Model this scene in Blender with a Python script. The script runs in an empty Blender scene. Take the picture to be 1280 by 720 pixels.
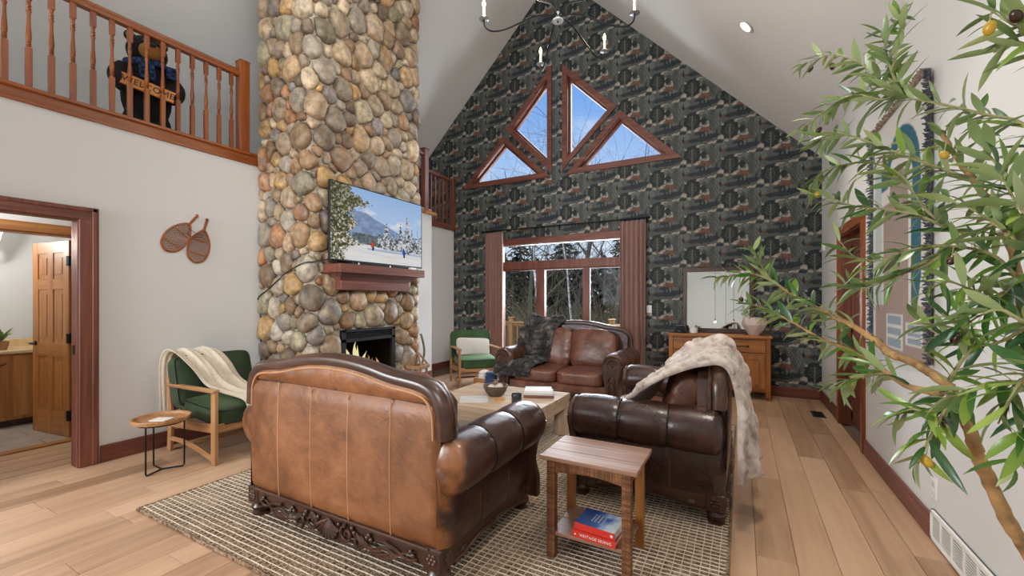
import bpy, bmesh, math, random
import numpy as np
from math import sin, cos, pi, radians, sqrt, exp, atan2
from mathutils import Vector, Matrix, Euler

C = bpy.context.scene.collection
S = bpy.context.scene
rnd = random.Random(7)
npr = np.random.default_rng(7)

# ---------------------------------------------------------------- camera
cam_d = bpy.data.cameras.new('camera')
cam = bpy.data.objects.new('camera', cam_d)
C.objects.link(cam)
cam.location = (0, 0, 1.4)
cam.rotation_euler = (pi / 2, 0, radians(28.409))
cam_d.sensor_width = 36.0
cam_d.lens = 530.39 / 1280 * 36
cam_d.shift_y = 14.6 / 1280
cam_d.clip_start = 0.05
cam_d.clip_end = 300
S.camera = cam

# ---------------------------------------------------------------- view
S.view_settings.view_transform = 'Standard'
S.view_settings.look = 'None'
S.view_settings.gamma = 1.0
S.view_settings.exposure = -0.10
S.view_settings.use_curve_mapping = False
S.cycles.use_denoising = True
S.cycles.max_bounces = 10
S.cycles.diffuse_bounces = 5
S.cycles.glossy_bounces = 4
S.cycles.transmission_bounces = 8
S.cycles.transparent_max_bounces = 12
S.cycles.sample_clamp_indirect = 6.0
S.cycles.caustics_reflective = False
S.cycles.caustics_refractive = False


# ---------------------------------------------------------------- node helper
class NT:
    def __init__(self, tree):
        self.t = tree

    def n(self, typ, **kw):
        nd = self.t.nodes.new(typ)
        for k, v in kw.items():
            if k.startswith('_'):
                setattr(nd, k[1:], v)
        for k, v in kw.items():
            if k.startswith('_'):
                continue
            key = int(k[1:]) if (k[0] == 'i' and k[1:].isdigit()) else k.replace('__', ' ')
            if isinstance(v, tuple) and len(v) == 2 and hasattr(v[0], 'outputs'):
                self.t.links.new(v[0].outputs[v[1]], nd.inputs[key])
            elif hasattr(v, 'outputs'):
                self.t.links.new(v.outputs[0], nd.inputs[key])
            else:
                nd.inputs[key].default_value = v
        return nd

    def ramp(self, fac, stops, interp='LINEAR'):
        nd = self.t.nodes.new('ShaderNodeValToRGB')
        nd.color_ramp.interpolation = interp
        el = nd.color_ramp.elements
        while len(el) < len(stops):
            el.new(0.5)
        for e, (p, c) in zip(el, stops):
            e.position = p
            e.color = (*c, 1) if len(c) == 3 else c
        src = fac if isinstance(fac, tuple) else (fac, 0)
        self.t.links.new(src[0].outputs[src[1]], nd.inputs[0])
        return nd

    def math(self, op, a, b=None, c=None):
        nd = self.t.nodes.new('ShaderNodeMath')
        nd.operation = op
        for i, v in enumerate((a, b, c)):
            if v is None:
                continue
            if isinstance(v, tuple):
                self.t.links.new(v[0].outputs[v[1]], nd.inputs[i])
            elif hasattr(v, 'outputs'):
                self.t.links.new(v.outputs[0], nd.inputs[i])
            else:
                nd.inputs[i].default_value = v
        return nd

    def mix(self, fac, a, b, mode='MIX'):
        nd = self.t.nodes.new('ShaderNodeMix')
        nd.data_type = 'RGBA'
        nd.blend_type = mode
        for idx, v in ((0, fac), (6, a), (7, b)):
            if isinstance(v, tuple) and hasattr(v[0], 'outputs'):
                self.t.links.new(v[0].outputs[v[1]], nd.inputs[idx])
            elif hasattr(v, 'outputs'):
                self.t.links.new(v.outputs[0], nd.inputs[idx])
            elif isinstance(v, tuple):
                nd.inputs[idx].default_value = (*v, 1) if len(v) == 3 else v
            else:
                nd.inputs[idx].default_value = v
        return (nd, 2)


# ---------------------------------------------------------------- world: blue sky with thin cloud
W = bpy.data.worlds.new('sky')
S.world = W
W.use_nodes = True
W.node_tree.nodes.clear()
w = NT(W.node_tree)
tc = w.n('ShaderNodeTexCoord')
sep = w.n('ShaderNodeSeparateXYZ', Vector=(tc, 'Generated'))
grad = w.ramp((sep, 2), [(0.0, (.62, .72, .80)), (.12, (.60, .75, .92)), (.45, (.155, .36, .80)), (1.0, (.08, .24, .66))])
mp = w.n('ShaderNodeMapping', Vector=(tc, 'Generated'))
mp.inputs['Scale'].default_value = (2.2, 2.2, 5.0)
mp.inputs['Location'].default_value = (0.35, 0.1, 0.55)
cl = w.n('ShaderNodeTexNoise', Vector=mp, Scale=1.3, Detail=7.0, Roughness=.62)
clr = w.ramp(cl, [(.50, (0, 0, 0)), (.75, (.9, .9, .9))])
cm = w.mix((clr, 0), (grad, 0), (.92, .94, .97))
bg = w.n('ShaderNodeBackground', Color=cm, Strength=1.15)
wo = w.n('ShaderNodeOutputWorld', Surface=bg)


# ---------------------------------------------------------------- lamps of the room and added fills
def area(name, loc, target, sx, sy, power, col=(1, 1, 1), spread=None):
    d = bpy.data.lights.new(name, 'AREA')
    d.shape = 'RECTANGLE'
    d.size, d.size_y = sx, sy
    d.energy = power
    d.color = col
    if spread:
        d.spread = spread
    o = bpy.data.objects.new(name, d)
    C.objects.link(o)
    o.location = loc
    v = Vector(target) - Vector(loc)
    o.rotation_euler = v.to_track_quat('-Z', 'Y').to_euler()
    return o


# added unseen fill for an assumed rear window (the rear gable is solid), and the daylight at the patio door
area('assumed_rear_fill', (-4.0, -4.3, 2.9), (-1.6, 4.5, 1.4), 3.4, 3.8, 110, (.94, .98, 1.0))  # added area fill standing for an assumed window; none is built
area('added_left_fill', (-4.5, -2.2, 1.9), (.9, 3.0, 1.4), 1.4, 1.4, 250, (.94, .98, 1.0))  # added unseen fill, lifts the right wall and right slope
area('added_right_fill', (.55, .0, 3.2), (-5.0, 6.2, 1.3), 1.2, .8, 36, (.96, .98, 1.0), radians(70))  # added out-of-frame fill for the recess and far wall
area('added_ceiling_fill', (-2.2, 1.6, 4.6), (-2.4, 4.2, 7.4), 2.0, 2.0, 55, (.97, .99, 1.0))  # added unseen fill, aimed up to brighten the ceiling
sun_d = bpy.data.lights.new('sun', 'SUN')
sun_d.energy = 1.3
sun_d.angle = radians(3)
sun_d.color = (1, .90, .74)
sun = bpy.data.objects.new('sun', sun_d)
C.objects.link(sun)
sun.rotation_euler = Vector((.35, .78, -.62)).to_track_quat('-Z', 'Y').to_euler()
area('patio_daylight', (-2.9, 9.1, 2.1), (-2.6, 3, 0.6), 3.4, 2.0, 450, (.86, .93, 1.0))
area('gable_daylight', (-2.95, 9.0, 5.2), (-2.4, 2.0, 1.0), 3.4, 2.0, 330, (.84, .92, 1.0))


def spot(name, loc, power, col=(1, .9, .76), size=radians(86), r=.06):
    d = bpy.data.lights.new(name, 'SPOT')
    d.energy = power
    d.color = col
    d.spot_size = size
    d.spot_blend = .8
    d.shadow_soft_size = r
    o = bpy.data.objects.new(name, d)
    C.objects.link(o)
    o.location = loc
    return o


def point(name, loc, power, col=(1, .8, .55), r=.02):
    d = bpy.data.lights.new(name, 'POINT')
    d.energy = power
    d.color = col
    d.shadow_soft_size = r
    o = bpy.data.objects.new(name, d)
    C.objects.link(o)
    o.location = loc
    return o


# recessed downlights in the sloped ceiling (only one of them is in view, the others are assumed)
for (x, y) in ((.046, 5.17), (.046, 2.2), (.046, -.8), (-1.2, -2.2)):
    spot('downlight', (x - .03, y, 4.366 - x - .08), 150)
spot('downlight', (-3.3, .8, 6.6), 300, (1, .9, .78), radians(34))  # extra unseen spot, added to brighten the left floor
# bathroom lamp, and an assumed hall lamp out of view
point('bath_lamp', (-6.9, 1.0, 2.05), 38, (1, .93, .84), .08)
point('assumed_hall_lamp', (-5.4, 1.0, 2.25), 9, (1, .97, .93), .1)
# assumed loft lamp, out of view
area('assumed_loft_light', (-6.0, -1.6, 4.2), (-6.0, 2.5, 3.4), 1.0, .8, 6, (1, .95, .88))


# ---------------------------------------------------------------- materials
def new_mat(name):
    m = bpy.data.materials.new(name)
    m.use_nodes = True
    m.node_tree.nodes.clear()
    n = NT(m.node_tree)
    out = n.n('ShaderNodeOutputMaterial')
    return m, n, out


def finish(n, out, bsdf):
    n.t.links.new(bsdf.outputs[0], out.inputs['Surface'])


def plain(name, col, rough=.5, metal=0.0, spec=.5, noise=0.0, nscale=20., bump=0.0, bscale=60., sheen=0.0, coat=0.0):
    m, n, out = new_mat(name)
    tcn = n.n('ShaderNodeTexCoord')
    b = n.n('ShaderNodeBsdfPrincipled', Roughness=rough, Metallic=metal)
    b.inputs['Specular IOR Level'].default_value = spec
    if coat:
        b.inputs['Coat Weight'].default_value = coat
        b.inputs['Coat Roughness'].default_value = .15
    if sheen:
        b.inputs['Sheen Weight'].default_value = sheen
        b.inputs['Sheen Roughness'].default_value = .5
    if noise:
        t = n.n('ShaderNodeTexNoise', Vector=(tcn, 'Object'), Scale=nscale, Detail=4.0)
        lo = tuple(c * (1 - noise) for c in col)
        hi = tuple(min(1, c * (1 + noise)) for c in col)
        r = n.ramp(t, [(.3, lo), (.7, hi)])
        n.t.links.new(r.outputs[0], b.inputs['Base Color'])
    else:
        b.inputs['Base Color'].default_value = (*col, 1)
    if bump:
        t = n.n('ShaderNodeTexNoise', Vector=(tcn, 'Object'), Scale=bscale, Detail=3.0)
        bp = n.n('ShaderNodeBump', Height=t, Strength=bump, Distance=.01)
        n.t.links.new(bp.outputs[0], b.inputs['Normal'])
    finish(n, out, b)
    return m


def wood(name, stops, axis='z', fine=22., rough=.42, bump=.12, along=1.3, rand=0.0, knots=0.0, coat=0.0, saw=0.0):
    """grain stretched along one object axis; rand = per-object tone change"""
    m, n, out = new_mat(name)
    tcn = n.n('ShaderNodeTexCoord')
    oi = n.n('ShaderNodeObjectInfo')
    off = n.n('ShaderNodeVectorMath', _operation='SCALE', i0=(1.0, 1.0, 1.0))
    mul = n.math('MULTIPLY', (oi, 'Random'), 37.0)
    n.t.links.new(mul.outputs[0], off.inputs['Scale'])
    add = n.n('ShaderNodeVectorMath', _operation='ADD', i0=(tcn, 'Object'), i1=off)
    mp_ = n.n('ShaderNodeMapping', Vector=add)
    sc = [fine, fine, fine]
    sc['xyz'.index(axis)] = along
    mp_.inputs['Scale'].default_value = sc
    t1 = n.n('ShaderNodeTexNoise', Vector=mp_, Scale=1.0, Detail=6.0, Roughness=.62, Distortion=.6)
    mp2 = n.n('ShaderNodeMapping', Vector=add)
    sc2 = [fine * .28] * 3
    sc2['xyz'.index(axis)] = along * .45
    mp2.inputs['Scale'].default_value = sc2
    t2 = n.n('ShaderNodeTexNoise', Vector=mp2, Scale=1.0, Detail=3.0, Distortion=1.8)
    f = n.math('ADD', n.math('MULTIPLY', t1, .55), n.math('MULTIPLY', t2, .45))
    if rand:
        f = n.math('ADD', f, n.math('MULTIPLY', n.math('SUBTRACT', (oi, 'Random'), .5), rand))
    r = n.ramp(f, stops)
    col = (r, 0)
    if knots:
        kn = n.n('ShaderNodeTexVoronoi', Vector=add, Scale=5.5)
        kr = n.ramp(kn, [(.045, (1, 1, 1)), (.12, (0, 0, 0))])
        col = n.mix(n.math('MULTIPLY', kr, knots), col, tuple(c * .25 for c in stops[0][1]))
    if saw:
        mp3 = n.n('ShaderNodeMapping', Vector=add)
        sc3 = [6., 6., 6.]
        sc3['xyz'.index(axis)] = 75.
        mp3.inputs['Scale'].default_value = sc3
        t3 = n.n('ShaderNodeTexNoise', Vector=mp3, Scale=1.0, Detail=2.0)
        kr = n.ramp(t3, [(.42, (1, 1, 1)), (.60, (0, 0, 0))])
        col = n.mix(n.math('MULTIPLY', kr, saw), col, tuple(c * .35 for c in stops[0][1]))
    b = n.n('ShaderNodeBsdfPrincipled', Roughness=rough)
    if coat:
        b.inputs['Coat Weight'].default_value = coat
        b.inputs['Coat Roughness'].default_value = .2
    n.t.links.new(col[0].outputs[col[1]], b.inputs['Base Color'])
    bp = n.n('ShaderNodeBump', Height=t1, Strength=bump, Distance=.004)
    n.t.links.new(bp.outputs[0], b.inputs['Normal'])
    finish(n, out, b)
    return m


def leather(name, stops, rough=(.28, .5), scale=3.2, wr=.35, coat=.15):
    m, n, out = new_mat(name)
    tcn = n.n('ShaderNodeTexCoord')
    t1 = n.n('ShaderNodeTexNoise', Vector=(tcn, 'Object'), Scale=scale, Detail=6.0, Roughness=.6, Distortion=.8)
    t2 = n.n('ShaderNodeTexNoise', Vector=(tcn, 'Object'), Scale=scale * 5, Detail=5.0, Roughness=.65)
    f = n.math('ADD', n.math('MULTIPLY', t1, .68), n.math('MULTIPLY', t2, .32))
    r = n.ramp(f, stops)
    b = n.n('ShaderNodeBsdfPrincipled', Base__Color=r)
    rr = n.n('ShaderNodeMapRange', Value=t1)
    rr.inputs['From Min'].default_value = .3
    rr.inputs['From Max'].default_value = .7
    rr.inputs['To Min'].default_value = rough[0]
    rr.inputs['To Max'].default_value = rough[1]
    n.t.links.new(rr.outputs[0], b.inputs['Roughness'])
    b.inputs['Coat Weight'].default_value = coat
    b.inputs['Coat Roughness'].default_value = .25
    # soft creases plus fine pores
    cr = n.n('ShaderNodeTexNoise', Vector=(tcn, 'Object'), Scale=9.0, Detail=3.0, Distortion=2.2)
    po = n.n('ShaderNodeTexVoronoi', Vector=(tcn, 'Object'), Scale=260.0)
    bp1 = n.n('ShaderNodeBump', Height=cr, Strength=wr, Distance=.02)
    bp2 = n.n('ShaderNodeBump', Height=po, Strength=.08, Distance=.002, Normal=bp1)
    n.t.links.new(bp2.outputs[0], b.inputs['Normal'])
    finish(n, out, b)
    return m


def velvet(name, col, sheencol):
    m, n, out = new_mat(name)
    tcn = n.n('ShaderNodeTexCoord')
    t = n.n('ShaderNodeTexNoise', Vector=(tcn, 'Object'), Scale=5.0, Detail=4.0)
    r = n.ramp(t, [(.3, tuple(c * .65 for c in col)), (.7, tuple(c * 1.3 for c in col))])
    b = n.n('ShaderNodeBsdfPrincipled', Base__Color=r, Roughness=.75)
    b.inputs['Sheen Weight'].default_value = .6
    b.inputs['Sheen Roughness'].default_value = .35
    b.inputs['Sheen Tint'].default_value = (*sheencol, 1)
    finish(n, out, b)
    return m


def emis(name, col, strength, attr=None):
    m, n, out = new_mat(name)
    e = n.n('ShaderNodeEmission', Strength=strength)
    if attr:
        a = n.n('ShaderNodeAttribute', _attribute_name=attr)
        n.t.links.new(a.outputs['Color'], e.inputs['Color'])
    else:
        e.inputs['Color'].default_value = (*col, 1)
    finish(n, out, e)
    return m


def attr_mat(name, attr='Col', rough=.7, nz=0.0, nscale=60, bump=0.0, bscale=60., spec=.5):
    m, n, out = new_mat(name)
    a = n.n('ShaderNodeAttribute', _attribute_name=attr)
    b = n.n('ShaderNodeBsdfPrincipled', Roughness=rough)
    b.inputs['Specular IOR Level'].default_value = spec
    col = (a, 'Color')
    tcn = n.n('ShaderNodeTexCoord')
    if nz:
        t = n.n('ShaderNodeTexNoise', Vector=(tcn, 'Object'), Scale=nscale, Detail=5.0, Roughness=.65)
        r = n.ramp(t, [(.3, (1 - nz,) * 3), (.7, (1 + nz * .6,) * 3)])
        col = n.mix(1.0, col, (r, 0), 'MULTIPLY')
    n.t.links.new(col[0].outputs[col[1]], b.inputs['Base Color'])
    if bump:
        t = n.n('ShaderNodeTexNoise', Vector=(tcn, 'Object'), Scale=bscale, Detail=4.0)
        bp = n.n('ShaderNodeBump', Height=t, Strength=bump, Distance=.01)
        n.t.links.new(bp.outputs[0], b.inputs['Normal'])
    finish(n, out, b)
    return m


def glass_mat(name, tint=(1, 1, 1), fac=.9):
    m, n, out = new_mat(name)
    tr = n.n('ShaderNodeBsdfTransparent')
    tr.inputs['Color'].default_value = (*tint, 1)
    gl = n.n('ShaderNodeBsdfGlossy', Roughness=.03)
    fr = n.n('ShaderNodeFresnel', IOR=1.07)
    mx = n.n('ShaderNodeMixShader', i0=fr, i1=tr, i2=gl)
    finish(n, out, mx)
    return m


M = {}
M['wall'] = plain('wall_paint', (.69, .69, .68), .85, bump=.03, bscale=180)
M['ceil'] = plain('ceiling_paint', (.76, .76, .75), .9, bump=.03, bscale=150)
M['bath_wall'] = plain('bath_paint', (.62, .64, .66), .8)
RW = [(.30, (.074, .021, .0125)), (.5, (.168, .052, .032)), (.7, (.265, .096, .061))]
for a_ in 'xyz':
    M['redwood_' + a_] = wood('red_stained_wood_' + a_, RW, a_, 30, .5, coat=.03)
    M['oak_' + a_] = wood('honey_oak_' + a_, [(.3, (.23, .082, .018)), (.5, (.38, .155, .040)), (.7, (.52, .24, .072))], a_, 26, .42, coat=.15)
    M['rail_' + a_] = wood('amber_rail_wood_' + a_, [(.3, (.12, .026, .005)), (.5, (.27, .066, .010)), (.7, (.42, .120, .020))], a_, 24, .34, coat=.3)
    M['chair_' + a_] = wood('ash_chair_wood_' + a_, [(.3, (.24, .105, .04)), (.5, (.40, .20, .085)), (.7, (.54, .30, .14))], a_, 28, .45)
    M['pale_' + a_] = wood('pale_table_wood_' + a_, [(.3, (.33, .215, .13)), (.5, (.52, .37, .25)), (.7, (.66, .51, .37))], a_, 24, .5)
    M['rustic_' + a_] = wood('rustic_pine_' + a_, [(.3, (.12, .038, .007)), (.5, (.31, .108, .019)), (.7, (.47, .19, .042))], a_, 18, .45, knots=.8)
    M['sawn_' + a_] = wood('sawn_barn_wood_' + a_, [(.3, (.10, .035, .012)), (.5, (.25, .10, .035)), (.7, (.40, .18, .07))], a_, 30, .55, bump=.3, saw=.6)
    M['dark_' + a_] = wood('dark_carved_wood_' + a_, [(.3, (.020, .008, .005)), (.5, (.055, .021, .012)), (.72, (.13, .055, .028))], a_, 24, .35, coat=.25)
    M['deck_' + a_] = wood('deck_wood_' + a_, [(.3, (.13, .065, .022)), (.5, (.22, .12, .045)), (.7, (.30, .175, .075))], a_, 20, .6)
M['barn_top'] = wood('barn_wood_top', [(.3, (.15, .065, .036)), (.5, (.30, .160, .105)), (.7, (.46, .30, .22))], 'x', 34, .42, bump=.25)
M['plank'] = wood('oak_floor_plank', [(.20, (.26, .150, .085)), (.42, (.44, .272, .168)), (.58, (.53, .338, .215)), (.80, (.61, .415, .275))], 'y', 15, .36, bump=.06, along=.9, rand=.36, knots=.12)
M['subfloor'] = plain('floor_joint', (.16, .09, .055), .7)
M['lea_dark'] = leather('dark_brown_leather', [(.3, (.016, .0060, .0050)), (.5, (.037, .0135, .010)), (.66, (.080, .029, .019)), (.8, (.14, .055, .034))], (.22, .38), wr=.16, coat=.3)
M['lea_mid'] = leather('brown_leather', [(.3, (.036, .013, .009)), (.5, (.078, .029, .018)), (.66, (.14, .054, .032)), (.8, (.21, .09, .052))])
M['lea_red'] = leather('chestnut_leather', [(.3, (.060, .021, .013)), (.48, (.125, .043, .025)), (.62, (.20, .075, .042)), (.8, (.30, .125, .07))])
M['lea_tan'] = leather('tan_leather', [(.32, (.105, .035, .012)), (.44, (.185, .066, .022)), (.56, (.265, .102, .036)), (.75, (.37, .16, .062))], (.40, .6), 3.0, .18, .05)
M['welt'] = plain('tan_welt', (.50, .26, .12), .5)
M['pan_steel'] = plain('brushed_steel', (.42, .45, .48), .32, .7)
M['black_metal'] = plain('black_metal', (.012, .012, .013), .38, .6)
M['black'] = plain('black_plastic', (.012, .013, .015), .35)
M['dark_metal'] = plain('dark_bronze', (.03, .022, .018), .4, .7)
M['white'] = plain('white_plastic', (.82, .81, .78), .4)
M['velvet'] = velvet('green_velvet', (.022, .042, .014), (.35, .5, .25))
M['velvet2'] = velvet('bright_green_velvet', (.030, .078, .020), (.45, .7, .35))
M['piping'] = plain('black_piping', (.008, .009, .008), .6)
M['cream_cloth'] = plain('cream_knit', (.72, .62, .48), .9, noise=.10, nscale=40, bump=.35, bscale=240, sheen=.3)
M['linen'] = plain('white_linen', (.70, .66, .60), .9, noise=.08, nscale=60, bump=.3, bscale=200)
M['navy'] = plain('navy_cloth', (.012, .035, .10), .8, noise=.5, nscale=14, bump=.3, bscale=80, sheen=.2)
M['mortar'] = plain('stone_mortar', (.43, .37, .295), .95, noise=.25, nscale=9, bump=.8, bscale=55)
M['stone'] = attr_mat('river_stone', 'Col', .5, .62, 13, .6, 24)
M['tv'] = emis('tv_picture', None, 1.0, 'Col')
M['print'] = attr_mat('wallpaper_print', 'Col', .6, .22, 110, spec=.3)
M['print_cloth'] = attr_mat('woven_print', 'Col', .9, .12, 120, .3, 220, spec=.2)
M['glass'] = glass_mat('window_glass')
M['flame'] = emis('flame', (1.0, .46, .10), 9.0)
M['flame_core'] = emis('flame_core', (1.0, .78, .36), 10.0)
M['bulb'] = emis('bulb_glow', (1.0, .72, .36), 14.0)
M['bulb_white'] = emis('lamp_glow', (1.0, .90, .76), 9.0)
M['shade'] = emis('lit_glass_shade', (1.0, .93, .82), 2.2)
M['mirror'] = plain('mirror_silver', (.86, .90, .90), .01, 1.0)
M['curtain'] = plain('mauve_curtain', (.29, .150, .120), .75, noise=.12, nscale=30, bump=.15, bscale=200, sheen=.35)
M['curtain_edge'] = plain('curtain_lining', (.55, .42, .34), .8)
M['ceramic'] = plain('white_ceramic', (.70, .68, .64), .25)
M['bowl'] = plain('brown_bowl', (.105, .065, .048), .55, noise=.3, nscale=30, bump=.3, bscale=90)
M['ball'] = plain('pale_ball', (.52, .44, .36), .8, noise=.35, nscale=22, bump=.6, bscale=50)
M['pink'] = plain('blush_planter', (.62, .50, .44), .6, noise=.06, nscale=8)
M['felt'] = plain('black_felt', (.010, .011, .014), .9, sheen=.3)
M['paper'] = plain('page_paper', (.78, .76, .70), .8)
M['cover_grey'] = plain('pale_book_cover', (.58, .57, .55), .5, noise=.12, nscale=7)
M['cover_white'] = plain('white_book_cover', (.76, .75, .73), .5)
M['cover_brown'] = plain('brown_book_cover', (.16, .07, .045), .5)
M['red'] = plain('red_cover', (.62, .035, .022), .42)
M['white_ink'] = plain('white_ink', (.85, .84, .80), .6)
M['black_ink'] = plain('burnt_letter', (.018, .010, .008), .7)
M['tile'] = plain('bath_tile', (.36, .31, .27), .4, noise=.15, nscale=5)
M['counter'] = plain('vanity_counter', (.60, .44, .24), .25, noise=.12, nscale=40)
M['bark'] = plain('olive_bark', (.33, .19, .075), .8, noise=.45, nscale=26, bump=.8, bscale=45)
M['twig'] = plain('olive_twig', (.30, .27, .12), .7, noise=.2, nscale=30)
M['bear'] = plain('black_plush', (.0045, .0045, .006), .95, noise=.5, nscale=50, bump=1.0, bscale=90)
M['muzzle'] = plain('tan_plush', (.42, .20, .055), .9, bump=.6, bscale=110)
M['sign'] = wood('carved_sign_wood', [(.3, (.42, .13, .022)), (.5, (.62, .24, .05)), (.7, (.72, .33, .09))], 'x', 20, .45)
M['fringe'] = plain('black_white_fringe', (.10, .105, .13), .9, noise=.95, nscale=75)
M['fringe2'] = plain('brown_fringe', (.28, .21, .15), .9, noise=.7, nscale=70)
M['glass_dark'] = glass_mat('smoked_glass', (.30, .32, .34))
M['candle'] = plain('smoked_candle_glass', (.025, .033, .038), .12, coat=.5)
M['fbox'] = plain('firebox_black', (.012, .013, .015), .45)
M['log'] = plain('charred_log', (.05, .03, .02), .9, noise=.5, nscale=30, bump=.8, bscale=50)
M['ground'] = plain('forest_ground', (.10, .085, .045), .95, noise=.5, nscale=2)
M['trunk'] = plain('bare_bark', (.13, .11, .09), .9, noise=.4, nscale=6)
M['twigs'] = plain('pale_twig_bark', (.17, .145, .08), .9, noise=.3, nscale=8)
M['birch'] = plain('birch_bark', (.62, .60, .56), .8, noise=.5, nscale=9)
M['conifer'] = plain('conifer_green', (.020, .026, .011), .9, noise=.5, nscale=3)
M['lantern'] = wood('lantern_wood', [(.3, (.17, .08, .034)), (.5, (.30, .155, .068)), (.7, (.42, .235, .11))], 'z', 26, .5)


def rug_mat():
    m, n, out = new_mat('jute_weave')
    tcn = n.n('ShaderNodeTexCoord')
    mp_ = n.n('ShaderNodeMapping', Vector=(tcn, 'Object'))
    mp_.inputs['Scale'].default_value = (38., 110., 1.)
    t = n.n('ShaderNodeTexNoise', Vector=mp_, Scale=1.0, Detail=4.0, Roughness=.7)
    t2 = n.n('ShaderNodeTexNoise', Vector=(tcn, 'Object'), Scale=6., Detail=2.0)
    f = n.math('ADD', n.math('MULTIPLY', t, .8), n.math('MULTIPLY', t2, .2))
    r = n.ramp(f, [(.37, (.045, .027, .018)), (.455, (.145, .090, .057)), (.535, (.33, .225, .148)), (.66, (.56, .44, .32))])
    b = n.n('ShaderNodeBsdfPrincipled', Base__Color=r, Roughness=.95)
    b.inputs['Specular IOR Level'].default_value = .2
    bp = n.n('ShaderNodeBump', Height=t, Strength=.9, Distance=.01)
    n.t.links.new(bp.outputs[0], b.inputs['Normal'])
    finish(n, out, b)
    return m


M['rug'] = rug_mat()
M['yarn'] = plain('cream_yarn', (.62, .53, .42), .95, noise=.15, nscale=60, bump=.5, bscale=300)


def fur_mat(name, stops, scale, sheen=.5):
    m, n, out = new_mat(name)
    tcn = n.n('ShaderNodeTexCoord')
    t = n.n('ShaderNodeTexNoise', Vector=(tcn, 'Object'), Scale=scale, Detail=5.0, Roughness=.6, Distortion=.5)
    r = n.ramp(t, stops)
    b = n.n('ShaderNodeBsdfPrincipled', Base__Color=r, Roughness=.95)
    b.inputs['Sheen Weight'].default_value = sheen
    b.inputs['Sheen Roughness'].default_value = .6
    f = n.n('ShaderNodeTexNoise', Vector=(tcn, 'Object'), Scale=170., Detail=3.0)
    bp = n.n('ShaderNodeBump', Height=f, Strength=.9, Distance=.01)
    n.t.links.new(bp.outputs[0], b.inputs['Normal'])
    finish(n, out, b)
    return m


M['fur_dark'] = fur_mat('grey_brown_fur', [(.40, (.006, .005, .005)), (.51, (.026, .022, .021)), (.60, (.12, .093, .080)), (.70, (.36, .28, .23))], 6.0, .12)
M['fur_cream'] = fur_mat('cream_fur', [(.32, (.26, .19, .155)), (.46, (.50, .40, .34)), (.58, (.66, .56, .49)), (.74, (.76, .68, .61))], 10.)


def leaf_mat():
    m, n, out = new_mat('olive_leaf')
    oi = n.n('ShaderNodeObjectInfo')
    ge = n.n('ShaderNodeNewGeometry')
    rn = n.math('FRACT', n.math('ADD', (oi, 'Random'), (ge, 'Random Per Island')))
    top = n.ramp(rn, [(.0, (.018, .066, .018)), (.45, (.052, .140, .018)), (.75, (.14, .26, .026)), (1.0, (.26, .36, .06))])
    bot = n.ramp(rn, [(.0, (.16, .25, .08)), (1.0, (.42, .48, .24))])
    c = n.mix((ge, 'Backfacing'), (top, 0), (bot, 0))
    b = n.n('ShaderNodeBsdfPrincipled', Base__Color=c, Roughness=.30)
    tl = n.n('ShaderNodeBsdfTranslucent', Color=(top, 0))
    mx = n.n('ShaderNodeMixShader', i0=.18, i1=b, i2=tl)
    finish(n, out, mx)
    return m


M['leaf'] = leaf_mat()
M['olive_dark'] = plain('ripe_olive', (.045, .022, .014), .25, noise=.3, nscale=30)
M['olive_yellow'] = plain('yellow_olive', (.42, .26, .02), .3, noise=.2, nscale=30)


# ---------------------------------------------------------------- mesh helpers
def _box_topo():
    V = []
    for sx in (-1, 1):
        for sy in (-1, 1):
            for sz in (-1, 1):
                for a in range(3):
                    V.append(((sx, sy, sz), a))
    idx = {v: i for i, v in enumerate(V)}
    F = []
    for a in range(3):
        b, c = (a + 1) % 3, (a + 2) % 3
        for s in (-1, 1):
            q = []
            for (tb, t_c) in ((-1, -1), (1, -1), (1, 1), (-1, 1)):
                k = [0, 0, 0]
                k[a], k[b], k[c] = s, tb, t_c
                q.append(idx[(tuple(k), a)])
            F.append(q if s > 0 else q[::-1])
    for a in range(3):            # edge along axis a, between faces b and c
        b, c = (a + 1) % 3, (a + 2) % 3
        for sb in (-1, 1):
            for sc in (-1, 1):
                k0, k1 = [0, 0, 0], [0, 0, 0]
                k0[a], k1[a] = -1, 1
                k0[b] = k1[b] = sb
                k0[c] = k1[c] = sc
                q = [idx[(tuple(k0), b)], idx[(tuple(k1), b)], idx[(tuple(k1), c)], idx[(tuple(k0), c)]]
                F.append(q if sb * sc > 0 else q[::-1])
    for sx in (-1, 1):
        for sy in (-1, 1):
            for sz in (-1, 1):
                k = (sx, sy, sz)
                t = [idx[(k, 0)], idx[(k, 1)], idx[(k, 2)]]
                F.append(t if sx * sy * sz > 0 else t[::-1])
    return V, F


BT_V, BT_F = _box_topo()


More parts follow.
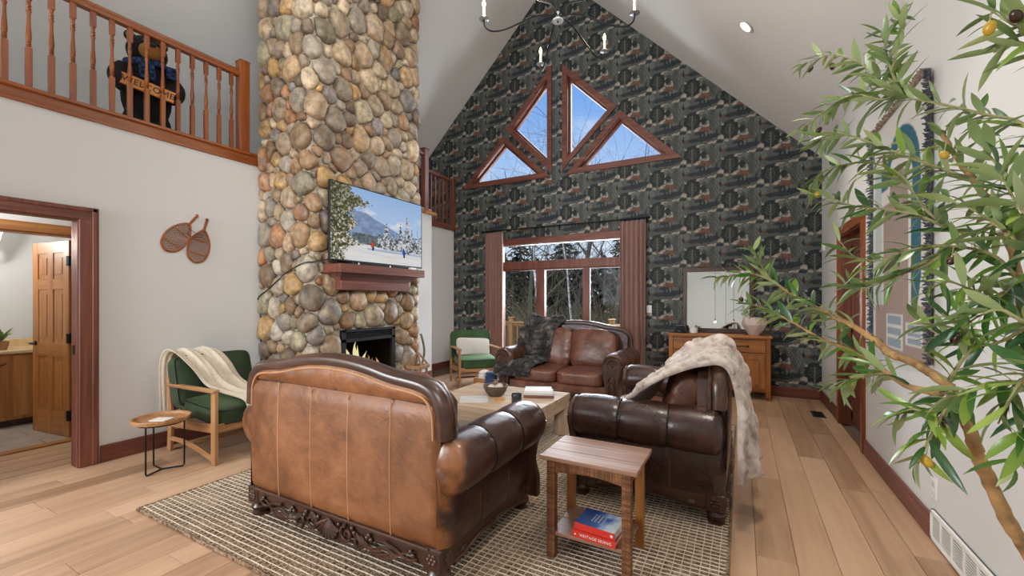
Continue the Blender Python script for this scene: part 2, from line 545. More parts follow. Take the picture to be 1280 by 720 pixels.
class MB:
    def __init__(self):
        self.v, self.f = [], []

    def add(self, vs, fs, mtx=None):
        o = len(self.v)
        if mtx is not None:
            vs = [tuple(mtx @ Vector(p)) for p in vs]
        self.v += [tuple(p) for p in vs]
        self.f += [[i + o for i in q] for q in fs]
        return self

    def box(self, c, s, b=0.003, rot=None):
        h = [x / 2 for x in s]
        b = min(b, min(h) * .49)
        vs = []
        for k, a in BT_V:
            vs.append(tuple(k[i] * (h[i] if i == a else h[i] - b) for i in range(3)))
        mt = Matrix.Translation(c)
        if rot is not None:
            mt = mt @ (rot if isinstance(rot, Matrix) else Euler(rot).to_matrix().to_4x4())
        return self.add(vs, BT_F, mt)

    def bar(self, p0, p1, wx, wy, b=.003, up=(0, 0, 1)):
        """a square bar from p0 to p1"""
        p0, p1 = Vector(p0), Vector(p1)
        d = p1 - p0
        z = d.normalized()
        u = Vector(up)
        if abs(z.dot(u)) > .97:
            u = Vector((0, 1, 0))
        x = u.cross(z).normalized()
        y = z.cross(x)
        mt = Matrix((x, y, z)).transposed().to_4x4()
        return self.box((p0 + p1) / 2, (wx, wy, d.length), b, mt)

    def tube(self, pts, r, n=8, cap=True, closed=False):
        P = [Vector(p) for p in pts]
        if callable(r):
            R = [r(i / (len(P) - 1)) for i in range(len(P))]
        elif isinstance(r, (list, tuple)):
            R = list(r)
        else:
            R = [r] * len(P)
        T = []
        L = len(P)
        for i in range(L):
            if closed:
                t = P[(i + 1) % L] - P[i - 1]
            else:
                t = P[min(i + 1, L - 1)] - P[max(i - 1, 0)]
            T.append(t.normalized() if t.length > 1e-9 else Vector((0, 0, 1)))
        u = Vector((0, 0, 1)) if abs(T[0].z) < .9 else Vector((1, 0, 0))
        x = (u - T[0] * u.dot(T[0])).normalized()
        vs, fs = [], []
        for i in range(L):
            x = (x - T[i] * x.dot(T[i]))
            x = x.normalized() if x.length > 1e-6 else T[i].orthogonal().normalized()
            y = T[i].cross(x)
            for k in range(n):
                a = 2 * pi * k / n
                vs.append(tuple(P[i] + (x * cos(a) + y * sin(a)) * R[i]))
        for i in range(L if closed else L - 1):
            j = (i + 1) % L
            for k in range(n):
                k2 = (k + 1) % n
                fs.append([i * n + k, i * n + k2, j * n + k2, j * n + k])
        if cap and not closed:
            fs.append(list(range(n))[::-1])
            fs.append([(L - 1) * n + k for k in range(n)])
        return self.add(vs, fs)

    def lathe(self, prof, n=16, c=(0, 0, 0), mtx=None):
        vs, fs = [], []
        for (r, z) in prof:
            for k in range(n):
                a = 2 * pi * k / n
                vs.append((c[0] + r * cos(a), c[1] + r * sin(a), c[2] + z))
        for i in range(len(prof) - 1):
            for k in range(n):
                k2 = (k + 1) % n
                fs.append([i * n + k, i * n + k2, (i + 1) * n + k2, (i + 1) * n + k])
        if prof[0][0] > 1e-6:
            fs.append(list(range(n))[::-1])
        if prof[-1][0] > 1e-6:
            fs.append([(len(prof) - 1) * n + k for k in range(n)])
        return self.add(vs, fs, mtx)

    def grid(self, fn, nu, nv, cu=False, cv=False, flip=False):
        vs, fs = [], []
        for i in range(nu):
            for j in range(nv):
                vs.append(tuple(fn(i / (nu if cu else nu - 1), j / (nv if cv else nv - 1))))
        for i in range(nu if cu else nu - 1):
            for j in range(nv if cv else nv - 1):
                i2, j2 = (i + 1) % nu, (j + 1) % nv
                q = [i * nv + j, i2 * nv + j, i2 * nv + j2, i * nv + j2]
                fs.append(q[::-1] if flip else q)
        return self.add(vs, fs)

    def ell(self, c, s, nu=12, nv=8, mtx=None):
        vs, fs = [], []
        vs.append((0, 0, -1))
        for j in range(1, nv):
            p = -pi / 2 + pi * j / nv
            for k in range(nu):
                a = 2 * pi * k / nu
                vs.append((cos(p) * cos(a), cos(p) * sin(a), sin(p)))
        vs.append((0, 0, 1))
        for k in range(nu):
            fs.append([0, 1 + (k + 1) % nu, 1 + k])
            e = 1 + (nv - 2) * nu
            fs.append([len(vs) - 1, e + k, e + (k + 1) % nu])
        for j in range(nv - 2):
            for k in range(nu):
                a = 1 + j * nu
                fs.append([a + k, a + (k + 1) % nu, a + nu + (k + 1) % nu, a + nu + k])
        mt = Matrix.Translation(c)
        if mtx is not None:
            mt = mt @ mtx.to_4x4()
        mt = mt @ Matrix.Diagonal((*s, 1))
        return self.add(vs, fs, mt)

    def prism(self, poly, d0, d1, axis='y', mtx=None):
        """extrude a 2D outline; axis y: poly=(x,z); axis x: poly=(y,z); axis z: poly=(x,y)"""
        n = len(poly)
        def mk(p, d):
            return {'y': (p[0], d, p[1]), 'x': (d, p[0], p[1]), 'z': (p[0], p[1], d)}[axis]
        A = sum(poly[i][0] * poly[(i + 1) % n][1] - poly[(i + 1) % n][0] * poly[i][1] for i in range(n))
        P = poly if A > 0 else poly[::-1]
        vs = [mk(p, d0) for p in P] + [mk(p, d1) for p in P]
        fs = [list(range(n))[::-1], [n + i for i in range(n)]]
        for i in range(n):
            j = (i + 1) % n
            fs.append([i, j, n + j, n + i])
        flip = (axis == 'y') != (d1 < d0)
        if flip:
            fs = [q[::-1] for q in fs]
        return self.add(vs, fs, mtx)

    def cushion(self, c, s, p=4.0, crown=.12, n=8, rot=None, up=2):
        """rounded, crowned pad"""
        h = [x / 2 for x in s]
        vs, fs = [], []
        key = {}
        def vid(q):
            kq = tuple(round(t, 5) for t in q)
            if kq not in key:
                key[kq] = len(vs)
                L = sum(abs(t) ** p for t in q) ** (1 / p)
                u = [t / L for t in q]
                o1, o2 = [k_ for k_ in range(3) if k_ != up]
                cr = 1 + crown * (1 - q[o1] ** 2) * (1 - q[o2] ** 2)
                w3 = [u[k_] * h[k_] for k_ in range(3)]
                w3[up] *= cr
                vs.append(tuple(w3))
            return key[kq]
        for a in range(3):
            b, cc = (a + 1) % 3, (a + 2) % 3
            for sg in (-1, 1):
                for i in range(n):
                    for j in range(n):
                        q = []
                        for (di, dj) in ((0, 0), (1, 0), (1, 1), (0, 1)):
                            k = [0, 0, 0]
                            k[a] = sg
                            k[b] = -1 + 2 * (i + di) / n
                            k[cc] = -1 + 2 * (j + dj) / n
                            q.append(vid(k))
                        fs.append(q if sg > 0 else q[::-1])
        mt = Matrix.Translation(c)
        if rot is not None:
            mt = mt @ (rot if isinstance(rot, Matrix) else Euler(rot).to_matrix().to_4x4())
        return self.add(vs, fs, mt)

    def mesh(self, name, mat=None, smooth=True, angle=40):
        me = bpy.data.meshes.new(name)
        me.from_pydata(self.v, [], self.f)
        if smooth:
            me.polygons.foreach_set('use_smooth', [True] * len(me.polygons))
            me.set_sharp_from_angle(angle=radians(angle))
        for m in (mat if isinstance(mat, (list, tuple)) else [mat]):
            if m is not None:
                me.materials.append(m)
        me.update()
        return me


def link(name, me, parent=None, loc=None):
    o = bpy.data.objects.new(name, me)
    C.objects.link(o)
    if parent is not None:
        o.parent = parent
    if loc is not None:
        o.location = loc
    return o


def obj(name, mb, mat, parent=None, smooth=True, angle=40, loc=None):
    if isinstance(mat, str):
        mat = M[mat]
    return link(name, mb.mesh(name, mat, smooth, angle), parent, loc)


def tag(o, label=None, cat=None, group=None, kind=None):
    if label:
        o['label'] = label
    if cat:
        o['category'] = cat
    if group:
        o['group'] = group
    if kind:
        o['kind'] = kind
    return o


def thing(name, label, cat, loc=(0, 0, 0), rz=0.0, group=None):
    o = bpy.data.objects.new(name, None)
    o.empty_display_size = .05
    C.objects.link(o)
    o.location = loc
    o.rotation_euler = (0, 0, rz)
    return tag(o, label, cat, group)


def struct(name, mb, mat, parent=None, **kw):
    o = obj(name, mb, mat, parent, **kw)
    if parent is None:
        o['kind'] = 'structure'
    return o


def copy_tree(o, parent=None):
    c = o.copy()
    C.objects.link(c)
    if parent is not None:
        c.parent = parent
    for ch in list(o.children):
        copy_tree(ch, c)
    return c


def colour(me, cols):
    """per-vertex colour attribute"""
    a = me.color_attributes.new('Col', 'FLOAT_COLOR', 'POINT')
    arr = np.ones((len(me.vertices), 4), dtype=np.float32)
    arr[:, :3] = cols
    a.data.foreach_set('color', arr.ravel())


def text_obj(name, body, size, mat, parent, mtx, depth=.002, spacing=1.0):
    cu = bpy.data.curves.new(name, 'FONT')
    cu.body = body
    cu.size = size
    cu.extrude = depth / 2
    cu.align_x = 'CENTER'
    cu.align_y = 'CENTER'
    cu.space_character = spacing
    cu.resolution_u = 3
    tmp = bpy.data.objects.new(name + '_tmp', cu)
    C.objects.link(tmp)
    dg = bpy.context.evaluated_depsgraph_get()
    me = bpy.data.meshes.new_from_object(tmp.evaluated_get(dg))
    bpy.data.objects.remove(tmp)
    bpy.data.curves.remove(cu)
    me.name = name
    me.materials.clear()
    me.materials.append(M[mat])
    me.transform(mtx)
    return link(name, me, parent)


def basis(x, y, o):
    """matrix with text x axis, y axis and origin"""
    x, y = Vector(x).normalized(), Vector(y).normalized()
    z = x.cross(y)
    m = Matrix((x, y, z)).transposed().to_4x4()
    m.translation = Vector(o)
    return m


def smoothpath(pts, k=6):
    """Catmull-Rom"""
    P = [Vector(p) for p in pts]
    P = [P[0] * 2 - P[1]] + P + [P[-1] * 2 - P[-2]]
    out = []
    for i in range(1, len(P) - 2):
        for j in range(k):
            t = j / k
            a, b, c, d = P[i - 1], P[i], P[i + 1], P[i + 2]
            out.append(.5 * ((2 * b) + (c - a) * t + (2 * a - 5 * b + 4 * c - d) * t * t + (3 * b - a - 3 * c + d) * t ** 3))
    out.append(P[-2])
    return out

# ================================================================ SETTING
XL, XR, YF, YB = -4.85, 0.986, 7.26, -4.6
XREC = -5.32                      # recessed wall beyond the fireplace
RIDGE_X, RIDGE_Z = -3.05, 7.42    # both roof slopes are 45 degrees


def roof_z(x):
    return RIDGE_Z - abs(x - RIDGE_X)


# ---- floor: sub floor plus individual planks
fl = MB().box((-1.9, 1.3, -.06), (6.9, 12.2, .09), 0)
floor = struct('floor', fl, 'subfloor', smooth=False)
pw = 0.19
plank_cache = {}
x = XL - .02
row = 0
while x < XR:
    wid = min(pw, XR - x)
    y = -.5 - rnd.random() * 1.6
    far = YF
    while y < far:
        ln = rnd.choice([.9, 1.2, 1.5, 1.8, 2.1])
        y1 = min(y + ln, far)
        if y1 > .3 and y1 - y > .08:
            key = (round(wid, 3), round(y1 - y, 2))
            if key not in plank_cache:
                plank_cache[key] = MB().box((0, 0, -.0085), (wid - .0022, key[1] - .002, .017), .0016).mesh('plank', M['plank'], False)
            link('plank', plank_cache[key], floor, (x + wid / 2, (y + y1) / 2, -.0008 + rnd.uniform(-.0003, .0003)))
        y = y1
    x += pw
    row += 1
# hall floor of the same oak beyond the doorway
for k in range(5):
    m_ = MB().box((0, 0, -.0085), (.18, 1.7, .017), .0016)
    obj('plank', m_, 'plank', floor, smooth=False, loc=(-4.965 - .19 * k, 1.05, -.001))

# ---- left wall (with doorway), strip beyond the chimney, recess
D0, D1, DH = .48, 1.393, 2.075
wl = MB()
wl.box((XL - .06, (YB + D0) / 2, 1.45), (.12, D0 - YB, 2.9), 0)
wl.box((XL - .06, (D0 + D1) / 2, (DH + 2.9) / 2), (.12, D1 - D0, 2.9 - DH), 0)
wl.box((XL - .06, (D1 + 5.96) / 2, 1.45), (.12, 5.96 - D1, 2.9), 0)
struct('wall_left', wl, 'wall', smooth=False)
wr = MB()
wr.box((XREC - .06, (5.9 + YF) / 2, 1.42), (.12, YF - 5.9, 2.84), 0)
wr.box(((XREC + XL) / 2 - .06, 5.90, 1.42), (XL - XREC + .0, .12, 2.84), 0)
struct('wall_recess', wr, 'wall', smooth=False)
# ---- right wall with door opening
RD0, RD1, RDH = 4.98, 5.98, 2.11
wr = MB()
wr.box((XR + .06, (YB + RD0) / 2, 1.75), (.12, RD0 - YB, 3.5), 0)
wr.box((XR + .06, (RD0 + RD1) / 2, (RDH + 3.5) / 2), (.12, RD1 - RD0, 3.5 - RDH), 0)
wr.box((XR + .06, (RD1 + YF) / 2, 1.75), (.12, YF - RD1, 3.5), 0)
struct('wall_right', wr, 'wall', smooth=False)
# ---- unseen rear gable that closes the room
wb = MB().prism([(-7.6, -.1), (1.1, -.1), (1.1, 3.32), (RIDGE_X, 7.5), (-7.6, 2.92)], YB - .12, YB, 'y')
struct('wall_rear', wb, 'wall', smooth=False)

# ---- ceilings
cr = MB().prism([(RIDGE_X, RIDGE_Z), (XR + .14, roof_z(XR + .14)), (XR + .14, roof_z(XR + .14) + .14), (RIDGE_X, RIDGE_Z + .14)], YB - .1, YF + .2, 'y')
struct('ceiling', cr, 'ceil', smooth=False)
cl_ = MB().prism([(RIDGE_X, RIDGE_Z), (-7.55, roof_z(-7.55)), (-7.55, roof_z(-7.55) + .14), (RIDGE_X, RIDGE_Z + .14)], YB - .1, YF + .2, 'y')
struct('ceiling', cl_, 'ceil', smooth=False)

# ---- loft floor, knee wall
lf = MB()
lf.box(((-7.6 + XL) / 2, (YB + 5.96) / 2, 2.95), (XL + 7.6, 5.96 - YB, .10), 0)
lf.box(((-7.6 + XREC) / 2, (5.96 + YF) / 2, 2.88), (XREC + 7.6, YF - 5.96, .09), 0)
struct('loft_floor', lf, 'wall', smooth=False)
kw = MB().box((-7.16, 1.3, 3.2), (.1, 12, .6), 0)
struct('wall_loft', kw, 'wall', smooth=False)

# ---- wallpapered gable wall
TRI = [  # outer outline, opening outline of the four gable lights (x,z)
    [(-5.10, 3.67), (-4.10, 4.60), (-3.10, 3.67)],
    [(-4.05, 4.72), (-3.085, 5.73), (-3.085, 3.74)],
    [(-2.875, 5.70), (-1.885, 4.71), (-2.875, 3.76)],
    [(-1.825, 4.635), (-.835, 3.67), (-2.80, 3.67)],
]
PX0, PX1, PZ1 = -4.20, -1.62, 2.54


def in_tri(px_, pz_, T):
    s = None
    ok = np.ones(px_.shape, bool)
    A = sum(T[i][0] * T[(i + 1) % 3][1] - T[(i + 1) % 3][0] * T[i][1] for i in range(3))
    for i in range(3):
        (x0, z0), (x1, z1) = T[i], T[(i + 1) % 3]
        c = ((x1 - x0) * (pz_ - z0) - (z1 - z0) * (px_ - x0)) * (1 if A > 0 else -1)
        ok &= c > .035 * math.hypot(x1 - x0, z1 - z0)
    return ok


def wallpaper_tile(u, v):
    """flat woodland print; u right, v up, both 0..1 in one repeat"""
    def wrap(a):
        return (a + .5) % 1.0 - .5
    beige, rust = np.array((.300, .262, .220)), np.array((.135, .066, .044))
    mid, mid2 = np.array((.072, .080, .076)), np.array((.110, .117, .108))
    dark, navy = np.array((.016, .021, .024)), np.array((.022, .028, .034))
    col = np.broadcast_to(mid, u.shape + (3,)).copy()

    def near(cx, cz):            # nearest copy of a motif in the dropped repeat
        n = np.round(u - cx)
        return u - cx - n, wrap(v + .42 * n - cz)

    def put(mask, c):
        col[mask] = c

    def el(cx, cz, rx, rz, lob=0, amp=0.0, ph=0.0):
        du, dv = near(cx, cz)
        a = np.arctan2(dv / rz, du / rx)
        r = 1 + amp * (.6 * np.sin(lob * a + ph + cx * 9) + .4 * np.sin((lob * 2 - 5) * a + cz * 17) + .3 * np.sin(4 * a + cx * 5))
        return (du / rx) ** 2 + (dv / rz) ** 2 < r * r
    hatch = (np.sin((u * 90 + v * 40)) > .2)
    # pale clearings
    for (cx, cz, rx, rz) in ((.50, .86, .13, .055), (.52, .62, .06, .13), (.02, .78, .07, .12), (.05, .46, .10, .06), (.70, .43, .15, .05), (.86, .93, .11, .035), (.40, .36, .13, .045), (.18, .34, .10, .035)):
        put(el(cx, cz, rx, rz, 5, .25), beige)
    # grey-green tree bands
    for (cx, cz, rx, rz, c) in ((.05, .20, .16, .11, mid2), (.95, .33, .12, .16, mid), (.62, .80, .17, .10, mid2), (.12, .93, .13, .07, mid),
                                (.42, .16, .20, .10, mid), (.70, .18, .16, .09, mid2)):
        put(el(cx, cz, rx, rz, 11, .08), c)
    # rust hills
    put(el(.66, .335, .21, .075), rust)
    put(el(.10, .06, .12, .04), rust * .8)
    # dark scrub rows
    for (cx, cz, rx, rz) in ((.58, .06, .24, .075), (.84, .12, .16, .07), (.30, .05, .16, .06), (.48, .24, .13, .05), (.02, .335, .10, .05)):
        put(el(cx, cz, rx, rz, 13, .13), navy)
    # pointed dark firs
    for (cx, cz) in ((.50, .17), (.60, .21), (.70, .16), (.02, .12), (.93, .20)):
        du, dv = near(cx, cz)
        put((dv > -.08) & (dv < .12) & (np.abs(du) < (.12 - dv) * .22 * (1 + .35 * np.sin(dv * 130))), dark)
    # tall columnar trees with hatched bark
    for (cx, cz, rx, rz, c) in ((.80, .58, .085, .30, mid), (.93, .56, .075, .22, mid2), (.60, .66, .075, .15, mid)):
        m_ = el(cx, cz, rx, rz, 17, .05)
        put(m_, c)
        put(m_ & hatch, c * .55)
    put(el(.58, .60, .075, .10, 9, .08), dark)
    # small pale gaps
    for (cx, cz, rx, rz) in ((.70, .54, .022, .045), (.47, .41, .05, .022), (.72, .91, .04, .02)):
        put(el(cx, cz, rx, rz, 5, .2), beige)
    # the big round tree
    put(el(.27, .64, .23, .27, 9, .09), dark)
    lite = np.array((.105, .105, .088))
    du, dv = near(.27, .64)
    put((np.abs(du) < .012) & (dv > -.33) & (dv < .17), lite)
    for k, h0 in enumerate((-.16, -.08, 0.0, .07)):
        br_ = np.abs(dv - h0 - np.abs(du) * .95) < .011
        put(br_ & (np.abs(du) < .14 - .018 * k), lite * .9)
    # broken leaf texture of the print
    g = np.random.default_rng(4).random((50, 50))
    k = g[(np.floor(u * 50).astype(int)) % 50, (np.floor(v * 50).astype(int)) % 50]
    return col * (.76 + .90 * k)[..., None]


def build_wallpaper():
    T = .53
    h = T / 50
    x0, x1 = -7.2, XR + .01
    nx = int((x1 - x0) / h) + 1
    nz = int(7.45 / h) + 1
    xs = x0 + np.arange(nx) * h
    zs = -.02 + np.arange(nz) * h
    X, Z = np.meshgrid(xs, zs, indexing='ij')
    U = (X + 0.30) / T
    colu = np.floor(U)
    V = Z / T + .42 * colu + .1
    cols = wallpaper_tile(U % 1.0, V % 1.0)
    cx, cz = X[:-1, :-1] + h / 2, Z[:-1, :-1] + h / 2
    keep = cz < RIDGE_Z - np.abs(cx - RIDGE_X) + .05
    keep &= (cx > XREC - .03) | (cz > 2.86)
    keep &= ~((cx > PX0 + .03) & (cx < PX1 - .03) & (cz < PZ1 - .03))
    for Tt in TRI:
        keep &= ~in_tri(cx, cz, Tt)
    idx = (np.arange(nx)[:, None] * nz + np.arange(nz)[None, :])
    a, b, c, d = idx[:-1, :-1][keep], idx[1:, :-1][keep], idx[1:, 1:][keep], idx[:-1, 1:][keep]
    used = np.zeros(nx * nz, bool)
    for q in (a, b, c, d):
        used[q] = True
    remap = np.cumsum(used) - 1
    vs = np.stack([X.ravel(), np.full(X.size, YF), Z.ravel()], 1)[used]
    quads = remap[np.stack([a, b, c, d], 1)]
    me = bpy.data.meshes.new('wall_far')
    me.vertices.add(len(vs))
    me.vertices.foreach_set('co', vs.ravel().astype(np.float32))
    me.loops.add(quads.size)
    me.loops.foreach_set('vertex_index', quads.ravel().astype(np.int32))
    me.polygons.add(len(quads))
    me.polygons.foreach_set('loop_start', (np.arange(len(quads)) * 4).astype(np.int32))
    me.update(calc_edges=True)
    colour(me, cols.reshape(-1, 3)[used])
    me.materials.append(M['print'])
    o = link('wall_far', me)
    o['kind'] = 'structure'
    return o


wall_far = build_wallpaper()
# solid backing behind the paper, cut away at the openings
back = MB()
yb0, yb1 = YF + .015, YF + .14
back.box(((XREC - .1 + PX0) / 2, (yb0 + yb1) / 2, 1.8), (PX0 - XREC + .1, yb1 - yb0, 3.66), 0)
back.box(((PX1 + XR + .1) / 2, (yb0 + yb1) / 2, 1.8), (XR + .1 - PX1, yb1 - yb0, 3.66), 0)
back.box(((PX0 + PX1) / 2, (yb0 + yb1) / 2, (PZ1 + 3.63) / 2), (PX1 - PX0, yb1 - yb0, 3.63 - PZ1), 0)
back.box((-2.98, (yb0 + yb1) / 2, 4.7), (.18, yb1 - yb0, 2.2), 0)
back.prism([(-3.06, 3.69), (-4.02, 4.63), (-4.0, 4.71), (-3.07, 3.80)], yb0, yb1, 'y')
back.prism([(-2.89, 3.70), (-2.87, 3.80), (-1.92, 4.74), (-1.86, 4.66)], yb0, yb1, 'y')
back.prism([(-5.5, 3.62), (-5.09, 3.66), (-4.06, 4.62), (-4.08, 4.70), (-3.07, 5.72), (-2.89, 5.72), (-1.89, 4.72), (-1.83, 4.66), (-.83, 3.66),
            (1.0, 3.62), (1.0, 3.5), (RIDGE_X, 7.5), (-5.7, 4.9)], yb0, yb1, 'y')
back.box((-6.3, (yb0 + yb1) / 2, 3.9), (2.0, yb1 - yb0, 2.2), 0)
struct('gable_backing', back, 'wall', wall_far, smooth=False)


# ---- gable windows
def offset_poly(P, d):
    n = len(P)
    A = sum(P[i][0] * P[(i + 1) % n][1] - P[(i + 1) % n][0] * P[i][1] for i in range(n))
    if A < 0:
        P = P[::-1]
    out = []
    for i in range(n):
        p0, p1, p2 = P[i - 1], P[i], P[(i + 1) % n]
        def nrm(a, b):
            l = math.hypot(b[0] - a[0], b[1] - a[1])
            return (-(b[1] - a[1]) / l, (b[0] - a[0]) / l)
        n1, n2 = nrm(p0, p1), nrm(p1, p2)
        k = 1 + n1[0] * n2[0] + n1[1] * n2[1]
        out.append((p1[0] + d * (n1[0] + n2[0]) / k, p1[1] + d * (n1[1] + n2[1]) / k))
    return P, out


def ring(mb, P, d0, d1, y0, y1):
    """a mitred frame between two inset outlines"""
    Po, A = offset_poly(P, d0)
    _, B = offset_poly(P, d1)
    n = len(A)
    for i in range(n):
        j = (i + 1) % n
        mb.prism([A[i], A[j], B[j], B[i]], y0, y1, 'y')


for k, T in enumerate(TRI):
    f = MB()
    ring(f, T, 0, .085, YF - .03, YF + .012)
    wn = struct('window_%d' % (k + 1), f, 'redwood_x', smooth=False)
    f = MB()
    ring(f, T, .075, .098, YF - .012, YF + .13)
    ring(f, T, .09, .135, YF + .07, YF + .125)
    obj('window_sash', f, 'redwood_z', wn, smooth=False)
    _, G = offset_poly(T, .12)
    g = MB().prism(G, YF + .10, YF + .106, 'y')
    obj('pane', g, 'glass', wn, smooth=False)

# ---- patio window / sliding door
f = MB()
yy = YF - .015
f.box(((PX0 + PX1) / 2, yy, PZ1 - .02), (PX1 - PX0 + .1, .05, .115), .004)
f.box((PX0 - .02, yy, PZ1 / 2 - .04), (.10, .05, PZ1 - .1), .004)
f.box((PX1 + .02, yy, PZ1 / 2 - .04), (.10, .05, PZ1 - .1), .004)
win = struct('window_5', f, 'redwood_x', smooth=False)
f = MB()
f.box(((PX0 + PX1) / 2, YF + .06, PZ1 - .075), (PX1 - PX0, .12, .03), .003)
f.box(((PX0 + PX1) / 2, YF + .06, 2.06), (PX1 - PX0, .13, .15), .004)
f.box(((PX0 + PX1) / 2, YF + .06, .03), (PX1 - PX0, .13, .06), .004)
for xx, wd in ((PX0 + .03, .07), (-3.33, .17), (-2.44, .115), (PX1 - .03, .07)):
    f.box((xx, YF + .06, 1.02), (wd, .10, 1.96), .004)
for xx in (PX0 + .02, PX1 - .02):
    f.box((xx, YF + .06, 2.3), (.05, .12, .4), .004)
obj('window_frame', f, 'redwood_z', win, smooth=False)
f = MB()
for (xa, xb) in ((PX0 + .06, -3.41), (-3.25, -2.49), (-2.385, PX1 - .06)):
    f.box(((xa + xb) / 2, YF + .07, .10), (xb - xa, .05, .09), .003)
    f.box(((xa + xb) / 2, YF + .07, 1.975), (xb - xa, .05, .03), .003)
obj('window_rail', f, 'redwood_x', win, smooth=False)
f = MB().box((-2.372, YF + .045, 1.02), (.018, .02, 1.9), .002)
tag(obj('weather_strip', f, 'white', win), 'white strip beside the mullion')
for (xa, xb, za, zb) in ((PX0 + .05, -3.41, .14, 1.98), (-3.25, -2.49, .14, 1.98), (-2.385, PX1 - .05, .14, 1.98), (PX0 + .04, PX1 - .04, 2.12, 2.46)):
    g = MB().box(((xa + xb) / 2, YF + .07, (za + zb) / 2), (xb - xa, .006, zb - za), 0)
    obj('pane', g, 'glass', win, smooth=False)


# ---- baseboards
def base(name, p0, p1, axis, h=.145):
    m_ = MB()
    t = .018
    if axis == 'y':
        m_.box((p0[0] , (p0[1] + p1[1]) / 2, h / 2), (t, p1[1] - p0[1], h), .004)
    else:
        m_.box(((p0[0] + p1[0]) / 2, p0[1], h / 2), (p1[0] - p0[0], t, h), .004)
    return struct(name, m_, 'redwood_' + axis)


base('baseboard_left', (XL + .009, 1.52), (XL + .009, 2.86), 'y')
base('baseboard_strip', (XL + .009, 4.72), (XL + .009, 5.96), 'y')
base('baseboard_recess', (XREC + .009, 5.97), (XREC + .009, 7.25), 'y')
base('baseboard_far', (-1.55, YF - .009), (XR, YF - .009), 'x')
base('baseboard_far_left', (XREC, YF - .009), (PX0 - .08, YF - .009), 'x')
base('baseboard_right', (XR - .009, 3.34), (XR - .009, RD0 - .10), 'y')
base('baseboard_right_far', (XR - .009, RD1 + .10), (XR - .009, 7.25), 'y')

# ---- left doorway: red casing, jamb, latch
t1 = MB()
t1.box((XL + .012, D1 + .055, (DH + .1) / 2), (.026, .125, DH + .10), .006)
t1.box((XL + .012, D0 - .055, (DH + .1) / 2), (.026, .125, DH + .10), .006)
trim = struct('trim_1', t1, 'redwood_z')
tt = MB().box((XL + .014, (D0 + D1) / 2, DH + .045), (.03, D1 - D0 + .23, .105), .006)
obj('head_casing', tt, 'redwood_y', trim)
tt = MB()
tt.box((XL + .030, D1 + .088, (DH + .1) / 2), (.014, .03, DH + .09), .004)
tt.box((XL + .030, (D0 + D1) / 2, DH + .078), (.014, D1 - D0 + .22, .03), .004)
obj('casing_bead', tt, 'redwood_z', trim)
tt = MB()
tt.box((XL - .06, D1 - .006, DH / 2), (.13, .014, DH), .002)
tt.box((XL - .06, D0 + .006, DH / 2), (.13, .014, DH), .002)
tt.box((XL - .06, (D0 + D1) / 2, DH - .006), (.13, D1 - D0, .014), .002)
obj('jamb', tt, 'redwood_z', trim)
tt = MB().box((XL - .07, D1 - .016, .98), (.03, .012, .08), .002)
obj('strike_plate', tt, 'dark_metal', trim)

# ---- right doorway with its dark door
t2 = MB()
t2.box((XR - .010, RD0 - .045, RDH / 2 + .045), (.03, .09, RDH + .09), .005)
t2.box((XR - .010, RD1 + .045, RDH / 2 + .045), (.03, .09, RDH + .09), .005)
trim2 = struct('trim_2', t2, 'rail_z')
tt = MB().box((XR - .012, (RD0 + RD1) / 2, RDH + .05), (.034, RD1 - RD0 + .19, .10), .005)
obj('head_casing', tt, 'rail_y', trim2)
tt = MB()
tt.box((XR + .065, RD1 - .008, RDH / 2), (.15, .016, RDH), .002)
tt.box((XR + .065, RD0 + .008, RDH / 2), (.15, .016, RDH), .002)
tt.box((XR + .065, (RD0 + RD1) / 2, RDH - .008), (.15, RD1 - RD0, .016), .002)
obj('jamb', tt, 'redwood_z', trim2)
dr = MB()
dr.box((XR + .105, (RD0 + RD1) / 2, RDH / 2), (.02, RD1 - RD0 - .04, RDH - .03), .003)
for (a, b_) in ((.12, .9), (1.05, 1.95)):
    for s in (-1, 1):
        cy_ = (RD0 + RD1) / 2
        dr.box((XR + .094, cy_ + s * .42, (a + b_) / 2), (.02, .10, b_ - a + .16), .003)
        dr.box((XR + .094, cy_, (a + b_) / 2), (.02, .10, b_ - a + .16), .003)
    for zz in (a, b_):
        dr.box((XR + .094, (RD0 + RD1) / 2, zz), (.02, .9, .10), .003)
door2 = struct('door_2', dr, 'redwood_z', smooth=False)
kb = MB().ell((XR + .055, RD0 + .10, .98), (.025, .028, .028))
tag(obj('door_knob', kb, 'dark_metal', door2), 'dark round knob')

# ---- hall and bathroom seen through the left doorway
XP = -5.82                        # partition with the second doorway
P0, P1, PH = .55, 1.70, 2.03
h = MB()
h.box((XP - .06, (P1 + 2.6) / 2, 1.3), (.12, 2.6 - P1, 2.6), 0)
h.box((XP - .06, (-.8 + P0) / 2, 1.3), (.12, P0 + .8, 2.6), 0)
h.box((XP - .06, (P0 + P1) / 2, (PH + 2.6) / 2), (.12, P1 - P0, 2.6 - PH), 0)
h.box(((XP + XL) / 2 - .06, 2.3, 1.3), (XL - XP - .12, .1, 2.6), 0)
h.box(((XP + XL) / 2 - .06, -.5, 1.3), (XL - XP - .12, .1, 2.6), 0)
struct('wall_hall', h, 'wall', smooth=False)
h = MB().box((-6.34, .9, 2.66), (2.72, 3.2, .06), 0)
struct('ceiling_hall', h, 'ceil', smooth=False)
struct('wall_bathroom', MB().box((-7.65, .9, 1.3), (.1, 3.2, 2.6), 0), 'bath_wall', smooth=False)
struct('wall_bathroom_right', MB().box((-6.74, 2.42, 1.3), (1.6, .1, 2.6), 0), 'bath_wall', smooth=False)
struct('wall_bathroom_left', MB().box((-6.74, -.6, 1.3), (1.6, .1, 2.6), 0), 'bath_wall', smooth=False)
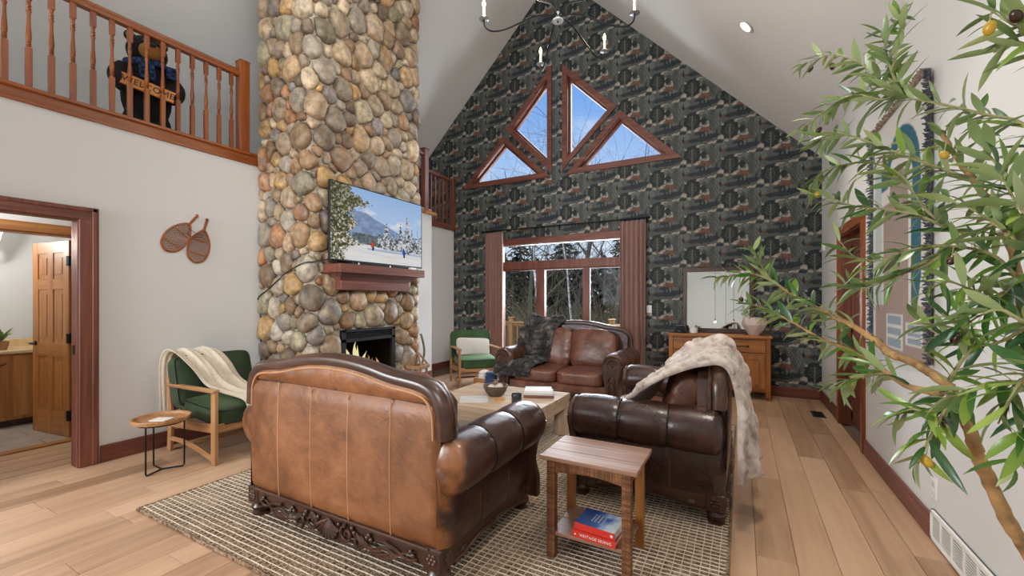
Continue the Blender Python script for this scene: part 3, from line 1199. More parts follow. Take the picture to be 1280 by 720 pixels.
h = MB().box((-6.72, .9, -.03), (1.8, 3.1, .05), 0)
bf = struct('floor_bathroom', h, 'mortar', smooth=False)
tl = MB().box((0, 0, 0), (.296, .446, .016), .003).mesh('tile', M['tile'], False)
for i in range(6):
    for j in range(5):
        link('tile', tl, bf, (-5.99 - .30 * i, -.1 + .45 * j + (.22 if i % 2 else 0), 0.0))
h = MB()
h.box((-5.88, (P0 + P1) / 2, .006), (.10, P1 - P0, .016), .005)
struct('threshold_strip', h, 'oak_y')
t3 = MB()
t3.box((XP + .012, P1 + .04, PH / 2 + .04), (.026, .09, PH + .09), .005)
t3.box((XP + .012, P0 - .04, PH / 2 + .04), (.026, .09, PH + .09), .005)
trim3 = struct('trim_3', t3, 'oak_z')
tt = MB().box((XP + .014, (P0 + P1) / 2, PH + .045), (.03, P1 - P0 + .17, .09), .005)
obj('head_casing', tt, 'oak_y', trim3)
tt = MB()
tt.box((XP - .06, P1 - .006, PH / 2), (.13, .014, PH), .002)
tt.box((XP - .06, (P0 + P1) / 2, PH - .006), (.13, P1 - P0, .014), .002)
obj('jamb', tt, 'oak_z', trim3)


def panel_door(name):
    """six-panel door, local x from the hinge (0) to the free edge (-w)"""
    w_, h_, t_ = .70, 1.99, .038
    root = MB().box((-w_ / 2, 0, h_ / 2), (w_, t_ - .016, h_), .002)
    d = obj(name, root, 'oak_z', smooth=False)
    d['kind'] = 'structure'
    st = MB()
    for xx in (-.055, -w_ / 2, -w_ + .055):
        st.box((xx, 0, h_ / 2), (.11, t_, h_), .003)
    obj('stile', st, 'oak_z', d, smooth=False)
    rl = MB()
    for zz, hh in ((.12, .24), (.87, .15), (1.55, .11), (1.93, .12)):
        rl.box((-w_ / 2, 0, zz), (w_ - .02, t_ - .001, hh), .003)
    obj('door_rail', rl, 'oak_x', d, smooth=False)
    for (za, zb) in ((.27, .765), (.975, 1.465), (1.635, 1.84)):
        for xx in (-.2025, -.4975):
            pn = MB()
            for s in (-1, 1):
                pn.box((xx, s * .012, (za + zb) / 2), (.145, .008, zb - za - .035), .0035)
            obj('door_panel', pn, 'oak_z', d, smooth=False)
    for zz in (.22, 1.0, 1.78):
        hg = MB().box((.010, -.012, zz), (.05, .045, .10), .004).tube([(.014, -.03, zz - .05), (.014, -.03, zz + .05)], .009)
        tag(obj('hinge', hg, 'black_metal', d), 'black metal hinge')
    hd = MB()
    for s in (-1, 1):
        hd.lathe([(.026, 0), (.026, .008), (.010, .012), (.010, .05)], 14, mtx=Matrix.Translation((-w_ + .065, s * .018, .93)) @ Matrix.Rotation(-s * pi / 2, 4, 'X'))
        hd.tube(smoothpath([(-w_ + .065, s * .065, .93), (-w_ + .10, s * .07, .93), (-w_ + .17, s * .062, .925)], 4), .009)
    tag(obj('door_handle', hd, 'dark_metal', d), 'dark bronze lever handle')
    return d


pd = panel_door('door_1')
pd.location = (-5.97, 1.655, .01)
pd.rotation_euler = (0, 0, radians(7))

# vanity and what stands on it
van = thing('bathroom_vanity', 'honey oak bathroom vanity with a cream counter, seen through the doorway', 'vanity', (-7.27, 1.0, 0))
obj('cabinet', MB().box((0, 0, .45), (.56, 1.9, .72), .004), 'oak_z', van, smooth=False)
obj('plinth', MB().box((-.04, 0, .045), (.48, 1.9, .09), .003), 'dark_z', van, smooth=False)
for k in range(4):
    dd = obj('door', MB().box((.288, -.71 + .47 * k, .46), (.018, .44, .66), .005), 'oak_z', van, smooth=False)
    pl = MB().tube(smoothpath([(.297, -.71 + .47 * k + .10, .715), (.325, -.71 + .47 * k + .13, .70), (.325, -.71 + .47 * k + .17, .70), (.297, -.71 + .47 * k + .20, .715)], 4), .006)
    obj('pull', pl, 'dark_metal', dd)
ct = MB().box((.01, 0, .83), (.62, 1.94, .04), .008).box((-.28, 0, .89), (.03, 1.94, .10), .006)
obj('countertop', ct, 'counter', van)
fa = MB().lathe([(.03, 0), (.03, .015), (.014, .03), (.014, .05)], 12).tube(smoothpath([(0, 0, .04), (0, 0, .15), (.05, 0, .19), (.11, 0, .17), (.12, 0, .14)], 5), .012)
fo = obj('faucet', fa, 'pink', loc=(-7.30, 1.32, .852))
tag(fo, 'pale curved faucet on the bathroom vanity counter', 'faucet')
pt = thing('potted_plant', 'small green plant in a wicker pot on the bathroom vanity', 'plant', (-7.12, 1.42, .852))
obj('pot', MB().lathe([(.045, 0), (.06, .05), (.062, .09), (.05, .09), (.045, .06)], 16), 'lantern', pt)
for k in range(30):
    a = k * 2.4
    r_ = .05 + .10 * rnd.random()
    z_ = .15 + .10 * rnd.random()
    p0, p1 = Vector((0, 0, .08)), Vector((r_ * cos(a), r_ * sin(a), z_))
    s = Vector((-sin(a), cos(a), 0)) * .013
    mid_ = (p0 + p1) / 2 + Vector((0, 0, .03))
    lf_ = MB().add([p0, mid_ - s, p1, mid_ + s, mid_ + Vector((0, 0, .004))], [[0, 1, 4], [1, 2, 4], [2, 3, 4], [3, 0, 4]])
    obj('leaf', lf_, 'leaf', pt)
bl = thing('vanity_light', 'bronze two-shade bathroom wall light with white glass shades', 'wall light', (-7.584, 1.26, 1.93))
obj('backplate', MB().box((.0, 0, 0), (.03, .30, .09), .01), 'dark_metal', bl)
for s in (-1, 1):
    aa = MB().tube(smoothpath([(.01, s * .06, 0), (.12, s * .11, -.04), (.20, s * .13, -.02), (.22, s * .13, .03)], 5), .011)
    aa.lathe([(.018, -.04), (.03, -.02), (.02, 0), (.05, .045), (.062, .06), (.055, .065)], 14, (.22, s * .13, .03))
    obj('arm', aa, 'dark_metal', bl)
    obj('lamp_shade', MB().lathe([(.05, .0), (.075, .05), (.085, .11), (.10, .17), (.093, .17), (.07, .08), (.045, .005)], 18, (.22, s * .13, .09)), 'shade', bl)
# ================================================================ FIREPLACE
FX, FY0, FY1 = -3.99, 2.925, 4.59       # mortar surface (stones stand proud of it)
FTOP = 6.60
RC = .10


def strip(u, hgt, off=0.0):
    """unfolded chimney surface -> world: u<0 side face, 0..FW front, >FW far side"""
    FW = FY1 - FY0
    if u < -RC:
        p, nrm = (FX + u, FY0), (0, -1)
    elif u < RC:
        a = (u + RC) / (2 * RC) * pi / 2
        p = (FX - RC + RC * sin(a), FY0 + RC - RC * cos(a))
        nrm = (sin(a), -cos(a))
    elif u < FW - RC:
        p, nrm = (FX, FY0 + u), (1, 0)
    elif u < FW + RC:
        a = (u - FW + RC) / (2 * RC) * pi / 2
        p = (FX - RC + RC * cos(a), FY1 - RC + RC * sin(a))
        nrm = (cos(a), sin(a))
    else:
        p, nrm = (FX - (u - FW), FY1), (0, 1)
    return (p[0] + nrm[0] * off, p[1] + nrm[1] * off, hgt)


fire = thing('stone_fireplace', 'tall river-stone chimney and fireplace rising through the sloped ceiling', 'fireplace')
FB0, FB1, FBH = 3.285, 4.124, 1.055
core = MB()
us = [-.86] + [-RC + 2 * RC * k / 6 for k in range(7)]
poly = [strip(u, 0)[:2] for u in us]
left = poly + [(FX, FB0), (FX - .45, FB0), (FX - .45, 2.925 + .2), (XL + .001, 3.3), (XL + .001, FY0)]
FW = FY1 - FY0
us2 = [FW - RC + 2 * RC * k / 6 for k in range(7)] + [FW + .86]
right = [(FX, FB1)] + [strip(u, 0)[:2] for u in us2] + [(XL + .001, FY1 - .3), (FX - .45, FY1 - .3), (FX - .45, FB1)]
core.prism(left, 0, FBH, 'z')
core.prism(right, 0, FBH, 'z')
full = poly + [strip(u, 0)[:2] for u in us2]
core.prism(full, FBH, FTOP, 'z')
core.box((-4.60, 3.75, .55), (.3, 1.2, 1.0), 0)
obj('chimney_breast', core, 'mortar', fire)

PAL = [(.42, .30, .19), (.47, .30, .13), (.40, .20, .095), (.34, .30, .26), (.25, .235, .235), (.54, .45, .34), (.17, .12, .088),
       (.30, .275, .19), (.45, .34, .24), (.50, .385, .26), (.33, .21, .13), (.44, .40, .35)]


def build_stones():
    U0, U1, H0, H1 = -.86, FW + .42, 0.0, 6.5
    pts = []
    r0 = random.Random(21)
    for (ra, rb, tries) in ((.118, .15, 500), (.092, .118, 3000), (.070, .092, 6000), (.048, .068, 9000)):
        for _ in range(tries):
            r_ = r0.uniform(ra, rb)
            u, hh = r0.uniform(U0, U1), r0.uniform(H0, H1)
            if FB0 - FY0 - .5 * r_ < u < FB1 - FY0 + .5 * r_ and hh < FBH + .5 * r_:
                continue
            ok = True
            for (pu, ph, pr) in pts:
                if ((pu - u) * 1.10) ** 2 + ((ph - hh) * .90) ** 2 < ((r_ + pr) * .84) ** 2:
                    ok = False
                    break
            if ok:
                pts.append((u, hh, r_))
    P = np.array(pts)
    big = []
    for i in range(len(P)):
        c = P[i, :2]
        d = P[:, :2] - c
        dist = np.hypot(d[:, 0], d[:, 1])
        nb = np.where((dist > 0) & (dist < .62))[0]
        cell = [(-.3, -.3), (.3, -.3), (.3, .3), (-.3, .3)]

        def clip(cell, n_, k):
            out = []
            L = len(cell)
            for a in range(L):
                p, q = cell[a], cell[(a + 1) % L]
                fp, fq = p[0] * n_[0] + p[1] * n_[1] - k, q[0] * n_[0] + q[1] * n_[1] - k
                if fp <= 0:
                    out.append(p)
                if (fp < 0 < fq) or (fq < 0 < fp):
                    t = fp / (fp - fq)
                    out.append((p[0] + (q[0] - p[0]) * t, p[1] + (q[1] - p[1]) * t))
            return out
        for j in nb:
            L2 = dist[j] ** 2
            cell = clip(cell, d[j], (L2 + P[i, 2] ** 2 - P[j, 2] ** 2) / 2)
            if len(cell) < 3:
                break
        for n_, k in (((-1, 0), c[0] - U0), ((1, 0), U1 - c[0]), ((0, -1), c[1] - H0), ((0, 1), H1 - c[1])):
            cell = clip(cell, n_, k)
        f0, f1 = FB0 - FY0, FB1 - FY0
        if c[1] < FBH + .03 and c[0] <= f0:
            cell = clip(cell, (1, 0), f0 - .004 - c[0])
        elif c[1] < FBH + .03 and c[0] >= f1:
            cell = clip(cell, (-1, 0), c[0] - f1 - .004)
        elif f0 - .1 < c[0] < f1 + .1:
            cell = clip(cell, (0, -1), c[1] - FBH - .004)
        if len(cell) < 3:
            continue
        # limit very long cells, shrink for the joint, round off
        R = P[i, 2] * 1.50
        cell = [(p[0] * min(1, R / max(1e-6, math.hypot(*p))), p[1] * min(1, R / max(1e-6, math.hypot(*p)))) for p in cell]
        cx = sum(p[0] for p in cell) / len(cell)
        cy = sum(p[1] for p in cell) / len(cell)
        mr = sum(math.hypot(p[0] - cx, p[1] - cy) for p in cell) / len(cell)
        k = max(.5, 1 - .0045 / mr)
        cell = [(cx + (p[0] - cx) * k, cy + (p[1] - cy) * k) for p in cell]
        for _ in range(2):
            nc = []
            for a in range(len(cell)):
                p, q = cell[a], cell[(a + 1) % len(cell)]
                nc += [(p[0] * .80 + q[0] * .20, p[1] * .80 + q[1] * .20), (p[0] * .20 + q[0] * .80, p[1] * .20 + q[1] * .80)]
            cell = nc
        # resample
        n_ = 14
        acc = [0]
        for a in range(len(cell)):
            p, q = cell[a], cell[(a + 1) % len(cell)]
            acc.append(acc[-1] + math.hypot(q[0] - p[0], q[1] - p[1]))
        ring_ = []
        a = 0
        for s in range(n_):
            t = acc[-1] * s / n_
            while acc[a + 1] < t:
                a += 1
            p, q = cell[a], cell[(a + 1) % len(cell)]
            k = (t - acc[a]) / max(1e-9, acc[a + 1] - acc[a])
            ring_.append((p[0] + (q[0] - p[0]) * k, p[1] + (q[1] - p[1]) * k))
        area_ = abs(sum(ring_[s][0] * ring_[(s + 1) % n_][1] - ring_[(s + 1) % n_][0] * ring_[s][1] for s in range(n_))) / 2
        if area_ < .0012:
            continue
        th = min(.095, .034 + .38 * sqrt(area_) * r0.uniform(.7, 1.05) * .6)
        lvl = [(1.0, -.03), (1.0, .16), (.95, .50), (.80, .80), (.48, .97)]
        vs, fs = [], []
        tilt = (r0.uniform(-.10, .10), r0.uniform(-.10, .10))
        for (s, hz) in lvl:
            for p in ring_:
                q = (cx + (p[0] - cx) * s, cy + (p[1] - cy) * s)
                o_ = th * hz + (tilt[0] * (q[0] - cx) + tilt[1] * (q[1] - cy)) * max(0, hz)
                vs.append(strip(c[0] + q[0], max(0.0, c[1] + q[1]), o_))
        vs.append(strip(c[0] + cx, c[1] + cy, th))
        for l_ in range(len(lvl) - 1):
            for s in range(n_):
                s2 = (s + 1) % n_
                fs.append([l_ * n_ + s, l_ * n_ + s2, (l_ + 1) * n_ + s2, (l_ + 1) * n_ + s])
        e = (len(lvl) - 1) * n_
        for s in range(n_):
            fs.append([e + s, e + (s + 1) % n_, len(vs) - 1])
        base_c = np.array(r0.choice(PAL)) * r0.uniform(.62, 1.22) * np.array((1.0, .93, .82))
        alt = np.array(r0.choice(PAL))
        ph = r0.uniform(0, 6.3)
        cols = []
        for v_ in vs:
            t = .5 + .5 * sin(v_[2] * 23 + v_[1] * 19 + v_[0] * 21 + ph)
            cols.append(base_c * (1 - .34 * t) + alt * .34 * t)
        # make sure faces point outward
        wv = strip(c[0] + cx, c[1] + cy, 1.0)
        ctr = Vector(strip(c[0] + cx, c[1] + cy, 0))
        A, B_, D_ = Vector(vs[fs[-1][0]]), Vector(vs[fs[-1][1]]), Vector(vs[fs[-1][2]])
        if (B_ - A).cross(D_ - A).dot(Vector(wv) - ctr) < 0:
            fs = [q[::-1] for q in fs]
        p_ = strip(c[0], c[1], .05)
        dep = p_[0] * -.4758 + p_[1] * .8796
        big.append((area_ / dep ** 2 * (0.0 if c[0] > FW + .08 else (.75 if c[0] < 0 else 1.0)), vs, fs, cols))
    big.sort(key=lambda t: -t[0])
    for (_, vs, fs, cols) in big[:300]:
        m_ = MB().add(vs, fs)
        me = m_.mesh('stone', M['stone'], True, 60)
        colour(me, np.array(cols))
        link('stone', me, fire)
    rest = MB()
    rc = []
    for (_, vs, fs, cols) in big[300:]:
        rest.add(vs, fs)
        rc += cols
    if rc:
        me = rest.mesh('small_stones', M['stone'], True, 60)
        colour(me, np.array(rc))
        o = link('small_stones', me, fire)
        o['kind'] = 'stuff'
    return len(big)


n_stones = build_stones()

# ---- mantel shelf
mt_ = MB()
mx0 = FX - .03
MF = -3.667
mt_.box(((mx0 + MF) / 2, (3.035 + 4.365) / 2, 1.735), (MF - mx0, 1.33, .095), .004)
man = obj('mantel_shelf', mt_, 'redwood_y', fire, smooth=False)
m_ = MB()
for k in range(7):
    a0, a1 = k / 7, (k + 1) / 7
    inset = lambda a: .145 * (a ** .6)
    xa = MF - .02 - inset(a1)
    yi = .03 + .10 * a1 ** .6
    z1, z0 = 1.688 - .08 * a0, 1.688 - .08 * a1
    m_.box(((mx0 + xa) / 2, (3.035 + 4.365) / 2, (z0 + z1) / 2), (xa - mx0, 1.33 - 2 * yi, z1 - z0 + .001), .001)
obj('mantel_cove', m_, 'redwood_y', man, smooth=False)
m_ = MB().box(((mx0 - 3.82) / 2, (3.167 + 4.245) / 2, 1.56), (-3.82 - mx0, 4.245 - 3.167, .105), .004)
obj('mantel_apron', m_, 'redwood_y', man, smooth=False)

# ---- firebox insert
fb = MB()
xi = FX + .015
fb.box((xi, FB0 + .03, FBH / 2 + .1), (.05, .06, FBH - .2), .003)
fb.box((xi, FB1 - .03, FBH / 2 + .1), (.05, .06, FBH - .2), .003)
fb.box((xi, (FB0 + FB1) / 2, FBH - .015), (.05, FB1 - FB0, .03), .003)
fb.box((xi, (FB0 + FB1) / 2, FBH - .125), (.05, FB1 - FB0, .04), .003)
fb.box((xi, (FB0 + FB1) / 2, .24), (.05, FB1 - FB0, .09), .003)
fbo = obj('firebox_frame', fb, 'fbox', fire, smooth=False)
lv = MB()
for k in range(3):
    lv.box((xi - .005, (FB0 + FB1) / 2, FBH - .045 - .022 * k), (.03, FB1 - FB0 - .12, .008), .002, (0, .5, 0))
obj('louver', lv, 'fbox', fbo, smooth=False)
bx = MB()
bx.box((FX - .39, (FB0 + FB1) / 2, .6), (.02, FB1 - FB0 - .04, .8), 0)
bx.box((FX - .2, FB0 + .02, .6), (.4, .02, .8), 0)
bx.box((FX - .2, FB1 - .02, .6), (.4, .02, .8), 0)
bx.box((FX - .2, (FB0 + FB1) / 2, FBH - .12), (.4, FB1 - FB0 - .04, .02), 0)
bx.box((FX - .2, (FB0 + FB1) / 2, .40), (.38, FB1 - FB0 - .04, .10), 0)
obj('firebox_liner', bx, 'fbox', fbo, smooth=False)
gl = MB().box((xi - .012, (FB0 + FB1) / 2, .60), (.006, FB1 - FB0 - .10, .66), 0)
obj('firebox_glass', gl, 'glass_dark', fbo, smooth=False)
for (ya, yb, z0, dx) in ((3.40, 3.95, .50, -.22), (3.45, 4.0, .49, -.12), (3.45, 3.85, .58, -.17)):
    lg = MB().tube(smoothpath([(FX + dx, ya, z0), (FX + dx + .03, (ya + yb) / 2, z0 + .03), (FX + dx - .02, yb, z0 - .01)], 5), .048, 10)
    obj('log', lg, 'log', fire)
fr = random.Random(3)
for k in range(13):
    yy_ = 3.46 + .040 * k + fr.uniform(-.02, .02)
    hh = .10 + .25 * exp(-((yy_ - 3.64) / .11) ** 2) * fr.uniform(.7, 1.05) + fr.uniform(0, .04)
    dx = fr.uniform(-.26, -.09)
    pts = [(FX + dx + .012 * sin(j * 1.3 + k), yy_ + .030 * sin(j * .9 + k * 2) * j / 6, .54 + hh * j / 6) for j in range(7)]
    rr = .040 if hh > .2 else .022
    fm = MB().tube(smoothpath(pts, 3), lambda t: max(.0015, rr * (sin(pi * min(1, t * .8 + .2)) ** .8) * (1 - t) ** .55), 8)
    obj('flame', fm, 'flame_core' if hh > .22 else 'flame', fire)
point('fire_glow', (FX - .1, 3.7, .62), 5, (1, .5, .18), .08)

# ---- television with its snowy picture
TY0, TY1, TZ0, TZ1 = 3.03, 4.495, 1.822, 2.678
tv = thing('television', 'large flat television with a snowy ski-slope picture, hung above the mantel', 'television', (-3.835, 3.762, TZ0))
tw, thh = TY1 - TY0, TZ1 - TZ0
b_ = MB()
b_.box((-.012, 0, thh / 2), (.024, tw, thh), .003)
b_.box((-.045, 0, thh * .42), (.05, tw * .7, thh * .55), .01)
obj('tv_body', b_, 'black', tv, smooth=False)
b_ = MB()
for s in (-1, 1):
    b_.box((.004, s * (tw / 2 - .004), thh / 2), (.014, .009, thh), .002)
b_.box((.004, 0, thh - .004), (.014, tw, .009), .002)
b_.box((.005, 0, .008), (.018, tw, .018), .002)
obj('bezel', b_, 'black', tv, smooth=False)
b_ = MB().box((-.07, 0, thh / 2), (.10, .5, .3), .005)
obj('wall_mount', b_, 'black_metal', tv, smooth=False)


def tv_picture():
    nx, nz = 200, 116
    u, v = np.meshgrid(np.linspace(0, 1, nx), np.linspace(0, 1, nz), indexing='ij')
    r_ = np.random.default_rng(5)

    def vnoise(su, sv, seed):
        g = np.random.default_rng(seed).random((64, 64))
        x_, y_ = u * su, v * sv
        i, j = np.floor(x_).astype(int) % 64, np.floor(y_).astype(int) % 64
        fx, fy = x_ % 1, y_ % 1
        fx, fy = fx * fx * (3 - 2 * fx), fy * fy * (3 - 2 * fy)
        i2, j2 = (i + 1) % 64, (j + 1) % 64
        return (g[i, j] * (1 - fx) + g[i2, j] * fx) * (1 - fy) + (g[i, j2] * (1 - fx) + g[i2, j2] * fx) * fy
    sky = np.stack([.30 + .25 * (1 - v), .45 + .22 * (1 - v), .72 + .10 * (1 - v)], -1)
    col = sky.copy()
    n1 = vnoise(6, 9, 1) * .6 + vnoise(14, 20, 2) * .4
    cl_ = np.clip((n1 - .45) * 4, 0, 1) * np.clip(1 - np.abs(v - .62) / .18, 0, 1)
    col = col * (1 - cl_[..., None]) + np.array((.78, .76, .76)) * cl_[..., None]
    ridge = .56 + .10 * np.sin(u * 5 + .5) + .05 * vnoise(9, 1, 3) - .10 * (u > .5) * (u - .5)
    mt2 = v < ridge
    mc = np.array((.20, .27, .42)) * (0.8 + .5 * vnoise(26, 22, 4))[..., None]
    col = np.where(mt2[..., None], mc, col)
    band = (v < .37 + .03 * vnoise(14, 1, 6)) & (u > .2)
    col = np.where(band[..., None], np.array((.10, .12, .13)) * (.6 + 1.2 * vnoise(60, 50, 7))[..., None], col)
    # snow field
    gnd = .24 - .03 * u + .015 * np.sin(u * 7)
    sn = v < gnd
    shade = .82 + .14 * vnoise(5, 60, 8)
    blue = np.clip(1 - np.abs(v - (.19 - .02 * u)) / .025, 0, 1) * (u > .35)
    sc_ = np.stack([.78 * shade - .38 * blue, .77 * shade - .30 * blue, .76 * shade - .08 * blue], -1)
    col = np.where(sn[..., None], sc_, col)
    # snowy firs
    nz1, nz2 = vnoise(110, 80, 9), vnoise(60, 45, 10)
    for (tx, tb, tt, wd) in ((.56, .20, .62, .085), (.635, .21, .47, .05), (.725, .22, .66, .06), (.81, .18, .80, .085), (.87, .19, .62, .05), (.945, .20, .58, .045), (.99, .20, .52, .04), (.48, .22, .46, .045)):
        t = (tt - v) / (tt - tb)
        wv = wd * t * (.75 + .25 * np.sin(v * 95 + tx * 40)) * (.75 + .5 * nz1)
        m_ = (t > 0) & (t < 1) & (np.abs(u - tx) < wv)
        light = np.clip((nz1 * .6 + nz2 * .4 - .38) * 4.5, 0, 1)[..., None]
        tc_ = np.array((.05, .06, .055)) * (1 - light) + np.array((.62, .64, .68)) * light
        col = np.where(m_[..., None], tc_, col)
    # near tree on the left
    ext = .27 - .10 * np.abs(np.sin(v * 11 + .6)) + .10 * (v > .62) * np.sin((v - .62) * 9) - .05 * (v < .2)
    m_ = u < ext * (.72 + .55 * nz2)
    light = np.clip((nz1 * .55 + nz2 * .45 - .52) * 5.0, 0, 1)[..., None] * np.clip(1.30 - v, 0, 1)[..., None]
    tc_ = np.array((.055, .055, .025)) * (1 - light) + np.array((.74, .70, .62)) * light
    g2 = np.clip((vnoise(70, 60, 12) - .55) * 4, 0, 1)[..., None] * (1 - light)
    tc_ = tc_ + g2 * np.array((.10, .09, .025))
    col = np.where(m_[..., None], tc_, col)
    # two skiers
    for (sx, sz, c0) in ((.405, .21, (.55, .07, .03)), (.765, .16, (.03, .07, .45))):
        m_ = (np.abs(u - sx) < .014) & (np.abs(v - sz - .04) < .035)
        col = np.where(m_[..., None], np.array(c0), col)
        m_ = (np.abs(u - sx - .004) < .010) & (np.abs(v - sz + .015) < .024)
        col = np.where(m_[..., None], np.array((.02, .02, .03)), col)
        m_ = ((u - sx) / .007) ** 2 + ((v - sz - .088) / .014) ** 2 < 1
        col = np.where(m_[..., None], np.array((.08, .05, .04)), col)
    mb = MB().grid(lambda a, b: (.0045, -tw / 2 + .008 + (tw - .016) * a, .018 + (thh - .026) * b), nx, nz)
    me = mb.mesh('screen', M['tv'], False)
    colour(me, np.clip(col.reshape(-1, 3), 0, 1))
    o = link('screen', me, tv)
    tag(o, 'lit screen showing snowy firs and two skiers')


tv_picture()
sb = thing('cable_box', 'slim black box lying on the mantel under the television', 'box', (-3.80, 3.75, 1.783))
obj('case', MB().box((0, 0, .018), (.09, .95, .036), .004), 'black', sb, smooth=False)
for yy_ in (-.40, .08, .42):
    obj('support', MB().box((.047, yy_, .018), (.004, .02, .022), .001), 'white', sb, smooth=False)
sr = obj('streaming_box', MB().box((0, 0, .013), (.06, .10, .026), .004), 'white', loc=(-3.735, 4.20, 1.783))
tag(sr, 'small white box at the right end of the mantel shelf', 'box')
cord = MB().tube(smoothpath([(-3.87, 3.08, 1.84), strip(.04, 1.80, .085), strip(-.05, 1.78, .088), strip(-.3, 1.68, .088), strip(-.6, 1.52, .082), strip(-.80, 1.42, .08), (-4.80, FY0 - .05, 1.30), (-4.815, FY0 - .03, .7), (-4.82, FY0 - .03, .3)], 8), .007, 6)
tag(obj('power_cord', cord, 'black'), 'black power cord running from the television across the stones to the wall', 'cord')


# ---- wooden lanterns and the stick beside the hearth
def lantern(name, w_, h_, label, loc):
    t = thing(name, label, 'lantern', loc, radians(12), 'wooden lanterns by the hearth')
    hb = h_ * .60
    for sx in (-1, 1):
        for sy in (-1, 1):
            obj('post', MB().box((sx * (w_ / 2 - .014), sy * (w_ / 2 - .014), hb / 2 + .02), (.026, .026, hb), .003), 'lantern', t, smooth=False)
    obj('base', MB().box((0, 0, .012), (w_ + .03, w_ + .03, .024), .003), 'lantern', t, smooth=False)
    rim = MB()
    for s in (-1, 1):
        rim.box((s * (w_ / 2 + .004), 0, hb + .035), (.03, w_ + .04, .045), .003)
        rim.box((0, s * (w_ / 2 + .004), hb + .035), (w_ - .02, .03, .045), .003)
    obj('eaves', rim, 'lantern', t, smooth=False)
    top = hb + .04 + w_ * .95
    for sx in (-1, 1):
        for sy in (-1, 1):
            obj('rafter', MB().bar((sx * w_ / 2, sy * w_ / 2, hb + .05), (0, 0, top), .022, .022), 'lantern', t, smooth=False)
    obj('finial', MB().lathe([(.012, top - .02), (.016, top), (.008, top + .02), (.007, h_)], 10), 'lantern', t)
    for s in (-1, 1):
        g = MB().box((s * (w_ / 2 - .012), 0, hb / 2 + .02), (.003, w_ - .05, hb - .03), 0)
        obj('glass_panel', g, 'glass', t, smooth=False)
    obj('candle', MB().lathe([(.03, .025), (.03, .14), (.004, .142), (.003, .155)], 12), 'cream_cloth', t)
    return t


lantern('lantern', .19, .83, 'taller wooden lantern with a pointed open roof beside the fireplace', (-3.70, 4.27, 0))
lantern('lantern', .17, .62, 'smaller wooden lantern, only its pointed roof showing over the sofa back', (-3.62, 3.90, 0))
sk = MB().tube(smoothpath([(-4.16, 4.76, 0.0), (-4.12, 4.80, .35), (-4.09, 4.86, .62), (-4.11, 4.83, .85), (-4.13, 4.82, .90)], 8), [.016] * 33, 7)
tag(obj('walking_stick', sk, 'twigs'), 'grey crooked walking stick leaning at the chimney edge', 'stick')
sk = MB().tube(smoothpath([(-4.12, 4.70, 0.0), (-4.14, 4.73, .5), (-4.15, 4.755, .9), (-4.17, 4.76, 1.17)], 8), [.013] * 25, 7)
tag(obj('walking_stick', sk, 'log'), 'dark straight walking stick leaning behind the crooked grey one', 'stick')


# ================================================================ LOFT RAILINGS
def baluster_mesh(z0, z1, w_=.036):
    m_ = MB()
    hb = .33 * (z1 - z0) / .84 * 1.0
    ht = .135
    m_.box((0, 0, z0 + hb / 2), (w_, w_, hb), .003)
    m_.box((0, 0, z1 - ht / 2), (w_, w_, ht), .003)
    a, b = z0 + hb, z1 - ht
    L = b - a
    r_ = w_ / 2
    prof = [(r_ * .9, 0), (r_ * .62, .02), (r_ * .62, .03), (r_ * .98, .045), (r_ * .6, .06), (r_ * .95, .085), (r_ * .6, .105), (r_ * .95, .13), (r_ * .65, .15), (r_ * .92, .17), (r_ * .95, .24), (r_ * .9, .30),
            (r_ * .62, .52), (r_ * .58, .68), (r_ * .75, .74), (r_ * .95, .77), (r_ * .6, .79), (r_ * .95, .82), (r_ * .6, .85), (r_ * .95, .88), (r_ * .62, .91), (r_ * .7, .97), (r_ * .9, 1.0)]
    m_.lathe([(r, a + L * t) for r, t in prof], 10)
    return m_


XB = XL - .045
rail = thing('loft_railing', 'amber wooden loft railing with turned balusters, left of the chimney', 'railing', (XB, 0, 0))
obj('floor_board', MB().box((.036, (.2 + 2.87) / 2, 2.972), (.042, 2.67, .12), .006).box((.02, (.2 + 2.87) / 2, 3.025), (.13, 2.67, .03), .005).box((.06, (.2 + 2.87) / 2, 2.925), (.012, 2.67, .028), .004), 'rail_y', rail)
hr = MB()
prof = [(-.032, -.03), (.032, -.03), (.036, .0), (.026, .012), (.03, .03), (.016, .045), (-.016, .045), (-.03, .03), (-.026, .012), (-.036, 0)]
hr.prism(prof, .2, 2.70, 'y', Matrix.Translation((0, 0, 3.90)))
obj('handrail', hr, 'rail_y', rail)
bme = baluster_mesh(3.04, 3.875).mesh('baluster', M['rail_z'], True, 40)
for k in range(19):
    yb = .37 + .1247 * k
    link('baluster', bme, rail, (0, yb, 0))
nw = MB().box((0, 2.735, 3.53), (.105, .105, 1.02), .008).box((0, 2.735, 4.045), (.112, .112, .022), .008)
obj('newel_post', nw, 'rail_z', rail)

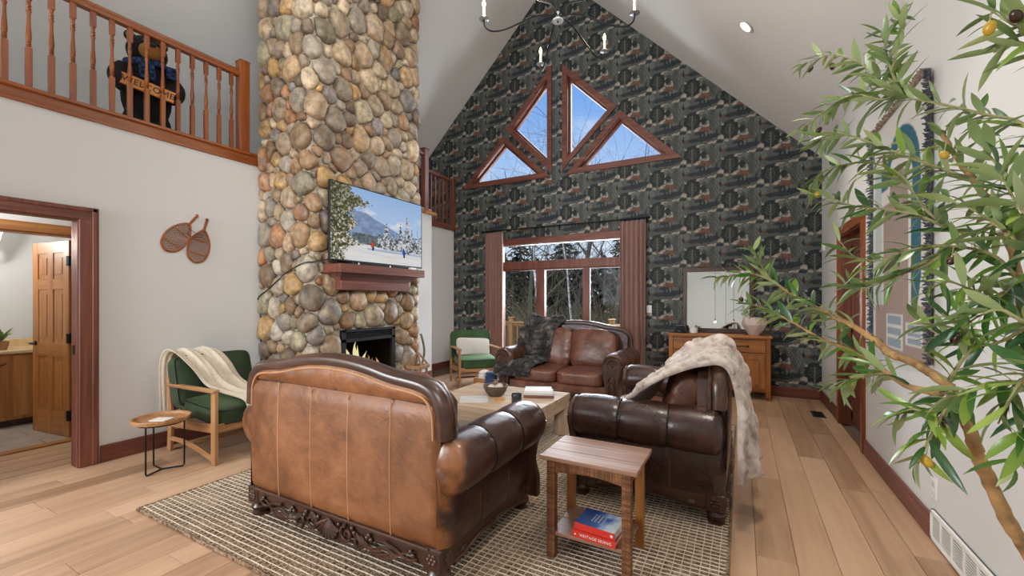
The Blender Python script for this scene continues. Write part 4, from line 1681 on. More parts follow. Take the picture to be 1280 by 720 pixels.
rail2 = thing('loft_railing', 'dark red loft railing between the chimney and the wallpapered wall', 'railing', (XREC + .02, 6.0, 0))
obj('floor_board', MB().box((0, .62, 2.895), (.06, 1.24, .10), .005), 'redwood_y', rail2)
obj('handrail', MB().box((0, .62, 3.87), (.07, 1.24, .06), .01), 'redwood_y', rail2)
bm2 = MB().box((0, 0, 3.40), (.032, .032, .9), .003).mesh('baluster', M['redwood_z'], False)
for k in range(9):
    link('baluster', bm2, rail2, (0, .12 + .125 * k, 0))
obj('newel_post', MB().box((0, 1.20, 3.43), (.09, .09, .98), .006), 'redwood_z', rail2)
np_ = thing('loft_newel_post', 'dark red newel post on the pale wall end right of the chimney', 'post', (XL - .02, 5.80, 2.90))
obj('shaft', MB().box((0, 0, .56), (.10, .10, 1.12), .006), 'redwood_z', np_)
obj('cap', MB().box((0, 0, 1.13), (.125, .125, .03), .008), 'redwood_z', np_)
obj('ledge', MB().box((.01, .07, .02), (.18, .30, .045), .006), 'oak_y', np_)
obj('rail_stub', MB().box((0, -.55, 1.03), (.06, 1.0, .05), .008), 'redwood_y', np_)
for k in range(4):
    obj('baluster', MB().box((0, -.2 - .14 * k, .53), (.032, .032, 1.0), .003), 'redwood_z', np_)
# pale under-edge of the loft beyond the chimney
struct('trim_4', MB().box((XL + .012, 5.2, 2.945), (.03, 1.5, .07), .004), 'oak_y')

# ---- black plush bear on the loft
bear = thing('plush_bear', 'black plush bear in a blue plaid scarf behind the loft railing, holding a welcome sign', 'bear', (-5.22, 1.99, 3.0), radians(-14))


def bear_body():
    m_ = MB()
    m_.ell((0, 0, .40), (.17, .20, .30), 16, 12)
    m_.ell((0, 0, .58), (.15, .18, .18), 16, 10)
    m_.ell((.02, 0, .85), (.155, .165, .155), 16, 12)
    for s in (-1, 1):
        m_.ell((-.02, s * .125, .985), (.035, .055, .055), 10, 8)
        m_.tube(smoothpath([(0, s * .16, .64), (.07, s * .215, .54), (.15, s * .19, .44), (.20, s * .15, .405)], 5), [.085] * 10 + [.078] * 6, 10)
        m_.ell((.02, s * .10, .13), (.11, .095, .15), 12, 8)
        m_.ell((.10, s * .11, .05), (.14, .085, .055), 12, 8)
        m_.ell((.205, s * .15, .41), (.055, .065, .06), 10, 8)
    me = m_.mesh('body', M['bear'], True, 180)
    o = link('body', me, bear)
    rm = o.modifiers.new('weld', 'REMESH')
    rm.mode = 'VOXEL'
    rm.voxel_size = .016
    sm = o.modifiers.new('soft', 'SMOOTH')
    sm.iterations = 4
    return o


bear_body()
mz = obj('muzzle', MB().ell((.15, .01, .815), (.100, .092, .078), 14, 10), 'muzzle', bear)
tag(mz, 'tan muzzle')
obj('nose', MB().ell((.245, .01, .845), (.020, .034, .024), 10, 8), 'black', bear)
for s in (-1, 1):
    obj('eye', MB().ell((.150, .01 + s * .055, .905), (.014, .015, .015), 8, 6), 'black', bear)
for s in (-1, 1):
    obj('inner_ear', MB().ell((.008, s * .125, .985), (.016, .032, .034), 8, 6), 'muzzle', bear)


def scarf_mat():
    m, n, out = new_mat('blue_plaid')
    tcn = n.n('ShaderNodeTexCoord')
    mp_ = n.n('ShaderNodeMapping', Vector=(tcn, 'Object'))
    mp_.inputs['Scale'].default_value = (30, 30, 30)
    ck = n.n('ShaderNodeTexChecker', Vector=mp_, Scale=1.0)
    ck.inputs['Color1'].default_value = (.02, .075, .22, 1)
    ck.inputs['Color2'].default_value = (.008, .014, .035, 1)
    b = n.n('ShaderNodeBsdfPrincipled', Base__Color=ck, Roughness=.9)
    finish(n, out, b)
    return m


M['plaid'] = scarf_mat()
sc = MB()
sc.tube([(.135 * cos(a) * 1.05 + .01, .140 * sin(a) * 1.08, .715 + .015 * sin(2 * a)) for a in [2 * pi * k / 24 for k in range(24)]], .032, 8, closed=True)
sc.grid(lambda a, b: (.19 + .02 * sin(a * 5) + .01 * sin(b * 8), -.10 + .12 * b + .03 * a, .71 - .17 * a), 8, 6)
sc.grid(lambda a, b: (.175 + .02 * sin(a * 5 + 1), .12 + .08 * b + .02 * a, .71 - .10 * a), 8, 6)
so = obj('scarf', sc, 'plaid', bear)
mo = so.modifiers.new('thick', 'SOLIDIFY')
mo.thickness = .012
tag(so, 'blue plaid scarf')
sg = MB()
sgp = [(-.20, -.052), (-.185, .0), (-.20, .052), (.20, .052), (.188, .0), (.20, -.052)]
rotm = Matrix.Translation((.275, -.02, .41)) @ Matrix.Rotation(radians(-9), 4, 'X')
sg.prism(sgp, -.012, .012, 'x', rotm)
sgo = obj('sign', sg, 'sign', bear, smooth=False)
tag(sgo, 'carved wooden sign reading WELCOME')
text_obj('lettering', 'WELCOME', .078, 'black_ink', sgo, rotm @ basis((0, 1, 0), (0, 0, 1), (.0135, 0, 0)), .004, 1.05)

# ---- two snowshoes on the left wall


def snowshoe(label, y0, z0, ang, L=.46):
    t = thing('snowshoe', label, 'snowshoe', (XL + .004, y0, z0), 0, 'snowshoes hung on the left wall')
    mt = Matrix.Rotation(ang, 4, 'X')
    # local: y along width, z along length, toe at 0, tail at L
    hw = [(0, 0), (.06, .03), (.085, .08), (.095, .14), (.09, .20), (.07, .26), (.035, .315), (.012, .34)]
    pts = [(0.0, 0.0)] + hw[1:]
    lft = [(.012, -a, b) for a, b in pts]
    rgt = [(.012, a, b) for a, b in pts]
    loop = smoothpath([Vector(p) for p in lft[::-1]] + [Vector(p) for p in rgt[1:]], 4)
    fr_ = MB().tube([mt @ p for p in loop], .0085, 7)
    obj('frame', fr_, 'rail_z', t)
    hn = MB().bar(mt @ Vector((.012, 0, .325)), mt @ Vector((.012, 0, L)), .026, .018)
    hn.ell(mt @ Vector((.012, 0, L)), (.010, .016, .016), 8, 6)
    obj('tail', hn, 'rail_z', t)
    for zb, wd in ((.09, .085), (.235, .078)):
        obj('crossbar', MB().bar(mt @ Vector((.012, -wd, zb)), mt @ Vector((.012, wd, zb)), .016, .010), 'oak_y', t)
    lace = MB()
    def half(z_):
        for (a, b), (c, d) in zip(pts, pts[1:]):
            if b <= z_ <= d:
                return a + (c - a) * (z_ - b) / (d - b)
        return 0
    for sg_ in (-1, 1):
        for k in range(-6, 17):
            seg = []
            for j in range(41):
                y_ = -.095 + .19 * j / 40
                z_ = .02 * k + sg_ * y_ * .75 + .02
                if 0.004 < z_ < .335 and abs(y_) < half(z_):
                    seg.append(mt @ Vector((.012 + .002 * sg_, y_, z_)))
            if len(seg) > 2:
                lace.tube([seg[0], seg[-1]], .0022, 4)
    lo = obj('lacing', lace, 'rail_y', t)
    lo['kind'] = 'stuff'
    return t


snowshoe('left wooden snowshoe of the pair, tail tilted up to the right', 1.985, 1.875, radians(-36))
snowshoe('right wooden snowshoe of the pair, hanging almost upright', 2.235, 1.775, radians(-14))
scord = MB().tube(smoothpath([(XL + .025, 2.175, 2.11), (XL + .03, 2.20, 2.09), (XL + .03, 2.26, 2.055), (XL + .03, 2.30, 2.06), (XL + .025, 2.31, 2.05)], 5), .003, 5)
scord.tube(smoothpath([(XL + .025, 2.165, 2.06), (XL + .03, 2.20, 2.03), (XL + .03, 2.27, 2.03), (XL + .025, 2.305, 2.035)], 5), .003, 5)
tag(obj('lashing_cord', scord, 'black'), 'thin black cord tying the two snowshoes together on the wall', 'cord')
# ================================================================ RUG
RX0, RX1, RY0, RY1 = -3.53, -.06, 1.295, 5.30
rug = obj('rug', MB().box(((RX0 + RX1) / 2, (RY0 + RY1) / 2, .007), (RX1 - RX0, RY1 - RY0, .013), .005), 'rug', smooth=False)
tag(rug, 'large woven jute rug with a cream grid under the leather loveseats', 'rug')
yn = MB()
r_ = random.Random(5)


def yarn_line(p0, p1, wd):
    n_ = max(2, int((Vector(p1) - Vector(p0)).length / .07))
    d = (Vector(p1) - Vector(p0)) / n_
    s = Vector((-d.y, d.x, 0)).normalized()
    vs, fs = [], []
    for i in range(n_ + 1):
        c = Vector(p0) + d * i + s * r_.uniform(-.0022, .0022)
        w_ = wd * r_.uniform(.75, 1.2)
        vs += [tuple(c - s * w_), tuple(c + Vector((0, 0, .0045 + r_.uniform(-.001, .0012)))), tuple(c + s * w_)]
        if i:
            a = (i - 1) * 3
            fs += [[a, a + 3, a + 4, a + 1], [a + 1, a + 4, a + 5, a + 2]]
    yn.add(vs, [q[::-1] for q in fs])


k = 0
y = RY0 + .03
while y < RY1 - .02:
    yarn_line((RX0 + .01, y, .0135), (RX1 - .01, y, .0135), .0033)
    y += .036
x = RX0 + .03
while x < RX1 - .02:
    yarn_line((x, RY0 + .01, .0130), (x, RY1 - .01, .0130), .0027)
    x += .043
yo = obj('yarn', yn, 'yarn', rug)
yo['kind'] = 'stuff'
ed = MB()
for (p0, p1) in (((RX0, RY0), (RX1, RY0)), ((RX1, RY0), (RX1, RY1)), ((RX1, RY1), (RX0, RY1)), ((RX0, RY1), (RX0, RY0))):
    n_ = 90
    ed.tube([(p0[0] + (p1[0] - p0[0]) * i / n_, p0[1] + (p1[1] - p0[1]) * i / n_, .009) for i in range(n_ + 1)], [.008 + .003 * (i % 2) for i in range(n_ + 1)], 6)
obj('binding', ed, 'rug', rug)


# ================================================================ LEATHER LOVESEATS
def back_tan_mat(name, base, tan):
    """leather that turns tan towards its back edge"""
    m, n, out = new_mat(name)
    tcn = n.n('ShaderNodeTexCoord')
    t1 = n.n('ShaderNodeTexNoise', Vector=(tcn, 'Object'), Scale=3.4, Detail=6.0, Roughness=.6, Distortion=.8)
    t2 = n.n('ShaderNodeTexNoise', Vector=(tcn, 'Object'), Scale=17., Detail=5.0, Roughness=.65)
    f = n.math('ADD', n.math('MULTIPLY', t1, .68), n.math('MULTIPLY', t2, .32))
    rb, rt = n.ramp(f, base), n.ramp(f, tan)
    sp = n.n('ShaderNodeSeparateXYZ', Vector=(tcn, 'Object'))
    yy_ = n.math('ADD', (sp, 1), n.math('MULTIPLY', n.math('SUBTRACT', t1, .5), .35))
    mr = n.n('ShaderNodeMapRange', Value=yy_, _interpolation_type='SMOOTHSTEP')
    mr.inputs['From Min'].default_value = .40
    mr.inputs['From Max'].default_value = .51
    c = n.mix(mr, (rb, 0), (rt, 0))
    b = n.n('ShaderNodeBsdfPrincipled', Base__Color=c, Roughness=.30)
    b.inputs['Coat Weight'].default_value = .3
    b.inputs['Coat Roughness'].default_value = .22
    cr = n.n('ShaderNodeTexNoise', Vector=(tcn, 'Object'), Scale=10.0, Detail=3.0, Distortion=2.2)
    bp1 = n.n('ShaderNodeBump', Height=cr, Strength=.18, Distance=.018)
    n.t.links.new(bp1.outputs[0], b.inputs['Normal'])
    finish(n, out, b)
    return m


DK = [(.3, (.018, .0065, .0055)), (.5, (.042, .0150, .011)), (.66, (.085, .031, .020)), (.8, (.15, .058, .036))]
TN = [(.32, (.125, .043, .014)), (.44, (.215, .078, .025)), (.56, (.30, .118, .041)), (.75, (.40, .175, .068))]
M['lea_arm'] = back_tan_mat('tan_backed_arm_leather', DK, TN)

CREST = [(0, 1.085), (.1, 1.082), (.2, 1.073), (.3, 1.058), (.45, 1.028), (.6, 1.012), (.68, .995), (.735, .965), (.775, .915), (.798, .85), (.805, .73)]


def crest_z(x):
    x = abs(x)
    for (a, za), (b, zb) in zip(CREST, CREST[1:]):
        if x <= b:
            return za + (zb - za) * (x - a) / (b - a)
    return CREST[-1][1]


def spiral(c, r0, r1, turns, a0, n=28, sgn=1, y=.0, squash=1.0):
    return [(c[0] + sgn * (r0 + (r1 - r0) * t) * cos(a0 + turns * 2 * pi * t), y, c[1] + squash * (r0 + (r1 - r0) * t) * sin(a0 + turns * 2 * pi * t)) for t in [i / n for i in range(n + 1)]]


def carving(mb, y, s):
    """acanthus scrolls, berries and a centre shell on an apron; s = +1 back face, -1 front face"""
    yy_ = y
    # centre shell
    for k in range(9):
        a = radians(-62 + 15.5 * k)
        p0 = Vector((0, yy_, .175))
        p1 = p0 + Vector((sin(a) * .10, s * .012, -cos(a) * .105))
        mb.tube([p0, p0.lerp(p1, .5) + Vector((0, s * .008, 0)), p1], [.004, .010, .013], 6)
    for sg in (-1, 1):
        mb.tube(spiral((sg * .145, .125), .050, .012, 1.35, pi * .5, 26, sg, yy_ + s * .006), [.012 - .007 * t / 26 for t in range(27)], 6)
        mb.tube(spiral((sg * .255, .105), .045, .010, 1.2, -pi * .3, 24, -sg, yy_ + s * .006), [.011 - .006 * t / 24 for t in range(25)], 6)
        for k in range(5):
            t = k / 4
            p0 = Vector((sg * (.22 + .03 * k), yy_ + s * .004, .155 - .014 * k))
            p1 = p0 + Vector((sg * (.10 + .02 * k), s * .010, -.035 + .012 * k))
            md = p0.lerp(p1, .5) + Vector((0, s * .006, -.022))
            mb.tube(smoothpath([p0, md, p1], 4), [.004, .007, .009, .010, .010, .009, .007, .005, .002], 6)
        mb.tube(smoothpath([(sg * .36, yy_ + s * .006, .10), (sg * .43, yy_ + s * .01, .135), (sg * .50, yy_ + s * .008, .115), (sg * .57, yy_ + s * .006, .145), (sg * .63, yy_, .165)], 5), [.011 - .0004 * i for i in range(21)], 6)
        mb.tube(smoothpath([(sg * .42, yy_ + s * .006, .16), (sg * .50, yy_ + s * .008, .145), (sg * .58, yy_ + s * .006, .115), (sg * .64, yy_, .13)], 5), .008, 6)
        for (bx_, bz) in ((.085, .165), (.19, .17), (.205, .15), (.30, .15), (.315, .165), (.33, .145), (.60, .16), (.615, .145)):
            mb.ell((sg * bx_, yy_ + s * .006, bz), (.013, .010, .013), 7, 5)


def make_loveseat(name):
    t = thing(name, '', 'loveseat')
    # --- outside back of wide tan hides
    ob = MB()
    seams = (-.46, -.153, .153, .46)
    def back_fn(a, b):
        x = -.768 + 1.536 * a
        z = .195 + .697 * b
        y = .488 + .010 * sin(pi * b) + .008 * (1 - (x / .77) ** 2)
        for s_ in seams:
            y -= .006 * exp(-((x - s_) / .007) ** 2)
        e = min(a, 1 - a, b, 1 - b)
        y -= .020 * exp(-(e / .012) ** 2)
        return (x, y, z)
    ob.grid(back_fn, 97, 18, flip=True)
    obb = obj('outside_back', ob, 'lea_tan', t, angle=70)
    tag(obb, 'tan outer back sewn from upright strips')
    sm = MB()
    for s_ in seams:
        sm.tube([(s_, .4875 + .010 * sin(pi * b) + .008 * (1 - (s_ / .77) ** 2) - .0035, .2 + .69 * b) for b in [i / 10 for i in range(11)]], .0034, 5)
    obj('seam', sm, 'welt', obb)
    tb = MB()
    def band_fn(a, b):
        x = -.772 + 1.544 * a
        zt = crest_z(x) - .035
        z = .900 + (zt - .900) * b if zt > .905 else .900 + .0 * b
        zlow = .895 if abs(x) < .70 else .895 - (abs(x) - .70) * 1.2
        z = zlow + (max(zt, zlow + .01) - zlow) * b
        y = .476 + .022 * sin(pi * min(1, b * .95 + .02)) * (1 - (abs(x) / .775) ** 8) - .010 * exp(-((x + .03) / .008) ** 2) + .003 * sin(x * 37) * sin(pi * b)
        return (x, y, z)
    tb.grid(band_fn, 97, 8, flip=True)
    tbo = obj('top_band', tb, 'lea_tan', t, angle=70)
    tag(tbo, 'tan puckered band under the crest rail')
    wl_ = MB()
    # --- crest rail of dark wood
    cp = smoothpath([(-x, z) + (0,) for x, z in CREST[::-1]] + [(x, z) + (0,) for x, z in CREST[1:]], 5)
    cpts = [(p.x, p.y) for p in cp]
    L = len(cpts)
    def crest_fn(a, b):
        i = min(L - 1, int(round(a * (L - 1))))
        p, q = cpts[max(0, i - 1)], cpts[min(L - 1, i + 1)]
        tx, tz = q[0] - p[0], q[1] - p[1]
        l_ = math.hypot(tx, tz)
        nx_, nz_ = -tz / l_, tx / l_
        an = 2 * pi * b
        cs, sn_ = cos(an), sin(an)
        ex = .045 * math.copysign(abs(cs) ** .55, cs)
        ez = .030 * math.copysign(abs(sn_) ** .55, sn_) + (.010 if abs(cs) < .5 and sn_ > 0 else 0)
        return (cpts[i][0] + nx_ * (ez - .030), .452 + ex, cpts[i][1] + nz_ * (ez - .030))
    wpts = []
    for i in range(L):
        p, q = cpts[max(0, i - 1)], cpts[min(L - 1, i + 1)]
        l_ = math.hypot(q[0] - p[0], q[1] - p[1])
        wpts.append((cpts[i][0] + (q[1] - p[1]) / l_ * .070, .494, cpts[i][1] - (q[0] - p[0]) / l_ * .070))
    wl_.tube(wpts, .006, 6)
    obj('welt', wl_, 'welt', t)
    cm_ = MB().grid(crest_fn, L, 20, cv=True)
    e = (L - 1) * 20
    cm_.f.append(list(range(20)))
    cm_.f.append([e + k for k in range(20)][::-1])
    cro = obj('crest_rail', cm_, 'dark_x', t, angle=50)
    obj('crest_bead', MB().tube([(p[0] * .995, .402, p[1] - .012) for p in cpts], .011, 6), 'dark_x', cro)
    # --- inner back board
    ib = MB()
    poly = [(-.76, .2)] + [(x, crest_z(x) - .05) for x in np.linspace(-.76, .76, 73)] + [(.76, .2)]
    ib.prism([(float(a), float(b)) for a, b in poly], .33, .474, 'y')
    obj('inside_back', ib, 'lea_dark', t)
    # --- arms
    for s in (-1, 1):
        def arm_fn(a, b):
            y = -.455 + .945 * a
            pin = 0
            for yp in (-.14, .17):
                pin += exp(-((y - yp) / .020) ** 2)
            yloc = [-.455, -.14, .17, .49]
            puff = 0
            for k in range(3):
                if yloc[k] <= y <= yloc[k + 1]:
                    puff = sin(pi * (y - yloc[k]) / (yloc[k + 1] - yloc[k])) ** .6
            R = .137 + .013 * puff - .004 * pin
            if a > .93:
                q = (a - .93) / .07
                R *= sqrt(max(0, 1 - q ** 2.6)) * .85 + .15
            if a < .03:
                R *= .93 + .07 * a / .03
            an = 2 * pi * b
            wr_ = .0022 * sin(an * 19 + 3 * sin(y * 40)) * (exp(-((y + .14) / .05) ** 2) + exp(-((y - .17) / .05) ** 2) + 1.4 * exp(-((y - .47) / .06) ** 2))
            R += wr_
            return (s * .768 + R * 1.0 * cos(an), y, .590 + R * .98 * sin(an) - .0 * a)
        am = MB().grid(arm_fn, 64, 44, cv=True, flip=True)
        am.f.append(list(range(44))[::-1])
        am.f.append([63 * 44 + k for k in range(44)])
        ao = obj('arm', am, 'lea_arm', t, angle=75)
        st_ = MB()
        for yp in (-.14, .17):
            st_.tube([(s * .768 + .1375 * cos(2 * pi * k / 30), yp, .590 + .135 * sin(2 * pi * k / 30)) for k in range(30)], .0035, 5, closed=True)
        obj('arm_seam', st_, 'dark_metal', ao)
        # side panel below the roll, rounding into the back
        sd = MB()
        def side_fn(a, b):
            y = -.46 + .95 * a
            z = .195 + .36 * b
            x = .772 + .030 * sin(pi * min(1, b * .9 + .1)) ** .8 * (1 - max(0, (a - .9) / .1) ** 2)
            if a > .94:
                x -= .020 * ((a - .94) / .06) ** 2
            if a < .04:
                x -= .015 * ((.04 - a) / .04) ** 2
            for yp in (-.14, .17):
                x -= .005 * exp(-((y - yp) / .006) ** 2)
            return (s * x, y, z)
        sd.grid(side_fn, 60, 12, flip=(s > 0))
        sd.box((s * .71, -.0, .375), (.10, .90, .36), .01)
        so_ = obj('side_panel', sd, 'lea_arm', t, angle=75)
        ss = MB()
        for yp in (-.14, .17):
            ss.tube([(s * (.772 + .030 * sin(pi * min(1, b * .9 + .1)) ** .8 - .002), yp, .2 + .28 * b) for b in [i / 8 for i in range(9)]], .0028, 5)
        obj('side_seam', ss, 'cover_brown', so_)
        # carved scroll on the arm front
        sf = MB()
        sf.lathe([(.0, .0), (.128, .0), (.128, .018), (.118, .026), (.10, .020), (.0, .020)], 26, mtx=Matrix.Translation((s * .768, -.455, .590)) @ Matrix.Rotation(pi / 2, 4, 'X'))
        pl_ = [(s * .655, .60), (s * .650, .45), (s * .675, .33), (s * .690, .22), (s * .685, .10), (s * .845, .10), (s * .845, .22), (s * .815, .33), (s * .83, .43), (s * .895, .60)]
        sf.prism(pl_, -.490, -.445, 'y')
        sfo = obj('arm_scroll', sf, 'dark_z', t)
        cv = MB()
        cv.tube([(s * .768 + p[0] * s, -.487, .590 + p[2]) for p in [(x_, 0, z_) for x_, _, z_ in spiral((0, 0), .112, .012, 1.9, -pi * .6, 44)]], [.012 - .006 * i / 44 for i in range(45)], 6)
        cv.ell((s * .768, -.492, .590), (.020, .014, .020), 10, 6)
        for k in range(4):
            zz = .42 - .075 * k
            for q in (-1, 1):
                cv.tube(smoothpath([(s * .758, -.494, zz + .05), (s * .758 + q * .032, -.500, zz + .015), (s * .758 + q * .040, -.497, zz - .03), (s * .758 + q * .012, -.494, zz - .045)], 4), [.004, .006, .008, .009, .009, .009, .009, .008, .007, .006, .005, .004, .003], 6)
        obj('scroll_carving', cv, 'dark_z', sfo)
    # --- seat deck and cushions
    dk = MB().box((0, -.06, .25), (1.40, .78, .12), .02)
    obj('seat_frame', dk, 'lea_red', t)
    for s in (-1, 1):
        cu_ = MB().cushion((s * .318, -.115, .385), (.63, .71, .175), 8.0, .16, 12)
        co = obj('seat_cushion', cu_, 'lea_red', t, angle=80)
        pip = MB()
        for zz in (.335, .435):
            pip.tube([(s * .318 + .306 * math.copysign(abs(cos(a)) ** .24, cos(a)), -.115 + .343 * math.copysign(abs(sin(a)) ** .24, sin(a)), zz) for a in [2 * pi * k / 48 for k in range(48)]], .006, 5, closed=True)
        obj('cushion_piping', pip, 'lea_dark', co)
        bc = MB()
        rot = Euler((radians(-14), 0, 0)).to_matrix().to_4x4()
        bc.cushion((s * .320, .225, .705), (.655, .22, .56), 6.0, .34, 14, rot, 1)
        # outer shoulder follows the falling crest; gathers along the edges
        vs = []
        for (x_, y_, z_) in bc.v:
            ox = abs(x_)
            if ox > .42 and z_ > .72:
                z_ -= (ox - .42) * .26 * min(1, (z_ - .72) / .12)
            y_ += .010 * sin(x_ * 55 + 4 * z_) * max(0, (z_ - .78) / .2) + .010 * sin(z_ * 46 + 9 * ox) * max(0, (ox - .42) / .2) + .010 * sin(z_ * 52) * max(0, (.14 - ox) / .14)
            vs.append((x_, y_, z_))
        bc.v = vs
        obj('back_cushion', bc, 'lea_red', t, angle=80)
    # --- carved base, corner blocks, bun feet
    for (y0, y1, yf, s) in ((.452, .488, .492, 1), (-.484, -.452, -.488, -1)):
        ap = []
        for x in np.linspace(-.70, .70, 57):
            ax = abs(x)
            z = .075 + .05 * min(1, max(0, (ax - .10) / .12)) - .035 * exp(-((ax - .25) / .05) ** 2) + .02 * exp(-((ax - .45) / .07) ** 2) - .012 * sin(ax * 30)
            ap.append((float(x), float(z)))
        ap += [(.70, .200), (-.70, .200)]
        apo = obj('apron', MB().prism(ap, y0, y1, 'y'), 'dark_x', t, smooth=False)
        cv = MB()
        carving(cv, yf, s)
        obj('apron_carving', cv, 'dark_x', apo)
        obj('apron_bead', MB().box((0, yf, .196), (1.42, .018, .014), .004), 'dark_x', apo)
    for s in (-1, 1):
        ap = []
        for y in np.linspace(-.40, .40, 41):
            z = .115 + .025 * cos(y * 2 * pi / .8 * 1.0) + .012 * exp(-(y / .05) ** 2) * -2
            ap.append((float(y), float(z)))
        ap += [(.40, .20), (-.40, .20)]
        apo = obj('side_apron', MB().prism(ap, s * .735, s * .772, 'x'), 'dark_y', t, smooth=False)
        sb_ = MB().tube([(s * .775, y, .118 + .025 * cos(y * 2 * pi / .8) - .024 * exp(-(y / .05) ** 2)) for y in np.linspace(-.38, .38, 40)], .010, 6)
        for (yy_, rr) in ((-.30, .024), (.30, .024), (0, .028)):
            sb_.lathe([(.0, .014), (rr * .5, .012), (rr, .004), (rr, 0)], 12, mtx=Matrix.Translation((s * .772, yy_, .125)) @ Matrix.Rotation(s * pi / 2, 4, 'Y'))
        obj('side_bead', sb_, 'dark_y', apo)
        for sy in (-1, 1):
            bk = MB().box((s * .725, sy * .435, .148), (.115, .115, .112), .008)
            fo_ = obj('foot', bk, 'dark_z', t, smooth=False)
            rs = MB()
            for (axis, org) in (('y', (s * .725, sy * .4935, .150)), ('x', (s * .7835, sy * .435, .150))):
                for k in range(7):
                    a = 2 * pi * k / 6
                    d = .021 if k < 6 else 0
                    c_ = (org[0] + d * cos(a), org[1], org[2] + d * sin(a)) if axis == 'y' else (org[0], org[1] + d * cos(a), org[2] + d * sin(a))
                    rs.ell(c_, (.012, .007, .012) if axis == 'y' else (.007, .012, .012), 7, 5)
            obj('rosette', rs, 'dark_z', fo_)
            bn = MB().lathe([(.040, 0), (.052, .004), (.052, .016), (.040, .022), (.056, .040), (.060, .056), (.050, .076), (.036, .086), (.042, .095)], 20, (s * .725, sy * .435, .0135))
            obj('bun', bn, 'dark_z', fo_)
    return t


s1 = make_loveseat('leather_loveseat')
s1['label'] = 'brown leather loveseat seen from behind, tan outer back towards the camera'
s1.location, s1.rotation_euler = (-2.03, 2.095, 0), (0, 0, pi)
s2 = copy_tree(s1)
s2['label'] = 'dark leather loveseat side-on beside the small wooden table, cream fur throw over its back'
s2.location, s2.rotation_euler = (-.575, 3.66, 0), (0, 0, -pi / 2)
s3 = copy_tree(s1)
s3['label'] = 'chestnut leather loveseat facing the room in front of the window, under a dark fur throw'
s3.location, s3.rotation_euler = (-2.15, 5.60, 0), (0, 0, 0)
for s_ in (s2, s3):              # only the first one turns tan at its back corners
    for ch in s_.children:
        if ch.name.split('.')[0] in ('arm', 'side_panel', 'outside_back', 'top_band'):
            ch.data = ch.data.copy()
            ch.data.materials[0] = M['lea_dark'] if s_ is s2 else M['lea_mid']
for s_ in (s1, s2, s3):
    s_['group'] = 'leather loveseats round the coffee table'


# ================================================================ THROWS
def drape(name, ctrl, nu, nv, bump, mat, parent=None, thick=.012, angle=180):
    """ctrl: (centre point, half-width vector); bump(u,v,len,width) -> offset along the cloth normal"""
    cs = smoothpath([c for c, _ in ctrl], 10)
    ws = smoothpath([w_ for _, w_ in ctrl], 10)
    L = len(cs)
    def sample(arr, u):
        t = u * (L - 1)
        i = min(L - 2, int(t))
        return arr[i].lerp(arr[i + 1], t - i)
    def pt(u, v):
        c, w_ = sample(cs, u), sample(ws, u)
        d = sample(cs, min(1, u + .01)) - sample(cs, max(0, u - .01))
        nrm = d.cross(w_)
        nrm = nrm.normalized() if nrm.length > 1e-9 else Vector((0, 0, 1))
        return c + w_ * (v * 2 - 1), nrm
    def top(a, b):
        p, nn = pt(a, b)
        return tuple(p + nn * bump(a, b))
    def bot(a, b):
        p, nn = pt(a, b)
        return tuple(p + nn * (min(bump(a, b), .02) - thick))
    mb = MB()
    mb.grid(top, nu, nv)
    o_ = len(mb.v)
    mb.grid(bot, nu, nv, flip=True)
    for i in range(nu - 1):
        for j in (0, nv - 1):
            q = [i * nv + j, (i + 1) * nv + j, o_ + (i + 1) * nv + j, o_ + i * nv + j]
            mb.f.append(q if j else q[::-1])
    for j in range(nv - 1):
        for i in (0, nu - 1):
            q = [i * nv + j, i * nv + j + 1, o_ + i * nv + j + 1, o_ + i * nv + j]
            mb.f.append(q if not i else q[::-1])
    return obj(name, mb, mat, parent, angle=angle)


def V3(x, y, z):
    return Vector((x, y, z))


def local(thing_loc, rz):
    mt = Matrix.Translation(thing_loc) @ Matrix.Rotation(rz, 4, 'Z')
    return mt, mt.to_3x3()


def to_world(ctrl, loc, rz):
    mt, m3 = local(loc, rz)
    return [(mt @ c, m3 @ w_) for c, w_ in ctrl]


jit = np.random.default_rng(11).random((40, 40))


def bubbles(nu_, nv_, amp, wave=.02):
    """irregular tufts: a dome over every jittered cell"""
    def f(u, v):
        a, b = u * nu_, v * nv_
        i0, j0 = int(a), int(b)
        d1 = d2 = 9.0
        k1 = 0.0
        for i in (i0 - 1, i0, i0 + 1):
            for j in (j0 - 1, j0, j0 + 1):
                ca, cb = i + .5 + .75 * (jit[i % 40, j % 40] - .5), j + .5 + .75 * (jit[j % 40, (i + 7) % 40] - .5)
                d = math.hypot(a - ca, b - cb)
                if d < d1:
                    d1, d2, k1 = d, d1, jit[(i + 3) % 40, (j + 5) % 40]
                elif d < d2:
                    d2 = d
        e = min(1.0, (d2 - d1) / .5)
        return amp * (.6 + .5 * k1) * sqrt(max(0.0, 1 - (1 - e) ** 2)) + .008 + wave * sin(v * 8 + u * 4)
    return f


